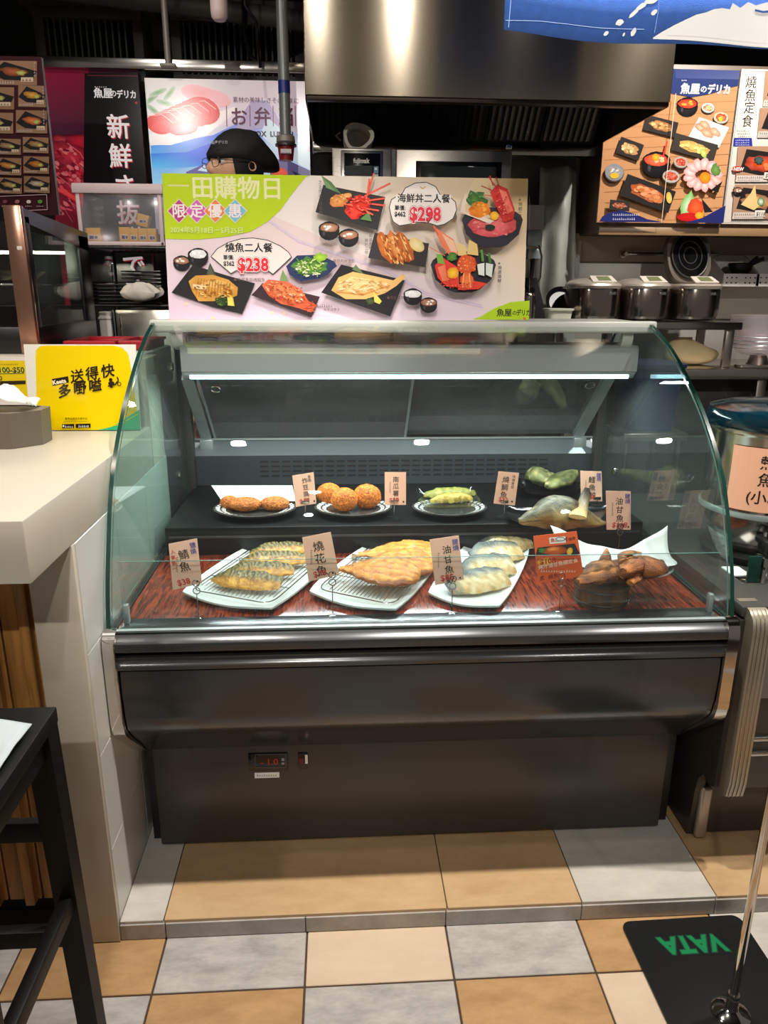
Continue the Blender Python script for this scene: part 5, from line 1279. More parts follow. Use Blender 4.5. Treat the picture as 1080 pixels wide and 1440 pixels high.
def art_set(pr):
    pr.grad([(1008, 322), (1180, 322), (1180, 90), (1040, 90)], [(206, 196, 186), (210, 200, 190), (216, 210, 200), (214, 208, 198)])
    pr.line([(1045, 100), (1175, 102), (1175, 312), (1016, 313)], .8, (150, 140, 140), True)
    pr.poly([(1046, 204), (1058, 102), (1072, 102), (1066, 204)], (222, 216, 206))
    for ch, x, y in (('燒', 1047.5, 122), ('魚', 1046.5, 141), ('定', 1045, 158), ('食', 1042, 177)): pr.text(ch, x, y, 16, (44, 36, 36), .0)
    for i in range(3): pr.micro(1036+i, 185+i*4, 18, 2.4, (130, 120, 120), 7)
    pr.microv(1062, 108, 60, 2.4, (190, 180, 174), 14)
    pr.poly([(1031, 206), (1058, 206), (1057, 194), (1032, 194)], (44, 52, 140)); 
    for i in range(3): pr.micro(1034, 198+i*3.2, 20, 2, (200, 200, 230), 8)
    for x0, y0, x1, y1, c in ((1072, 100, 1130, 150, (120, 80, 60)), (1064, 152, 1130, 194, (220, 170, 70)), (1033, 206, 1130, 256, (214, 80, 50)), (1028, 260, 1130, 308, (206, 170, 120))):
        pr.poly([(x0, y1), (x1, y1), (x1, y0), (x0+4, y0)], (170, 132, 106)); pr.poly([(x0+6, y0+(y1-y0)*.7), (x0+16, y0+4), (x1, y0+(y1-y0)*.3), (x1, y1-4), (x0+34, y1-9)], (38, 34, 34))
        pr.blob(x0+36, (y0+y1)/2-1, 22, 11, c, mixc(c, (90, 30, 20), .5), .1, jag=.18, a=18)
        for i in range(9): pr.blob(x0+36+R.uniform(-18, 18), (y0+y1)/2-1+R.uniform(-8, 8), 4, 3.2, jit(mixc(c, (240, 150, 60), .3), 30), n=7)
        pr.poly([(x0, y1), (x0+44, y1), (x0+44, y1-9), (x0+2, y1-9)], (206, 190, 180)); pr.micro(x0+3, y1-5, 36, 2.6, (60, 50, 50), 12); pr.micro(x0+3, y1-1.5, 32, 2, (110, 100, 100), 12)
    pr.blob(1066, 226, 6, 5, (70, 96, 96), (50, 70, 70), jag=.3)
    bowl(pr, 1036, 268, 7.5, SOUP); pr.poly([(1040, 288), (1054, 272), (1060, 260), (1062, 280), (1072, 286), (1058, 296)], (222, 190, 130)); pr.blob(1068, 284, 5, 6, (220, 230, 210), (60, 110, 60))
    pr.poly([(1059, 305), (1074, 305), (1074, 296), (1060, 296)], (224, 214, 200)); pr.text('$118', 1061, 303.5, 6.5, (60, 50, 50), .02); pr.poly([(1072, 252), (1086, 252), (1086, 243), (1073, 243)], (224, 214, 200)); pr.text('$118', 1074, 250, 6.5, (60, 50, 50), .02)
    pr.blob(1035, 238, 7, 4.2, (206, 56, 46), (196, 40, 36), n=14, jag=.1); pr.text('NEW', 1029.5, 240.5, 6, (240, 226, 220), .03)
board('dish_poster', 'wood-brown poster covered with many dishes under a blue headed logo', 'poster', [(850, 96), (1042, 98), (1011, 314), (846, 313)], 3.25, 0, .008, 'paper', art_deli, 'printgloss')
board('set_menu_poster', 'white set-menu poster with large vertical brush characters', 'poster', [(1044, 98), (1180, 99), (1150, 316), (1014, 315)], 3.25, 0, .008, 'paper', art_set, 'printgloss')


# ---- yellow delivery sign and the one behind it on the counter
def art_keeta(pr):
    pr.rect(30, 470, 220, 620, (228, 222, 210))
    K = (232, 200, 0)
    pr.poly([(52, 600), (50, 500), (51, 492), (56, 487), (64, 486), (160, 486), (172, 489), (180, 497), (183, 510), (196, 600), (194, 607), (80, 607), (68, 604)], K)
    pr.poly([(138, 608), (160, 599), (196, 576), (198, 608)], (50, 176, 120)); pr.line([(140, 606), (170, 596), (194, 582)], 1.2, (190, 206, 40))
    pr.poly([(74, 543), (97, 538), (96, 529), (73, 533)], (40, 34, 20)); pr.text('Keeta', 74.5, 541, 8.2, (240, 226, 190), .04, rot=.17)
    pr.text('送', 99.5, 538, 19.5, (44, 34, 14), .03, rot=.17, shear=.2); pr.text('得', 120.5, 534, 19.5, (44, 34, 14), .03, rot=.17, shear=.2); pr.text('快', 142.5, 530.5, 19.5, (44, 34, 14), .03, rot=.17, shear=.2)
    pr.text('多', 82, 558.5, 19.5, (44, 34, 14), .03, rot=.17, shear=.2); pr.text('嘢', 103.5, 554.5, 19.5, (44, 34, 14), .03, rot=.17, shear=.2); pr.text('嗌', 125, 550.5, 19.5, (44, 34, 14), .03, rot=.17, shear=.2)
    # small rider mark: helmet, body, wheels
    D = (44, 34, 14); pr.blob(156, 534, 2.6, 2.4, D); pr.blob(157, 539, 4.4, 3, D); pr.line([(152, 543), (162, 541), (167, 535), (165, 530)], 1.8, D); pr.blob(157, 544, 2.6, 1.4, D)
    pr.line([(168+2.6*math.cos(q), 540+2.6*math.sin(q)) for q in [i*PI/5 for i in range(10)]], 1, D, True)
    pr.text('香港送遞及外賣平台', 92, 590, 3.5, (80, 66, 10), .01); pr.line([(89, 593), (124, 592.5)], .4, (150, 130, 20))
    pr.poly([(88, 602), (105, 601.5), (105, 596), (88, 596.5)], (30, 28, 24)); pr.poly([(107, 601.5), (128, 601), (128, 595.5), (107, 596)], (30, 28, 24))
    pr.micro(92, 601, 12, 3, (240, 240, 236), 5); pr.micro(111, 600.5, 15, 3, (240, 240, 236), 6); pr.blob(90, 599, 1.2, 1.5, (240, 240, 236))
kt = thing('yellow_sign', 'upright yellow delivery sign with slanting black characters on the white counter', 'sign', (-.66, 1.93, 1.045))
pr = PR(at(64, 607, y=1.93), X3, (0, .12, 1))
q = [pr.px(*p) for p in ((50, 484), (181, 487), (196, 608), (66, 607))]
us_ = [pr.o+pr.u*a+pr.v*b for a, b in q]
for p in us_[2:]: p.z = max(p.z, 1.0465)
x_l, x_r = us_[3].x-.005, CX-.012
zt = us_[0].z; h_ = zt-1.0465
o_ = Vector((x_l-.035, 1.93, 1.0465)); vv = Vector((0, .12, 1)).normalized()
Wd = x_r-o_.x
MB().slab([o_, o_+X3*Wd, o_+X3*Wd+vv*h_*1.005, o_+vv*h_*1.005], (0, .003, 0)).build('card', 'white', kt)
MB().box(o_.x, o_.x+Wd, 1.922, 1.975, 1.0452, 1.0472, .0005).build('holder_foot', 'clear', kt)
pr2 = PR(o_+Vector((0, -.0004, 0)), X3, vv); pr2.clip = (0, Wd, 0, h_*1.003); art_keeta(pr2); pr2.build('artwork', 'printgloss', kt)
def art_small(pr):
    pr.rect(-60, 500, 60, 560, (232, 200, 20)); pr.text('$100-$50', -8, 524, 11, (20, 70, 50), .03); pr.line([(-10, 526), (34, 525)], 1, (30, 90, 60)); pr.text('$50', -10, 535, 9, (60, 50, 10), .02)
    pr.poly([(0, 542), (36, 540), (36, 535), (0, 536)], (50, 40, 16)); pr.rect(36, 512, 42, 514, (90, 80, 20)); pr.micro(-4, 513, 30, 2, (110, 90, 20), 12); pr.rect(40, 500, 56, 502, (226, 214, 180))
sg = thing('yellow_sign', 'low yellow notice with green price lettering behind the tissue box', 'sign', (-.95, 1.975, 1.045))
MB().box(-1.15, -.775, 1.979, 1.982, 1.0455, at(30, 503, y=1.98).z).build('card', 'white', sg)
pr = PR((-1.15, 1.9788, 1.0455), X3, Z3); pr.clip = (0, .36, 0, at(30, 507, y=1.98).z-1.0455); art_small(pr); pr.build('artwork', 'print', sg)
# ================================================================== THINGS ON AND ROUND THE COUNTER
# tissue box
c = Vector((-.80, 1.76, 1.045))
t = thing('tissue_box', 'taupe six-sided tissue box with a white tissue pulled up', 'tissue box', c)
hexp = [(-.12, -.058), (.055, -.058), (.105, -.008), (.105, .05), (.055, .075), (-.12, .075)]
hb = [(c.x+x, c.y+y, 1.046) for x, y in hexp]; ht = [(c.x+x*1.02+.002, c.y+y*1.02, 1.126) for x, y in hexp]
mb = MB(); mb.add(hb+ht, [tuple(range(6))[::-1], tuple(range(6, 12))]+[(i, (i+1) % 6, 6+(i+1) % 6, 6+i) for i in range(6)]); mb.build('box', mat('taupe_plastic', (104, 94, 80), .5), t)
mb = MB(); it = [(c.x+x*.86, c.y+y*.8, 1.1268) for x, y in hexp]; mb.add([(x, y, z) for x, y, z in ht]+it+[(x, y, 1.1285) for x, y, z in it], [(i, (i+1) % 6, 6+(i+1) % 6, 6+i) for i in range(6)]+[(6+i, 6+(i+1) % 6, 12+(i+1) % 6, 12+i) for i in range(6)]); mb.build('rim', mat('taupe_rim', (122, 112, 98), .5), t)
def tis(u, v):
    x = c.x-.10+u*.19; y = c.y-.04+v*.09
    z = 1.129+.055*math.sin(PI*u*.95)**.8*(1-.3*abs(2*v-1))+.008*math.sin(u*14+v*6)+.006*N3((u, v, 0), 7)
    return (x, y, z)
tag(MB().sheet(tis, 22, 14).build('tissue', 'paper', None, solid=.0006), 'white tissue bulging out of the taupe box', 'tissue')

# hot showcase at the far left
hx1 = -.85; hx0 = -1.45; hy0, hy1 = 2.20, 2.74; hz = 1.2175; ht_ = 1.605
hs = thing('hot_showcase', 'black countertop glass showcase with a copper-toned front post', 'showcase', ((hx0+hx1)/2, 2.45, hz))
MB().box(hx0, hx1, hy0, hy1, hz, hz+.075, .006).build('base', 'black', hs)
prof = [(hy0, ht_-.035), (hy0, ht_), (hy1, ht_-.03), (hy1, ht_-.09)]
MB().prismx(prof, hx0, hx1).build('top', 'blackgloss', hs)
cu = mat('copper_post', (168, 126, 106), .22, .8)
MB().box(hx1-.045, hx1+.002, hy0-.012, hy0+.012, hz-.012+.013, ht_+.004, .003).build('front_post', cu, hs)
MB().box(hx1-.05, hx1, hy1-.10, hy1, hz+.07, ht_-.04, .004).build('rear_post', 'black', hs)
MB().box(hx1-.02, hx1, hy0+.012, hy0+.045, hz+.07, ht_-.02, .002).build('side_frame', 'black', hs)
MB().box(hx1-.012, hx1-.006, hy0+.045, hy1-.10, hz+.075, ht_-.06).build('side_pane', 'sideglass', hs)
MB().box(hx0, hx1-.045, hy0-.002, hy0+.004, hz+.075, ht_-.035).build('front_pane', 'clear', hs)
MB().box(hx0, hx1-.03, hy1-.012, hy1-.006, hz+.075, ht_-.06).build('rear_pane', 'clear', hs)
MB().box(hx0, hx1-.05, hy0+.02, hy1-.05, hz+.185, hz+.19, .001).build('shelf', 'mirrorsteel', hs)
sw_ = MB().box(hx1-.020, hx1-.006, hy0-.015, hy0-.010, ht_-.11, ht_-.10, .002).build('switch', 'white', hs)
l_ = light('AREA', 'showcase_lamp', ((hx0+hx1)/2, hy0+.10, ht_-.075), 5, (1, .9, .7), .4, ((hx0+hx1)/2, hy0+.25, hz), sy=.03)
# foil tray with leaves of meat inside
tr_ = thing('foil_tray', 'shiny foil tray inside the black showcase', 'tray', (hx0+.3, 2.4, hz+.076))
MB().lathe([(.10, hz+.077), (.16, hz+.10), (.20, hz+.125), (.205, hz+.127), (.16, hz+.108), (.001, hz+.085)], (hx1-.235, 2.42, 0), 30, sy=.8).build('tray', 'chrome', tr_)
tr_ = thing('foil_tray', 'second foil tray on the upper shelf of the black showcase', 'tray', (hx0+.3, 2.4, hz+.191))
MB().lathe([(.10, hz+.191), (.16, hz+.20), (.19, hz+.225), (.195, hz+.227), (.15, hz+.205), (.001, hz+.197)], (hx1-.235, 2.42, 0), 30, sy=.8).build('tray', 'chrome', tr_)
# red trays behind the sign
for i, (x0, x1, y0, z0) in enumerate([(-.81, -.67, 2.30, 1.2165), (-.655, -.575, 2.32, 1.2165)]):
    t = thing('red_tray', ['red plastic tray beside the black showcase', 'smaller red plastic tray next to the deli case glass'][i], 'tray', ((x0+x1)/2, y0+.1, z0), None)
    m = MB(); m.box(x0, x1, y0, y0+.22, z0, z0+.006, .002); m.box(x0, x1, y0, y0+.006, z0, z0+.024, .002); m.box(x0, x1, y0+.214, y0+.22, z0, z0+.024, .002); m.box(x0, x0+.006, y0, y0+.22, z0, z0+.024, .002); m.box(x1-.006, x1, y0, y0+.22, z0, z0+.024, .002)
    m.build('body', 'red', t); MB().tube([(x0-.002, y0-.002, z0+.025), (x1+.002, y0-.002, z0+.025), (x1+.002, y0+.222, z0+.025), (x0-.002, y0+.222, z0+.025)], .005, 8, closed=True).build('rim', 'red', t)

# ---- wire shelving with the storage box (behind the showcase)
SY0, SY1 = 2.98, 3.32
A = at(118, 343, y=SY0); B = at(232, 347, y=SY0); zs1 = A.z-.004; zs2 = at(170, 427, y=SY0).z; sx0, sx1 = A.x+.005, B.x+.02
rk = thing('wire_shelf', 'black wire shelving unit carrying the storage box and black trays', 'shelf', ((sx0+sx1)/2, 3.15, STEPZ))
for z in (zs1, zs2):
    m = MB(); m.tube([(sx0, SY0, z-.008), (sx1, SY0, z-.008), (sx1, SY1, z-.008), (sx0, SY1, z-.008)], .005, 6, closed=True)
    for i in range(13): x = sx0+(sx1-sx0)*i/12; m.cyl((x, SY0, z-.004), (x, SY1, z-.004), .0022, n=5)
    m.build('shelf_grid', 'black', rk)
for x in (sx0, sx1):
    for y in (SY0, SY1): MB().cyl((x, y, STEPZ), (x, y, zs1-.008), .011, n=10).build('post', 'black', rk)
MB().box(sx0, sx0+.004, SY0+.02, SY1-.02, zs2+.0, zs1-.01).build('end_mesh', 'clear', rk)
# storage box
M['boxclear'] = glassmat('box_plastic', (250, 244, 245), .6, .10, .15)
bt = thing('storage_box', 'clear frosted storage box with yellow cartons on the top wire shelf', 'storage box', ((sx0+sx1)/2, 3.12, zs1))
x0, x1 = at(108, 300, y=SY0).x, at(229, 300, y=SY0).x; zt_ = at(165, 258, y=SY0).z
fz = mat('frosted_plastic', (224, 200, 200), .4); 
for nm, bb in (('left_wall', (x0, x0+.006, SY0, SY1-.02, zs1, zt_-.02)), ('right_wall', (x1-.006, x1, SY0, SY1-.02, zs1, zt_-.02)), ('rear_wall', (x0, x1, SY1-.026, SY1-.02, zs1, zt_-.02)), ('front_wall', (x0, x1, SY0, SY0+.004, zs1, zt_-.02)), ('bottom', (x0, x1, SY0, SY1-.02, zs1-.001, zs1+.006))):
    MB().box(*bb, .001).build('wall' if 'wall' in nm else 'bottom', 'boxclear', bt)
MB().box(x0-.008, x1+.008, SY0-.010, SY0+.004, zt_-.035, zt_-.004, .004).build('lid_rim', fz, bt)
MB().box(x0-.006, x1+.006, SY0-.008, SY1-.012, zt_-.012, zt_, .004).build('lid', fz, bt)
for x in (x0+.002, x1-.016): MB().box(x, x+.014, SY0-.003, SY0+.001, zs1, zt_-.03, .003).build('corner_rib', fz, bt)
MB().box(x0, x1, SY0-.003, SY0+.001, zs1, zs1+.014, .003).build('foot_rib', fz, bt)
yc = mat('carton_yellow', (240, 190, 40), .55)
k = 0
labs = ['yellow carton at the outer end inside the frosted box', 'yellow carton with blue print at the middle of the frosted box', 'yellow carton with blue print beside the middle one', 'yellow carton third along the right half of the frosted box', 'yellow carton at the inner end of the frosted box', 'yellow carton standing tilted on top of the others in the frosted box']
for (px, py, w_, h_, tl) in ((130, 322, .055, .056, 0), (174, 321, .038, .060, 0), (187, 323, .032, .056, 0), (200, 322, .034, .056, 0), (213, 322, .032, .056, 0), (200, 306, .042, .042, .25)):
    yy = SY0+.03; p = at(px, py, y=yy); z0 = zs1+.0065+(.0575 if tl else 0)+ (.006 if tl else 0)
    t = thing('carton', labs[k], 'carton', (p.x, yy, z0), 'yellow cartons in the frosted box')
    T = Matrix.Translation((p.x, yy+.02, z0+h_/2)) @ Matrix.Rotation(tl, 4, 'Y')
    MB().box(-w_/2, w_/2, -.02, .02, -h_/2, h_/2, .001, T=T).build('box', yc, t)
    pr = PR((p.x-w_*.36, yy-.0012 if not tl else yy-.0012, z0+h_*.2), X3, Z3); pr.raw = True; pr.rect(0, h_*.05, w_*.72, h_*.38, (236, 222, 190)); pr.rect(w_*.1, h_*.1, w_*.4, h_*.3, (40, 50, 130)); pr.rect(w_*.46, h_*.12, w_*.66, h_*.28, (50, 60, 140)); pr.build('print', 'print', t)
    k += 1
# stacks of black trays on the second shelf
base = at(170, 424, y=SY0+.04)
for sidx, (px, n_) in enumerate(((150, 6), (203, 9))):
    p = at(px, 424, y=SY0+.05); t0 = None
    for i in range(n_):
        z = zs2+.0005+i*.0135
        def one():
            t = thing('serving_tray', 'x', 'tray', (p.x, SY0+.12, z), None)
            w2 = .072
            MB().box(p.x-w2, p.x+w2, SY0+.03, SY0+.24, z, z+.003, .001).build('floor', 'black', t)
            MB().tube([(p.x-w2, SY0+.03, z+.010), (p.x+w2, SY0+.03, z+.010), (p.x+w2, SY0+.24, z+.010), (p.x-w2, SY0+.24, z+.010)], .0022, 6, closed=True).build('rim', 'blackgloss', t)
            return t
        t = one()
        ORD = ['lowest', 'second from the bottom', 'third from the bottom', 'fourth from the bottom', 'fifth from the bottom', 'sixth from the bottom', 'seventh from the bottom', 'eighth from the bottom', 'topmost']
        od = 'topmost' if i == n_-1 else ORD[i]
        t['label'] = 'black serving tray, '+od+(' in the low stack beside the showcase' if sidx == 0 else ' in the taller stack behind the white cloth'); t['group'] = ['low stack of black trays', 'tall stack of black trays'][sidx]
# cloth on the tall stack
cc = at(202, 418, y=SY0+.02)
zc = at(202, 424, y=SY0).z
def cl(u, v):
    a = PI*v; r = .065*(1+.25*math.sin(5*u*2*PI)*.5+.3*N3((math.cos(u*2*PI), math.sin(u*2*PI), v), 2.0, 3))
    return (cc.x+r*math.sin(a)*math.cos(u*2*PI)*1.15, SY0-.02+r*math.sin(a)*math.sin(u*2*PI)*.45, zc+.002+ .030*(1+math.cos(a))*(1+.4*N3((u*3, v*2, 1), 2))) 
tag(MB().sheet(cl, 36, 14).build('cleaning_cloth', mat('cloth', (226, 216, 206), .9)), 'crumpled white cloth at the shelf edge before the black trays', 'cloth')
# under-counter fridge below the shelf
t = thing('undershelf_cabinet', 'grey steel cabinet under the black wire shelf', 'cabinet', (sx0+.2, 3.0, STEPZ))
p0 = at(156, 430, y=SY0-.03); p1 = at(240, 470, y=SY0-.03)
MB().box(p0.x, sx1-.016, SY0+.016, SY0+.30, STEPZ+.001, zs2-.022, .004).build('body', 'steelv', t)
MB().box(p0.x-.014, p0.x-.002, SY0+.012, SY0+.30, STEPZ, zs2-.022, .003).build('edge_post', 'black', t)
MB().box(p0.x+.015, p0.x+.022, SY0+.008, SY0+.016, zs2-.12, zs2-.05, .002).build('handle', 'chrome', t)
t = thing('white_bin', 'pale storage bin beside the steel cabinet', 'bin', (p0.x-.07, 3.05, .6))
MB().box(sx0+.016, p0.x-.018, SY0+.016, SY0+.25, STEPZ+.001, zs2-.03, .006).build('body', 'white', t)
MB().box(sx0+.014, p0.x-.017, SY0+.014, SY0+.253, zs2-.06, zs2-.05, .002).build('rim', 'white', t)

# ================================================================== COOKING AREA
# hood
hx0, hx1 = -.096, 1.073; HZ = 1.979
hd = thing('exhaust_hood', 'large brushed steel exhaust hood hanging over the ovens', 'hood', ((hx0+hx1)/2, 2.9, HZ))
MB().box(hx0, hx1, 2.598, 2.606, HZ, 3.15, .002).build('front_sheet', 'hoodsteel', hd)
MB().box(hx0, hx1, 2.606, 2.64, HZ-.012, HZ+.02, .002).build('gutter', mat('gutter_brown', (70, 58, 48), .35, .6), hd)
for x in (hx0, hx1-.006): MB().box(x, x+.006, 2.606, 3.34, HZ-.012, 3.1, .001).build('side_sheet', 'hoodsteel', hd)
MB().box(hx0, hx1, 3.30, 3.36, HZ-.05, HZ-.012, .003).build('rear_channel', 'mirrorsteel', hd)
MB().box(hx0, hx1, 3.335, 3.36, HZ-.015, 3.1, .001).build('rear_sheet', mat('hood_inside', (26, 24, 22), .5, .5), hd)
MB().box(hx0, hx1, 2.61, 3.34, 2.62, 2.63).build('top_sheet', 'blackmatte', hd)
fm = mat('filter_steel', (66, 60, 54), .35, .8)
nf = 5; fw_ = (hx1-hx0-.03)/nf
for i in range(nf):
    x0 = hx0+.015+i*fw_
    def FP(x, t, o=0): return Vector((x, 3.31+(2.86-3.31)*t-o*.6, HZ-.005+.50*t-o*.5))
    fr_ = MB().slab([FP(x0+.003, 0), FP(x0+fw_-.003, 0), FP(x0+fw_-.003, 1), FP(x0+.003, 1)], (0, .01, .01)).build('grease_filter', 'blackmatte', hd)
    m = MB()
    for k in range(8):
        x = x0+.012+k*(fw_-.024)/8
        m.slab([FP(x, .03, .012), FP(x+.012, .03, .012), FP(x+.012, .97, .012), FP(x, .97, .012)], (0, .008, .008))
    m.build('baffles', fm, fr_)
# ovens
oy = 2.75
def px_box(m, q0, q1, y0, y1, b=.003): 
    a, b_ = at(*q0, y=y0), at(*q1, y=y0); m.box(min(a.x, b_.x), max(a.x, b_.x), y0, y1, min(a.z, b_.z), max(a.z, b_.z), b); return m
ov = thing('combi_oven', 'stainless combi oven with a black control panel and a glazed door', 'oven', (.3, 3.0, .9))
a = at(467, 207, y=oy); b_ = at(720, 211, y=oy)
ztop = a.z; xm0, xm1 = at(551, 207, y=oy).x, at(557, 207, y=oy).x
MB().box(a.x, b_.x-.004, oy+.035, 3.29, .92, ztop-.006, .004).build('body', 'steel', ov)
cp = MB().box(a.x, xm0, oy+.006, oy+.035, .92, ztop, .004).build('control_column', 'steel', ov)
MB().box(xm0+.001, xm1-.001, oy+.02, oy+.036, .92, ztop).build('gap_strip', 'black', ov)
dr = MB().box(xm1, b_.x, oy-.006, oy+.034, .92, ztop-.002, .005).build('door', 'steel', ov)
px_box(MB(), (585, 226), (697, 420), oy-.0085, oy-.004, .002).build('window', 'blackgloss', dr)
px_box(MB(), (592, 233), (690, 410), oy-.0095, oy-.0084, .001).build('pane', mat('oven_pane', (40, 44, 42), .06, spec=.8), dr)
px_box(MB(), (712, 203), (720, 210), oy-.004, oy+.01, .002).build('hinge', 'chrome', dr)
px_box(MB(), (479, 211), (538, 400), oy-.001, oy+.007, .003).build('bezel', 'mirrorsteel', cp)
dp = px_box(MB(), (484, 215), (534, 395), oy-.004, oy, .001).build('display', 'blackgloss', cp)
pr = PR((a.x, oy-.0045, 1.5), X3, Z3); pr.rect(485.5, 233, 524, 300, (52, 54, 54)); pr.text('fujimak', 497, 229, 8.6, (226, 222, 216), .03, wid=.9); pr.rect(525.5, 234, 532, 244, (120, 140, 160)); pr.rect(527, 236, 530, 239, (220, 230, 240)); pr.rect(526, 245, 532, 248, (200, 210, 220)); pr.micro(488, 238, 16, 2, (20, 20, 20), 6)
pr.build('display_print', 'print', dp)
t = thing('oven_stand', 'dark stand under the combi oven', 'stand', (.3, 3.0, STEPZ))
MB().box(a.x, b_.x, oy+.01, 3.28, .86, .918, .003).build('top', 'steel', t)
for x in (a.x+.03, b_.x-.03):
    for y in (oy+.05, 3.25): MB().cyl((x, y, STEPZ), (x, y, .86), .02, n=10).build('leg', 'steelv', t)
# rolled glove / foil roll on the oven
rc = at(503, 193, y=oy+.09)
t = thing('oven_mitt', 'rolled grey oven mitt lying on the combi oven, opening to the front', 'oven mitt', (rc.x, oy+.14, ztop))
m = MB(); N_ = 26; vs = []; 
for j, (y, r, rr) in enumerate(((oy+.045, .046, 0), (oy+.045, .036, 0), (oy+.16, .034, .004), (oy+.175, .001, .006))):
    for k in range(N_):
        q = 2*PI*k/N_; r2 = r*(1+.06*math.sin(3*q+j)+.05*N3((math.cos(q), math.sin(q), j), 2))
        vs.append((rc.x+r2*math.cos(q)*1.12, y, ztop+.043+r2*math.sin(q)*.92+rr))
for j, (y, r) in enumerate(((oy+.20, .046), (oy+.045, .047))):
    for k in range(N_):
        q = 2*PI*k/N_; r2 = r*(1+.07*math.sin(3*q+1)+.04*N3((math.cos(q), math.sin(q), j), 3)); vs.append((rc.x+r2*math.cos(q)*1.12, y, max(ztop+.001, ztop+.043+r2*math.sin(q)*.92)))
fs = []
for j0, j1 in ((0, 1), (1, 2), (2, 3), (4, 5), (5, 0)):
    for k in range(N_): l = (k+1) % N_; fs.append((j0*N_+k, j0*N_+l, j1*N_+l, j1*N_+k))
m.add(vs, fs); m.build('cuff', mat('mitt_grey', (186, 178, 164), .85, bump=.5, bscale=90), t)
MB().tube([(rc.x-.06, oy+.06, ztop+.03), (rc.x-.075, oy+.05, ztop+.045), (rc.x-.06, oy+.05, ztop+.055)], .004, 6).build('hanging_loop', 'darkgrey', t)

# ducts / sheets between oven and cooker shelf
sh_ = thing('steel_duct', 'pale crumpled vertical sheet duct between oven and wall', 'duct', (1.0, 3.45, STEPZ))
def sheetf(u, v):
    p = at(760+u*52, 235+v*200, y=3.42); 
    return (p.x, 3.42+.03*math.sin(u*7+v*2)+.012*N3((u*2, v*3, 0), 2), p.z)
MB().sheet(sheetf, 18, 22).build('sheet', mat('sheet_metal', (164, 166, 156), .4, .1), sh_, solid=.003)
b1 = MB(); px_box(b1, (818, 338), (790, 500), 3.50, 3.53, .002); b1.build('lower_panel', mat('pale_metal', (186, 190, 184), .3, .3), sh_)
b1 = MB(); px_box(b1, (815, 328), (795, 362), 3.48, 3.50, .002); b1.build('upper_panel', mat('tan_metal', (150, 138, 112), .35, .3), sh_)
sk = thing('power_socket', 'two grey power sockets with cable beside the board', 'socket', at(752, 345, y=3.40))
for y0, y1 in ((323, 346), (350, 364)):
    b1 = MB(); px_box(b1, (742, y0), (760, y1), 3.37, 3.40, .004); b1.build('socket_box', 'alu', sk)
MB().tube([at(750, 362, y=3.38), at(748, 385, y=3.38), at(745, 400, y=3.37)], .010, 8).build('cable', 'black', sk)
MB().tube([at(758, 345, y=3.37), at(762, 360, y=3.37), at(760, 390, y=3.37), at(752, 405, y=3.37)], .004, 6).build('thin_cable', 'darkgrey', sk)
MB().box(at(742, 345, y=3.4).x-.02, at(762, 345, y=3.4).x, 3.40, 3.415, 1.1, 1.75).build('mount', 'steelv', sk)

# shelf table with rice cookers
TYf, TYb = 3.02, 3.385
ZT = at(900, 453, y=TYf).z; xr = at(1045, 455, y=TYf).x; xl = at(745, 455, y=TYf).x
tb = thing('steel_shelf_table', 'raised steel shelf carrying the rice cookers', 'shelf', ((xl+xr)/2, 3.25, at(1000, 520, y=TYf).z))
MB().box(xl-.08, xr, TYf, TYb, ZT-.030, ZT, .003).build('top', 'mirrorsteel', tb)
zl = at(1000, 517, y=TYf).z
for px in (1033, 992):
    yy = TYf+(.02 if px == 1033 else .335); p = at(px, 470, y=yy)
    MB().box(p.x-.035, p.x, yy, yy+.02, zl, ZT-.03, .002).build('leg', 'steelv', tb)
wt = thing('work_table', 'stainless work table under the cooker shelf', 'table', (1.8, 3.2, STEPZ))
MB().box(.9, 2.65, TYf-.05, TYb+.05, zl-.045, zl-.001, .004).build('worktop', 'mirrorsteel', wt)
MB().box(1.0, 2.6, TYf+.10, TYb, .30, zl-.046, .003).build('cabinet', 'darkgrey', wt)
for x in (.95, 1.75, 2.6): MB().box(x-.02, x+.02, TYf-.03, TYf+.01, STEPZ, zl-.045, .003).build('leg', 'steelv', wt)
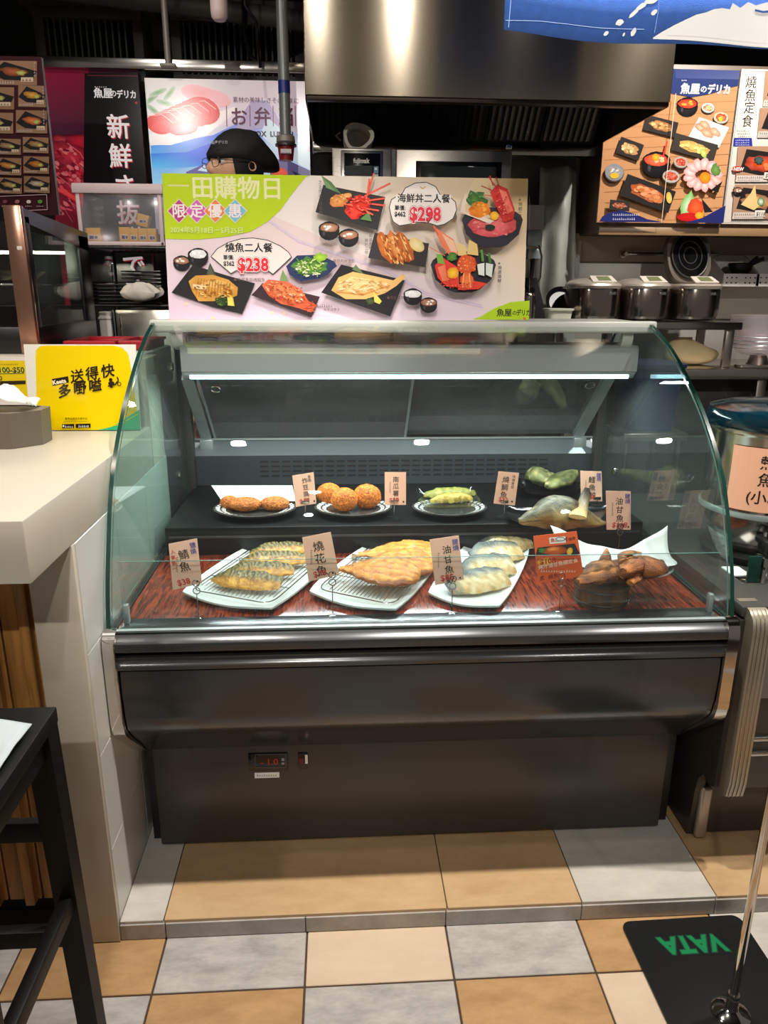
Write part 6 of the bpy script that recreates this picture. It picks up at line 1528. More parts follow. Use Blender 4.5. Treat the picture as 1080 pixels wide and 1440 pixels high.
# rice cookers
def cooker(px, label, lid_open=False):
    y = TYf+.17; p = at(px, 452, y=TYf+.02); cx = p.x; w2 = .0985
    t = thing('rice_cooker', label, 'rice cooker', (cx, y, ZT), 'rice cookers on the steel shelf')
    z = ZT
    dk = 'cook_dark'
    MB().rings([(z+.004, cx, y, w2*.88, .115, 3), (z+.010, cx, y, w2*.96, .125, 3), (z+.022, cx, y, w2*.98, .13, 3)]).build('base', 'mirrorsteel', t)
    MB().rings([(z+.020, cx, y, w2*.97, .132, 3.2), (z+.05, cx, y, w2, .135, 3.2), (z+.125, cx, y, w2, .135, 3.2), (z+.132, cx, y, w2*.98, .133, 3.2)]).build('shell', 'cookshell', t)
    m = MB(); m.rings([(z+.130, cx, y, w2*1.01, .138, 3), (z+.140, cx, y, w2*1.03, .142, 3), (z+.148, cx, y, w2*1.0, .138, 3), (z+.160, cx, y+.01, w2*.86, .118, 2.8), (z+.170, cx, y+.02, w2*.6, .085, 2.4), (z+.172, cx, y+.02, w2*.3, .04, 2.2)] if not lid_open else [(z+.130, cx, y, w2*1.01, .138, 3), (z+.142, cx, y, w2*1.03, .142, 3), (z+.150, cx, y-.03, w2*.98, .10, 3)])
    m.build('lid' if not lid_open else 'front_collar', 'cookpale', t)
    pl = MB().slab([(cx-.040, y-.122, z+.152), (cx+.060, y-.122, z+.152), (cx+.055, y-.060, z+.176), (cx-.036, y-.060, z+.176)], (0, -.002, .004)).build('control_panel', 'cookpale2', t)
    MB().slab([(cx-.014, y-.114, z+.1600), (cx+.040, y-.114, z+.1600), (cx+.037, y-.072, z+.1762), (cx-.012, y-.072, z+.1762)], (0, -.0005, .0015)).build('screen', 'cooklcd', pl)
    MB().box(cx+.022, cx+.056, y-.138, y-.134, z+.105, z+.118, .003).build('badge', 'chrome', t)
    MB().tube([(cx-w2+.004, y-.02, z+.128), (cx-w2-.008, y-.02, z+.132), (cx-w2-.008, y+.06, z+.134), (cx-w2+.004, y+.07, z+.130)], .004, 8).build('handle', 'mirrorsteel', t)
    if lid_open:
        # lid swung up at the hinge
        L0 = Vector((cx+.052, y+.112, z+.15)); ax = Vector((-.10, .26, 1)).normalized(); sd = Vector((1, 0, .06)).normalized(); nr = sd.cross(ax)
        ring = lambda s, dz: [L0+ax*.120+sd*math.copysign(abs(math.cos(q))**(2/2.8), math.cos(q))*.098*s+ax*math.copysign(abs(math.sin(q))**(2/2.8), math.sin(q))*.118*s+nr*dz for q in [2*PI*k/36 for k in range(36)]]
        def stack(rows): 
            vs = [v for r in rows for v in r]; n_ = 36; fs = [(i*n_+k, i*n_+(k+1) % n_, (i+1)*n_+(k+1) % n_, (i+1)*n_+k) for i in range(len(rows)-1) for k in range(n_)]
            fs += [tuple(range(n_))[::-1], tuple(range((len(rows)-1)*n_, len(rows)*n_))]; m = MB(); m.add(vs, fs); return m
        lo = stack([ring(.85, -.045), ring(1, -.03), ring(1, 0), ring(.97, .006)]).build('open_lid', 'cookrim', t)
        rr = lambda s, dz: [L0+ax*.120+sd*math.cos(q)*.082*s+ax*math.sin(q)*.100*s+nr*dz for q in [2*PI*k/36 for k in range(36)]]
        stack([rr(1, .005), rr(1, .014), rr(.92, .016)]).build('inner_plate', 'blackgloss', lo)
        MB().tube(rr(.97, .017), .004, 8, closed=True).build('seal', 'darkgrey', lo)
        for s in (.35, .62): MB().tube(rr(s, .017), .0022, 6, closed=True).build('plate_ridge', 'darkgrey', lo)
    return t
M['cookrim'] = mat('cooker_rim', (120, 110, 100), .3, .5); M['cookshell'] = mat('cooker_shell', (176, 164, 156), .16, 1, rvary=.05, nscale=20, nstretch=(30, 30, 1)); M['cookpale'] = mat('cooker_lid', (196, 184, 172), .25, .4); M['cookpale2'] = mat('cooker_panel', (214, 204, 192), .3); M['cooklcd'] = mat('cooker_lcd', (118, 124, 86), .15)
cooker(846, 'rice cooker beside the small plastic tub, lid closed')
cooker(917, 'middle rice cooker of the three, lid closed')
cooker(989, 'rice cooker with its lid swung open', True)
# plastic tub
p = at(788, 450, y=3.08)
t = thing('plastic_tub', 'small translucent plastic tub beside the first rice cooker', 'tub', (p.x, 3.12, ZT))
M['tubm'] = mat('tub_plastic', (206, 206, 190), .3)
MB().rings([(ZT+.001, p.x, 3.12, .046, .04, 5), (ZT+.045, p.x, 3.12, .053, .047, 5), (ZT+.044, p.x, 3.12, .050, .044, 5), (ZT+.005, p.x, 3.12, .044, .038, 5)]).build('body', 'tubm', t)
MB().rings([(ZT+.043, p.x, 3.12, .058, .052, 5), (ZT+.050, p.x, 3.12, .058, .052, 5), (ZT+.050, p.x, 3.12, .050, .044, 5)]).build('rim', 'tubm', t)
# black pan and dark leaning board, steel flask
p = at(788, 440, y=3.33)
tag(MB().lathe([(.001, 0), (.055, 0), (.072, .02), (.070, .022), (.053, .006), (.001, .006)], (p.x, 3.335, ZT+.066), 32, T=Matrix.Rotation(math.radians(60), 4, 'X')).build('black_pan', 'black'), 'black round pan leaning behind the plastic tub', 'pan')
p0 = at(745, 395, y=3.2); p1 = at(768, 452, y=3.2)
tag(MB().slab([(p0.x-.02, 3.2, ZT+.001+.17), (p0.x+.03, 3.2, ZT+.17), (p1.x+.005, 3.2, ZT+.001), (p1.x-.05, 3.2, ZT+.001)], (0, .14, 0)).build('leaning_board', 'blackmatte'), 'black board leaning at a slant beside the promotional board', 'board')
p = at(742, 432, y=3.10)
t = thing('steel_flask', 'steel cylinder half hidden behind the promotional board', 'flask', (p.x, 3.1, ZT))
MB().lathe([(.028, ZT+.001), (.032, ZT+.004), (.032, ZT+.10), (.026, ZT+.108), (.025, ZT+.112)], (p.x, 3.1, 0), 24).build('body', 'mirrorsteel', t)
MB().lathe([(.026, ZT+.112), (.026, ZT+.128), (.022, ZT+.132)], (p.x, 3.1, 0), 24).build('cap', 'black', t)
# wall rail
r0 = at(883, 357, y=3.52); r1 = at(1010, 354, y=3.52)
t = thing('wall_rail', 'chrome towel rail on the wall over the rice cookers', 'rail', (r0.x, 3.55, r0.z))
MB().cyl((r0.x, 3.53, r0.z), (r1.x, 3.53, r0.z), .009, n=12).build('rail', 'chrome', t)
for x in (r0.x, r1.x): MB().lathe([(.020, 0), (.018, .01), (.010, .02), (.010, .05)], (x, 3.58, r0.z), 20, T=Matrix.Rotation(math.radians(90), 4, 'X')).build('rosette', 'chrome', t)
# perforated holders with steel cup
for k, (x0, x1, y0, y1) in enumerate(((1021, 1066, 357, 403), (1069, 1120, 357, 403))):
    yf = 3.42; a, b_ = at(x0, y0, y=yf), at(x1, y1, y=yf)
    t = thing('perforated_holder', ['white perforated wall holder with the black utensil cup', 'white perforated wall holder at the photo edge, empty'][k] if k == 0 else 'empty white perforated wall holder beside the one with the cup', 'holder', ((a.x+b_.x)/2, 3.5, b_.z))
    MB().box(a.x, b_.x, 3.56, 3.584, b_.z, a.z, .001).build('back_plate', 'white', t)
    zf = b_.z+.055
    MB().box(a.x, b_.x, yf, yf+.003, b_.z, zf, .001).build('front_lip', 'white', t)
    MB().box(a.x, b_.x, yf+.003, 3.56, b_.z, b_.z+.003).build('floor', 'white', t)
    for x in (a.x, b_.x-.003): MB().slab([(x, yf, b_.z), (x, 3.56, b_.z), (x, 3.56, a.z), (x, yf, zf)], (.003, 0, 0)).build('side_plate', 'white', t)
    m = MB()
    for i in range(7):
        for j in range(2):
            if i in (3,): continue
            m.cyl((a.x+.02+i*(b_.x-a.x-.04)/6, yf-.001, b_.z+.016+j*.022), (a.x+.02+i*(b_.x-a.x-.04)/6, yf+.001, b_.z+.016+j*.022), .0036, n=8)
    hz_ = m.build('holes', 'blackmatte', t); hz_['kind'] = 'stuff'
    if k == 0:
        p = at(1041, 385, y=3.47); cz = b_.z+.0035
        t2 = thing('steel_cup', 'small steel cup with a black liner in the perforated holder', 'cup', (p.x, 3.48, cz))
        MB().lathe([(.028, cz), (.032, cz+.003), (.036, cz+.06), (.030, cz+.06)], (p.x, 3.48, 0), 24).build('body', 'mirrorsteel', t2)
        MB().lathe([(.036, cz+.055), (.046, cz+.075), (.048, cz+.095), (.044, cz+.10), (.030, cz+.09)], (p.x, 3.48, 0), 24, sx=1.15).build('liner', 'black', t2)
        for kk, (dx, dz_) in enumerate(((.070, .125), (.085, .115), (.098, .120))):
            tag(MB().tube([(p.x+.005+kk*.004, 3.48, cz+.065), (p.x+.03+kk*.006, 3.47, cz+.09), (p.x+dx, 3.465, cz+dz_)], [.004, .007, .009], 8).build('ladle', 'black'), ['black handle in the steel cup standing steepest', 'black handle in the steel cup, lowest of the three', 'black handle in the steel cup reaching farthest out'][kk], 'utensil', 'black handles in the steel cup')
b0 = at(890, 505, y=2.62); b1 = at(962, 600, y=2.62)
t = thing('blue_crate', 'dark blue plastic crate seen through the deli case end glass', 'crate', ((b0.x+b1.x)/2, 2.75, .70))
M['crateblue'] = mat('crate_blue', (8, 24, 62), .5)
MB().rings([(b1.z-.02, (b0.x+b1.x)/2, 2.74, .085, .10, 6), (b0.z-.03, (b0.x+b1.x)/2, 2.74, .10, .115, 6), (b0.z-.03, (b0.x+b1.x)/2, 2.74, .094, .11, 6), (b1.z-.01, (b0.x+b1.x)/2, 2.74, .08, .095, 6)]).build('body', 'crateblue', t)
MB().rings([(b0.z-.034, (b0.x+b1.x)/2, 2.74, .108, .122, 6), (b0.z-.02, (b0.x+b1.x)/2, 2.74, .108, .122, 6), (b0.z-.02, (b0.x+b1.x)/2, 2.74, .096, .11, 6)]).build('rim', 'crateblue', t)
MB().box((b0.x+b1.x)/2-.12, (b0.x+b1.x)/2+.12, 2.60, 2.88, b1.z-.05, b1.z-.021, .003).build('stand_top', 'steelv', t)
for dx in (-.1, .1):
    for y in (2.63, 2.85): MB().cyl(((b0.x+b1.x)/2+dx, y, STEPZ), ((b0.x+b1.x)/2+dx, y, b1.z-.05), .012, n=10).build('stand_leg', 'steelv', t)
# bag of rice on the work table
def bag(u, v, c=at(975, 516, y=3.12)):
    q = u*2*PI; a = PI*v
    r = 1+.10*N3((math.cos(q)*1.2, math.sin(q)*1.2, v*2), 1.4, 9)
    return (c.x+.115*math.sin(a)**.6*math.cos(q)*r, 3.16+.07*math.sin(a)**.6*math.sin(q)*r, zl+.001+.056*(1-math.cos(a))*.9*r*(1-.25*math.cos(q)*(1 if math.cos(q) > 0 else .3)))
tag(MB().sheet(bag, 36, 18).build('rice_bag', mat('bag_beige', (206, 182, 138), .6, bump=.6, bscale=18)), 'slumped beige bag on the work table under the cooker shelf', 'bag')
# clear basket hanging at right
p = at(1083, 470, y=2.95)
t = thing('clear_basket', 'hazy clear plastic basket at the end of the cooker shelf', 'basket', (p.x, 2.98, zl))
bz0 = at(1078, 502, y=2.95).z; bz1 = at(1078, 445, y=2.95).z
MB().rings([(bz0, p.x+.05, 3.10, .07, .07, 2.6), (bz0+.02, p.x+.05, 3.10, .10, .09, 2.6), (bz1, p.x+.05, 3.10, .13, .10, 2.6), (bz1, p.x+.05, 3.10, .125, .095, 2.6), (bz0+.025, p.x+.05, 3.10, .095, .085, 2.6)]).build('bowl', 'clearhaze', t)
for k in range(4):
    z = bz0+.025+k*.016; s = .10+.0075*k
    MB().tube([(p.x+.05+s*math.cos(q), 3.10+.9*s*math.sin(q), z) for q in [2*PI*i/28 for i in range(28)]], .0016, 6, closed=True).build('ring', 'alu', t)
MB().cyl((p.x+.05, 3.10, bz0-.0), (p.x+.05, 3.10, zl+.001), .03, .05, n=16).build('foot', 'steelv', t)
tr_ = thing('steel_tray', 'flat steel tray on the work table beside the basket', 'tray', (at(1065, 515, y=3.0).x, 3.0, zl))
q0 = at(1042, 515, y=2.99)
MB().box(q0.x, q0.x+.35, 2.99, 3.05, zl, zl+.012, .004).build('tray', 'mirrorsteel', tr_); 

# ================================================================== HOT TEA URN (right)
ux, uy, uz = 1.098, 1.80, .7315
ur = thing('tea_urn', 'steel hot tea urn with a teal lid and black tap', 'urn', (ux, uy, uz))
M['teal'] = mat('teal_enamel', (6, 40, 52), .12, spec=.7)
MB().lathe([(.10, uz), (.13, uz+.003), (.135, uz+.02), (.12, uz+.028)], (ux, uy, 0), 40).build('foot_ring', 'black', ur)
MB().lathe([(.10, uz+.024), (.112, uz+.035), (.135, uz+.075), (.146, uz+.12), (.148, uz+.33), (.150, uz+.335)], (ux, uy, 0), 48).build('body', 'mirrorsteel', ur)
MB().lathe([(.151, uz+.333), (.153, uz+.338), (.153, uz+.345), (.149, uz+.350)], (ux, uy, 0), 48).build('rim', 'mirrorsteel', ur)
MB().lathe([(.157, uz+.346), (.160, uz+.352), (.160, uz+.375), (.154, uz+.388), (.120, uz+.398), (.05, uz+.403), (.02, uz+.404)], (ux, uy, 0), 48).build('lid', 'teal', ur)
MB().lathe([(.012, uz+.403), (.012, uz+.412), (.022, uz+.416), (.022, uz+.426), (.010, uz+.43)], (ux, uy, 0), 24).build('lid_knob', 'black', ur)
MB().lathe([(.150, uz+.128), (.151, uz+.133), (.150, uz+.140)], (ux, uy, 0), 48).build('band', 'alu', ur)
tp = at(1076, 752, y=uy-.17)
tpp = MB().cyl((tp.x+.012, uy-.13, uz+.085), (tp.x+.004, uy-.19, uz+.085), .011, n=14); tpp.box(tp.x-.014, tp.x+.03, uy-.21, uy-.165, uz+.065, uz+.102, .006).cyl((tp.x-.016, uy-.187, uz+.080), (tp.x-.006, uy-.187, uz+.080), .012, n=14)
tpo = tpp.build('tap', 'black', ur)
MB().box(tp.x-.002, tp.x+.022, uy-.20, uy-.175, uz+.095, uz+.15, .006).build('lever', 'black', tpo)
# paper sign wrapped on the urn
pr = PR((0, 0, 0), X3, Z3); pr.raw = True
r_ = .1495
PHI0 = math.radians(-152)
def uw(u, v, w_): 
    a = PHI0+u/r_; return Vector((ux+(r_+w_+.0008)*math.cos(a), uy+(r_+w_+.0008)*math.sin(a), uz+.150+v))
pr.warp = uw
SW, SH = .23, .158
for i in range(18):
    u0, u1 = SW*i/18, SW*(i+1)/18; pr.face([(u0, 0), (u1, 0), (u1, SH), (u0, SH)], [C(236, 176, 144)]*4)
def ut(t_, x, y, h, col):
    vs, fs = textmesh(t_, .012, 0); pr.L += 1; b = len(pr.vs)
    pr.vs += [pr.W(x+X*h, y+Y*h, pr.L*pr.eps) for X, Y in vs]; pr.cs += [C(col)]*len(vs); pr.fs += [tuple(i+b for i in f) for f in fs]
pr.L = 3
ut('熱茶', .066, .110, .036, (44, 34, 30)); ut('魚屋茶', .066, .068, .036, (44, 34, 30)); ut('(小心', .045, .024, .036, (44, 34, 30)); ut('熱)', .134, .024, .036, (206, 30, 34))
o = pr.build('notice', 'print', None); tag(o, 'salmon paper notice with black characters taped round the tea urn', 'notice')
# green glass block in a steel holder and white napkins on the neighbour case
t = thing('glass_block_stand', 'green glass block in a bright steel angle holder beside the tea urn', 'holder', (1.0, 1.60, .7315))
gb0 = at(1058, 800, y=1.60)
MB().box(gb0.x-.018, gb0.x+.012, 1.585, 1.592, .735, .800, .001).build('glass_block', 'glassedge', t)
MB().box(gb0.x+.014, gb0.x+.026, 1.58, 1.62, .7325, .795, .002).build('upright', 'chrome', t)
MB().box(gb0.x-.030, gb0.x+.026, 1.58, 1.62, .7312, .735, .001).build('foot', 'chrome', t)
for k, (x0, x1) in enumerate(((.955, 1.0), (1.045, 1.12))):
    tag(MB().box(x0, x1, 1.63 if not k else 1.56, 1.69 if not k else 1.61, .7312, .7355, .001).build('napkin', 'paper'), ['white paper napkins behind the green glass block', 'white paper slips beside the steel angle holder'][k], 'napkin')

# ================================================================== BLUE DOORWAY CURTAIN (upper right)
def noren_z(x): return at(708, 44, y=1.6).z+ (at(1080, 67, y=1.6).z-at(708, 44, y=1.6).z)*(x-.32)/.525-.006*math.sin((x-.32)*6.0)
nx0, nx1 = .319, 1.25
def wavef(u, v):
    x = nx0+(nx1-nx0)*u; zb = noren_z(x); z = zb+(2.75-zb)*v
    return (x, 1.6+.010*math.sin(x*16)*(1-v*.6)+.003*N3((x*6, z*6, 0), 1), z)
nr_ = thing('doorway_curtain', 'blue cloth doorway curtain with a white wave pattern, hanging at the top', 'curtain', (.8, 1.6, 1.87))
M['cloth_blue'] = mat('cloth_blue', (70, 116, 206), .95, bump=.4, bscale=700, vary=.08, nscale=60)
MB().sheet(wavef, 70, 12).build('cloth', 'cloth_blue', nr_, solid=.003)
MB().cyl((nx0-.15, 1.603, 2.76), (nx1+.3, 1.603, 2.76), .012, n=12).build('rod', 'barrel', nr_)
pr = PR((nx0, 1.6, 1.85), X3, Z3, .00015)
def nw(u, v, w_): 
    x = nx0+u; return Vector((x, 1.6-.0022-w_+.010*math.sin(x*16)*(1-(1.85+v-1.87)/.9*.6)+.003*N3((x*6, (1.85+v)*6, 0), 1), 1.85+v))
pr.warp = nw
def npoly(pts, col):
    # cut into strips so the print follows the folds
    pr.L += 1; top = [p for p in pts[0]]; bot = [p for p in pts[1]]
    for i in range(len(top)-1):
        q = [pr.px(*bot[i]), pr.px(*bot[i+1]), pr.px(*top[i+1]), pr.px(*top[i])]; pr.face(q, [C(col)]*4)
def rs(pts, n=6):
    o = []
    for a, b in zip(pts, pts[1:]): o += [(a[0]+(b[0]-a[0])*i/n, a[1]+(b[1]-a[1])*i/n) for i in range(n)]
    return o+[pts[-1]]
WHT = (196, 194, 192)
tp_ = rs([(917, 54), (930, 46), (945, 38), (960, 31), (975, 24), (988, 21), (1000, 16), (1012, 14), (1024, 15), (1028, 6), (1040, 12), (1052, 3), (1064, 7), (1080, 2), (1100, 2)]); bt_ = rs([(917, 56), (930, 57.2), (945, 58.4), (960, 59.6), (975, 60.6), (988, 61.6), (1000, 62.4), (1012, 63), (1024, 63.6), (1028, 63.8), (1040, 64.3), (1052, 64.8), (1064, 65.2), (1080, 65.6), (1100, 66)])
npoly((tp_, bt_), WHT)
for bx_, by_, ra, rb, ro in ((892, 18, 9, 2.6, -.75), (902, 9, 8, 3.2, -.6), (915, 2, 9, 4.2, -.3), (854, 45.5, 4.2, 2.6, -.8), (891, 45, 6, 3, -1.15), (872.5, 30.5, 5.6, 4, -.5), (918, 19, 5, 3, -.8), (878, 48, 3, 1.3, -1.2)): pr.blob(bx_, by_, ra, rb, WHT, WHT, ro, n=16, jag=.12, a=0)
pr.line(rs([(1062, 14), (1075, 16), (1088, 14)], 3), 3, (40, 70, 140))
pr.line(rs([(709, 32), (760, 31), (800, 33), (850, 38), (905, 42)], 6), .8, (150, 176, 220)); pr.line(rs([(717, -5), (715, 20), (713, 42)], 3), .8, (150, 176, 220)); pr.line(rs([(925, -5), (923, 20), (918, 48)], 3), .8, (110, 140, 200)); pr.line(rs([(935, 52), (980, 55), (1030, 58), (1080, 60)], 4), .7, (180, 178, 176))
pr.build('wave_print', 'print', nr_)
# ================================================================== THE COOK BEHIND THE BOARD
hc = at(333, 230, y=2.86); HX, HY, HZc = hc.x, 2.86, hc.z-.004     # centre of the head
YAW = math.radians(-48)
TH_ = Matrix.Translation((HX, HY, HZc)) @ Matrix.Rotation(YAW, 4, 'Z')
ck = thing('person', 'cook in a black cap and thin-framed glasses looking aside behind the promotional board', 'person', (HX+.03, HY+.05, STEPZ))
vs = []; NU, NV = 44, 34
for j in range(NV+1):
    t = PI*j/NV
    for i in range(NU):
        q = 2*PI*i/NU; x = math.sin(t)*math.sin(q); y = -math.sin(t)*math.cos(q); z = math.cos(t)
        X, Y, Z = x*.077, y*.096, z*.118
        if z < 0: k = 1-.34*(-z)**1.6; X *= k; Y = Y*(1-.22*(-z)**1.5) if y < 0 else Y*(1-.45*(-z)**1.3)
        if y < 0:
            Y -= .026*math.exp(-((X/.011)**2))*math.exp(-(((Z+.030)/.020)**2))          # nose tip
            Y -= .014*math.exp(-((X/.009)**2))*math.exp(-(((Z+.012)/.022)**2))
            for s in (-1, 1): Y += .009*math.exp(-(((X-s*.030)/.015)**2))*math.exp(-(((Z+.002)/.012)**2))
            Y -= .004*math.exp(-((X/.040)**2))*math.exp(-(((Z-.018)/.008)**2)); Y -= .006*math.exp(-((X/.022)**2))*math.exp(-(((Z+.064)/.010)**2))
            Y += .004*math.exp(-((X/.024)**2))*math.exp(-(((Z+.057)/.0028)**2))
        if Z > .06: Z = .06+(Z-.06)*.62
        vs.append(Vector((X, Y, Z)))
fs = [(j*NU+i, j*NU+(i+1) % NU, (j+1)*NU+(i+1) % NU, (j+1)*NU+i) for j in range(NV) for i in range(NU)]
# body: skinned skeleton, arms working in front at bench height
def skin_body(name, joints, bones, m, parent, lev=2, root=0):
    me = bpy.data.meshes.new(name); me.from_pydata([j[0] for j in joints], bones, [])
    me.materials.append(M[m] if isinstance(m, str) else m)
    o = bpy.data.objects.new(name, me); COL.objects.link(o)
    s_ = o.modifiers.new('skin', 'SKIN'); s_.use_smooth_shade = True
    for v, j in zip(me.skin_vertices[0].data, joints): v.radius = (j[1], j[2] if len(j) > 2 else j[1])
    me.skin_vertices[0].data[root].use_root = True
    b = o.modifiers.new('sub', 'SUBSURF'); b.levels = b.render_levels = lev
    attach(o, parent); return o
def BW(x, y, z): return tuple(Matrix.Translation((HX+.02, HY+.03, 0)) @ Matrix.Rotation(YAW*.6, 4, 'Z') @ Vector((x, y, z)))
hz0 = HZc-.118
J = [(BW(0, .01, .98), .15, .11), (BW(0, .01, 1.16), .14, .10), (BW(0, .02, 1.36), .17, .11), (BW(0, .02, hz0-.10), .10, .08), (BW(0, .0, hz0+.00), .052, .052), (BW(0, -.01, hz0+.07), .05, .05),
     (BW(-.19, .02, hz0-.14), .062), (BW(-.235, .03, 1.25), .046), (BW(-.215, -.04, 1.02), .034), (BW(-.205, -.07, .96), .026),
     (BW(.19, .02, hz0-.14), .062), (BW(.235, .03, 1.25), .046), (BW(.215, -.04, 1.02), .034), (BW(.205, -.07, .96), .026),
     (BW(-.10, .01, .88), .095), (BW(-.10, .0, .50), .062), (BW(-.10, .02, .12), .042), (BW(-.10, -.12, .085), .034),
     (BW(.10, .01, .88), .095), (BW(.10, .0, .50), .062), (BW(.10, .02, .12), .042), (BW(.10, -.12, .085), .034)]
E_ = [(0, 1), (1, 2), (2, 3), (3, 4), (4, 5), (3, 6), (6, 7), (7, 8), (8, 9), (3, 10), (10, 11), (11, 12), (12, 13), (0, 14), (14, 15), (15, 16), (16, 17), (0, 18), (18, 19), (19, 20), (20, 21)]
body = skin_body('body', J, E_, 'skin', ck)
M['uniform'] = mat('uniform_black', (30, 30, 34), .8)
JU = [(p, r[0]+.016) if len(r) == 1 else (p, r[0]+.016, r[1]+.016) for p, *r in J]
keep = [0, 1, 2, 3, 6, 7, 8, 10, 11, 12, 14, 15, 16, 18, 19, 20]; mp_ = {k: i for i, k in enumerate(keep)}
skin_body('uniform', [JU[k] for k in keep], [(mp_[a], mp_[b]) for a, b in E_ if a in mp_ and b in mp_], 'uniform', ck)
for s in (-1, 1):
    skin_body('shoe', [(BW(s*.10, .03, STEPZ+.05), .045), (BW(s*.10, -.07, STEPZ+.045), .045), (BW(s*.10, -.17, STEPZ+.038), .036)], [(0, 1), (1, 2)], 'black', ck)
    # hand: palm and five fingers bent over the bench
    pl = Vector(BW(s*.20, -.085, .92)); f_ = (Vector(BW(s*.195, -.11, .80))-pl).normalized(); sd = (Vector(BW(0, -1, 0))-Vector(BW(0, 0, 0))).normalized()
    js = [(tuple(pl+f_*-.05), .024), (tuple(pl+f_*.03), .032, .016)]; bo = [(0, 1)]
    inn = (Vector(BW(s, 0, 0))-Vector(BW(0, 0, 0))).normalized()
    for k, (o_, L_) in enumerate(((-.027, .060), (-.009, .070), (.009, .066), (.027, .052))):
        b0 = pl+f_*.05+sd*o_; n0 = len(js); js += [(tuple(b0), .0095), (tuple(b0+f_*L_*.5), .0088), (tuple(b0+f_*L_*.95-inn*.014), .0075)]; bo += [(1, n0), (n0, n0+1), (n0+1, n0+2)]
    b0 = pl+sd*.030; n0 = len(js); js += [(tuple(b0), .011), (tuple(b0+sd*.018+f_*.028), .010), (tuple(b0+sd*.014+f_*.050), .008)]; bo += [(0, n0), (n0, n0+1), (n0+1, n0+2)]
    skin_body('hand', js, bo, 'skin', ck)
hm = MB(); hm.add([TH_ @ v for v in vs], fs); head_o = hm.build('head', 'skin', ck, ang=180)
for s in (-1, 1):
    e = MB(); e.lathe([(.0005, -.0115), (.008, -.008), (.0115, 0), (.008, .008), (.0005, .0115)], (0, 0, 0), 16)
    e.v = [tuple(TH_ @ (Vector(v)+Vector((s*.030, -.0785, -.002)))) for v in e.v]; e.build('eye', 'white', head_o)
    e = MB(); e.lathe([(.0005, -.0015), (.0048, -.001), (.0052, 0), (.0005, .0008)], (0, 0, 0), 14, T=Matrix.Rotation(PI/2, 4, 'X')); e.v = [tuple(TH_ @ (Vector(v)+Vector((s*.030, -.0898, -.002)))) for v in e.v]; e.build('iris', 'black', head_o)
    br = MB(); br.tube([TH_ @ Vector((s*.016, -.094, .020)), TH_ @ Vector((s*.030, -.0935, .024)), TH_ @ Vector((s*.046, -.083, .020))], [.0025, .003, .0015], 6); br.build('eyebrow', 'black', head_o)
    er = MB(); er.lathe([(.006, -.006), (.016, -.005), (.019, 0), (.017, .005), (.010, .002), (.004, .001)], (0, 0, 0), 20, sx=.75, sy=1.5, T=Matrix.Rotation(PI/2*s, 4, 'Y') @ Matrix.Rotation(.0, 4, 'Z'))
    er.v = [tuple(TH_ @ Vector((s*.076+v[0], .008+v[1]*.0+v[2]*.0+ (v[1]*.62), -.012+v[2]*1.15))) for v in er.v]; er.build('ear', 'skin', head_o)
lp = MB(); lp.tube([TH_ @ Vector((-.024, -.091, -.062)), TH_ @ Vector((0, -.098, -.060)), TH_ @ Vector((.024, -.091, -.062))], [.002, .005, .002], 8); lp.build('mouth', mat('lips', (150, 84, 76), .5), head_o)
gl = MB()
for s in (-1, 1):
    gl.tube([TH_ @ Vector((s*.031+.021*math.copysign(abs(math.cos(q))**.7, math.cos(q)), -.108-.0*s, -.004+.016*math.copysign(abs(math.sin(q))**.7, math.sin(q)))) for q in [2*PI*k/28 for k in range(28)]], .0011, 6, closed=True)
    gl.tube([TH_ @ Vector((s*.052, -.107, 0)), TH_ @ Vector((s*.080, -.06, .0)), TH_ @ Vector((s*.081, .005, -.002)), TH_ @ Vector((s*.079, .02, -.018))], .0012, 6)
gl.tube([TH_ @ Vector((-.010, -.108, .0)), TH_ @ Vector((0, -.112, .003)), TH_ @ Vector((.010, -.108, .0))], .0011, 6)
gl.build('glasses', 'black', ck)
hr = MB(); vv_ = [v for v in vs]
hv = []
for j in range(13):
    t = PI*(.20+.42*j/12)
    for i in range(NU):
        q = 2*PI*i/NU; k = 1.05
        zz2 = math.cos(t); x = math.sin(t)*math.sin(q); y = -math.sin(t)*math.cos(q)
        if math.cos(q) > .55: zz2 = max(zz2, .33)
        hv.append(TH_ @ Vector((x*.077*k, y*.096*k, min(zz2, .60)*.118*1.02)))
hr.add(hv, [(j*NU+i, j*NU+(i+1) % NU, (j+1)*NU+(i+1) % NU, (j+1)*NU+i) for j in range(12) for i in range(NU)]); hr.build('hair', 'blackmatte', ck, ang=180)
cp_ = MB(); rows_ = []
prof_c = [(.90, .030, 0), (1.03, .032, 0), (1.05, .055, .0), (1.10, .075, .012), (1.12, .098, .022), (1.02, .125, .030), (.80, .146, .030), (.50, .158, .024), (.18, .163, .018), (.01, .164, .016)]
for r, z, back in prof_c:
    row = []
    for i in range(NU):
        q = 2*PI*i/NU; x = math.sin(q)*.083*r*(1+.02*math.sin(9*q)*(1 if z > .06 else 0)); y = -math.cos(q)*.103*r+back*1.3
        droop = .085*max(0, -math.cos(q))*min(1, z/.12)+.010
        row.append(TH_ @ Vector((x+.003*N3((x*30, y*30, z*30), 1, 2), y+(.028*max(0, -math.cos(q)) if z > .05 else 0), z*.80-droop*1.0-.006+.003*N3((x*20, y*20, z*25), 1.3, 5))))
    rows_ += row
cp_.add(rows_, [(j*NU+i, j*NU+(i+1) % NU, (j+1)*NU+(i+1) % NU, (j+1)*NU+i) for j in range(len(prof_c)-1) for i in range(NU)]+[tuple(range((len(prof_c)-1)*NU, len(prof_c)*NU))])
cap = cp_.build('cap', mat('cap_black', (18, 18, 20), .75), ck, ang=180)
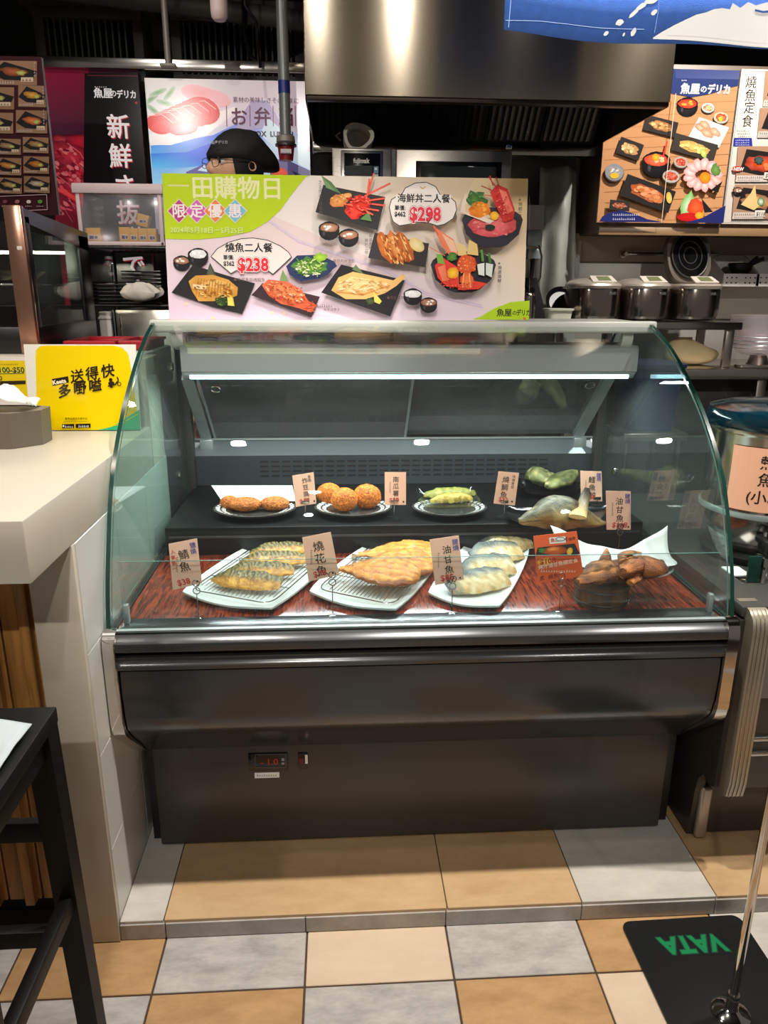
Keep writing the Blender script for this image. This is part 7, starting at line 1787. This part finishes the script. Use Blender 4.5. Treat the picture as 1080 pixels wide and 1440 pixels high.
n1 = (TH_.to_3x3() @ Vector((.55, -.84, 0))).normalized(); cu_ = Z3.cross(n1).normalized()
lg = at(328, 214, y=HY-.02); lo_ = TH_ @ Vector((.045, -.094, .052))
pr = PR(lo_+n1*.012, cu_, Z3); pr.raw = True; pr.text('魚屋', 0, 0, .012, (150, 150, 150), .02) if False else None
fsz = .012
vs_, fs_ = textmesh('魚屋デリカ', .02, 0); pr.L += 1; pr.vs += [pr.W(x*fsz-.028, y*fsz-.004, pr.L*pr.eps) for x, y in vs_]; pr.cs += [C(170, 170, 172)]*len(vs_); pr.fs += fs_
pr.build('cap_lettering', 'print', cap)

# ================================================================== STOOL, FLOOR PLATE AND POST
st = thing('bar_stool', 'black wooden bar stool with a pale cloth over its seat', 'stool', (-.66, .99, 0))
M['stoolblack'] = mat('stool_black', (9, 9, 9), .5, spec=.3)
# seat top plane z .745; far right corner seen at (82, 992)
SZ = .745
c1 = at(80, 993, z=SZ); c2 = at(88, 1008, z=SZ)
s1 = Vector((c1.x, c1.y, SZ))
W_ = .36; ya = s1.y-.34
x1 = s1.x; x0 = x1-W_; y1 = s1.y; y0 = y1-.34
MB().box(x0, x1, y0, y1, SZ-.028, SZ, .003).build('seat', 'stoolblack', st)
def leg(tx, ty, dx, dy):
    m = MB(); a = .020
    m.add([(tx-a, ty-a, SZ-.028), (tx+a, ty-a, SZ-.028), (tx+a, ty+a, SZ-.028), (tx-a, ty+a, SZ-.028), (tx+dx-a*.9, ty+dy-a*.9, .002), (tx+dx+a*.9, ty+dy-a*.9, .002), (tx+dx+a*.9, ty+dy+a*.9, .002), (tx+dx-a*.9, ty+dy+a*.9, .002)],
          [(0, 1, 2, 3), (4, 5, 6, 7), (0, 1, 5, 4), (1, 2, 6, 5), (2, 3, 7, 6), (3, 0, 4, 7)])
    return m.build('leg', 'stoolblack', st)
sp = .012
for tx, dx in ((x0+.022, -sp), (x1-.022, sp)):
    for ty, dy in ((y0+.022, -sp), (y1-.022, sp)): leg(tx, ty, dx, dy)
for z, h in ((SZ-.075, .047),):
    MB().box(x0+.03, x1-.03, y1-.032, y1-.012, z, z+h, .002).build('apron', 'stoolblack', st); MB().box(x0+.03, x1-.03, y0+.012, y0+.032, z, z+h, .002).build('apron', 'stoolblack', st)
    MB().box(x0+.012, x0+.032, y0+.03, y1-.03, z, z+h, .002).build('apron', 'stoolblack', st); MB().box(x1-.032, x1-.012, y0+.03, y1-.03, z, z+h, .002).build('apron', 'stoolblack', st)
for z, yy in ((.50, y1-.016), (.27, y1-.012), (.27, y0+.012)):
    MB().box(x0+.02, x1-.02, yy-.010, yy+.012, z, z+.036, .003).build('rung', 'stoolblack', st)
for z, xx in ((.36, x1-.014), (.36, x0+.014)):
    MB().box(xx-.012, xx+.010, y0+.02, y1-.02, z, z+.034, .003).build('rung', 'stoolblack', st)
def clothf(u, v):
    x = x0-.03+u*.285; y = y0+.03+v*.235; z = SZ+.004
    ex = x-(x1-.055)
    z += .006*math.sin(u*9+v*5)*.5+.004*N3((u*4, v*4, 0), 1.5, 4)+.004
    if v < .0: z -= 0
    return (x, y, z)
def sidefall(u, v):
    # lies over the seat and slips off its side edge towards the front corner
    L = u*.318; yy = y0+.03+v*(.30-.05*u)+.008*math.sin(u*5)
    edge = x1-x0-.03
    if L < edge: x = x0+.03+L; z = SZ+.004+.004*(1+math.sin(u*9+v*7))+.003*(1+N3((u*5, v*5, 0), 1.2, 3))
    else: x = x1+.006+.004*math.sin(v*9); z = SZ+.004-(L-edge)*1.2
    return (x, yy, z)
def drape(u, v):
    # lies on the seat, then falls over its front edge
    x = x0-.02+u*.26+.02*math.sin(v*3); L = v*.42; return sidefall(u, v)
    if L < .21: y = y1-.055-L; z = SZ+.005+.004*math.sin(u*8+v*9)+.003*N3((u*5, v*5, 0), 1.2, 3)
    else: y = y1-.055-.21-.012-.010*math.sin(u*10); z = SZ+.003-(L-.21)
    y = min(y, 9)
    if L >= .21: y = min(y, y0-.008-.006*math.sin(u*10))
    else: y = y1-.055-(y1-.055-y0+.006)*L/.21
    return (x, y, z)
tag(MB().sheet(drape, 24, 30).build('cloth', mat('cloth_pale', (176, 184, 186), .8), None, solid=.0012), 'pale blue-grey cloth draped over the black stool', 'cloth')

# black sign plate lying on the floor with the chrome post on it
PZ = .003
t = thing('floor_sign', 'flat black sign plate on the floor with blurred green upside-down letters', 'floor sign', (.78, 1.1, 0))
q = [at(872, 1297, z=PZ), at(1036, 1287, z=PZ)]
u = (q[1]-q[0]).normalized(); v = Z3.cross(u).normalized()
P0 = q[0]; W2 = (q[1]-q[0]).length+.004; H2 = .62
def rrect(w_, h_, r, n=6):
    o = []
    for cx, cy, a0 in ((w_-r, -r, 0), (r, -r, 1), (r, -h_+r, 2), (w_-r, -h_+r, 3)):
        for i in range(n+1): a = PI/2*(a0+i/n); o.append((cx+r*math.cos(a), cy+r*math.sin(a)))
    return o
MB().slab([P0+u*a+v*b-Z3*.0022 for a, b in rrect(W2, H2, .022)], Z3*.004).build('plate', mat('plate_black', (22, 23, 22), .3), t)
pr = PR(P0+Z3*.0021, -u, -v, .00008)
g0, g1 = (16, 70, 44), (14, 112, 66)
a = at(1018, 1315, z=PZ)
uu = (a-pr.o).dot(pr.u)+.012; vv2 = (a-pr.o).dot(pr.v)
for b_, c in ((.085, (20, 52, 40)), (.055, (16, 82, 54)), (.03, (10, 118, 66))):
    pr.L += 1
    vs_, fs_ = textmesh('VATA', b_, 0); k = len(pr.vs)
    pr.vs += [pr.W(uu+x*.0565-.0, vv2+y*.060, pr.L*pr.eps) for x, y in vs_]; pr.cs += [C(c)]*len(vs_); pr.fs += [tuple(i+k for i in f) for f in fs_]
pr.build('lettering', 'print', t)
pb = at(1028, 1421, z=.012)
t = thing('barrier_post', 'slim chrome barrier post with a domed base standing on the black plate', 'post', (pb.x, pb.y, .005))
MB().lathe([(.037, .0056), (.037, .009), (.032, .013), (.020, .017), (.013, .021), (.011, .030), (.0105, .045)], (pb.x, pb.y, 0), 40).build('base', 'chrome', t)
top = at(1080, 1130, y=pb.y); 
MB().lathe([(.0078, .030), (.0078, .90), (.006, .905)], (pb.x, pb.y, 0), 24).build('pole', 'chrome', t)
MB().lathe([(.011, .046), (.012, .050), (.011, .056)], (pb.x, pb.y, 0), 24).build('collar', 'mirrorsteel', t)

bpy.data.objects.remove(_to)
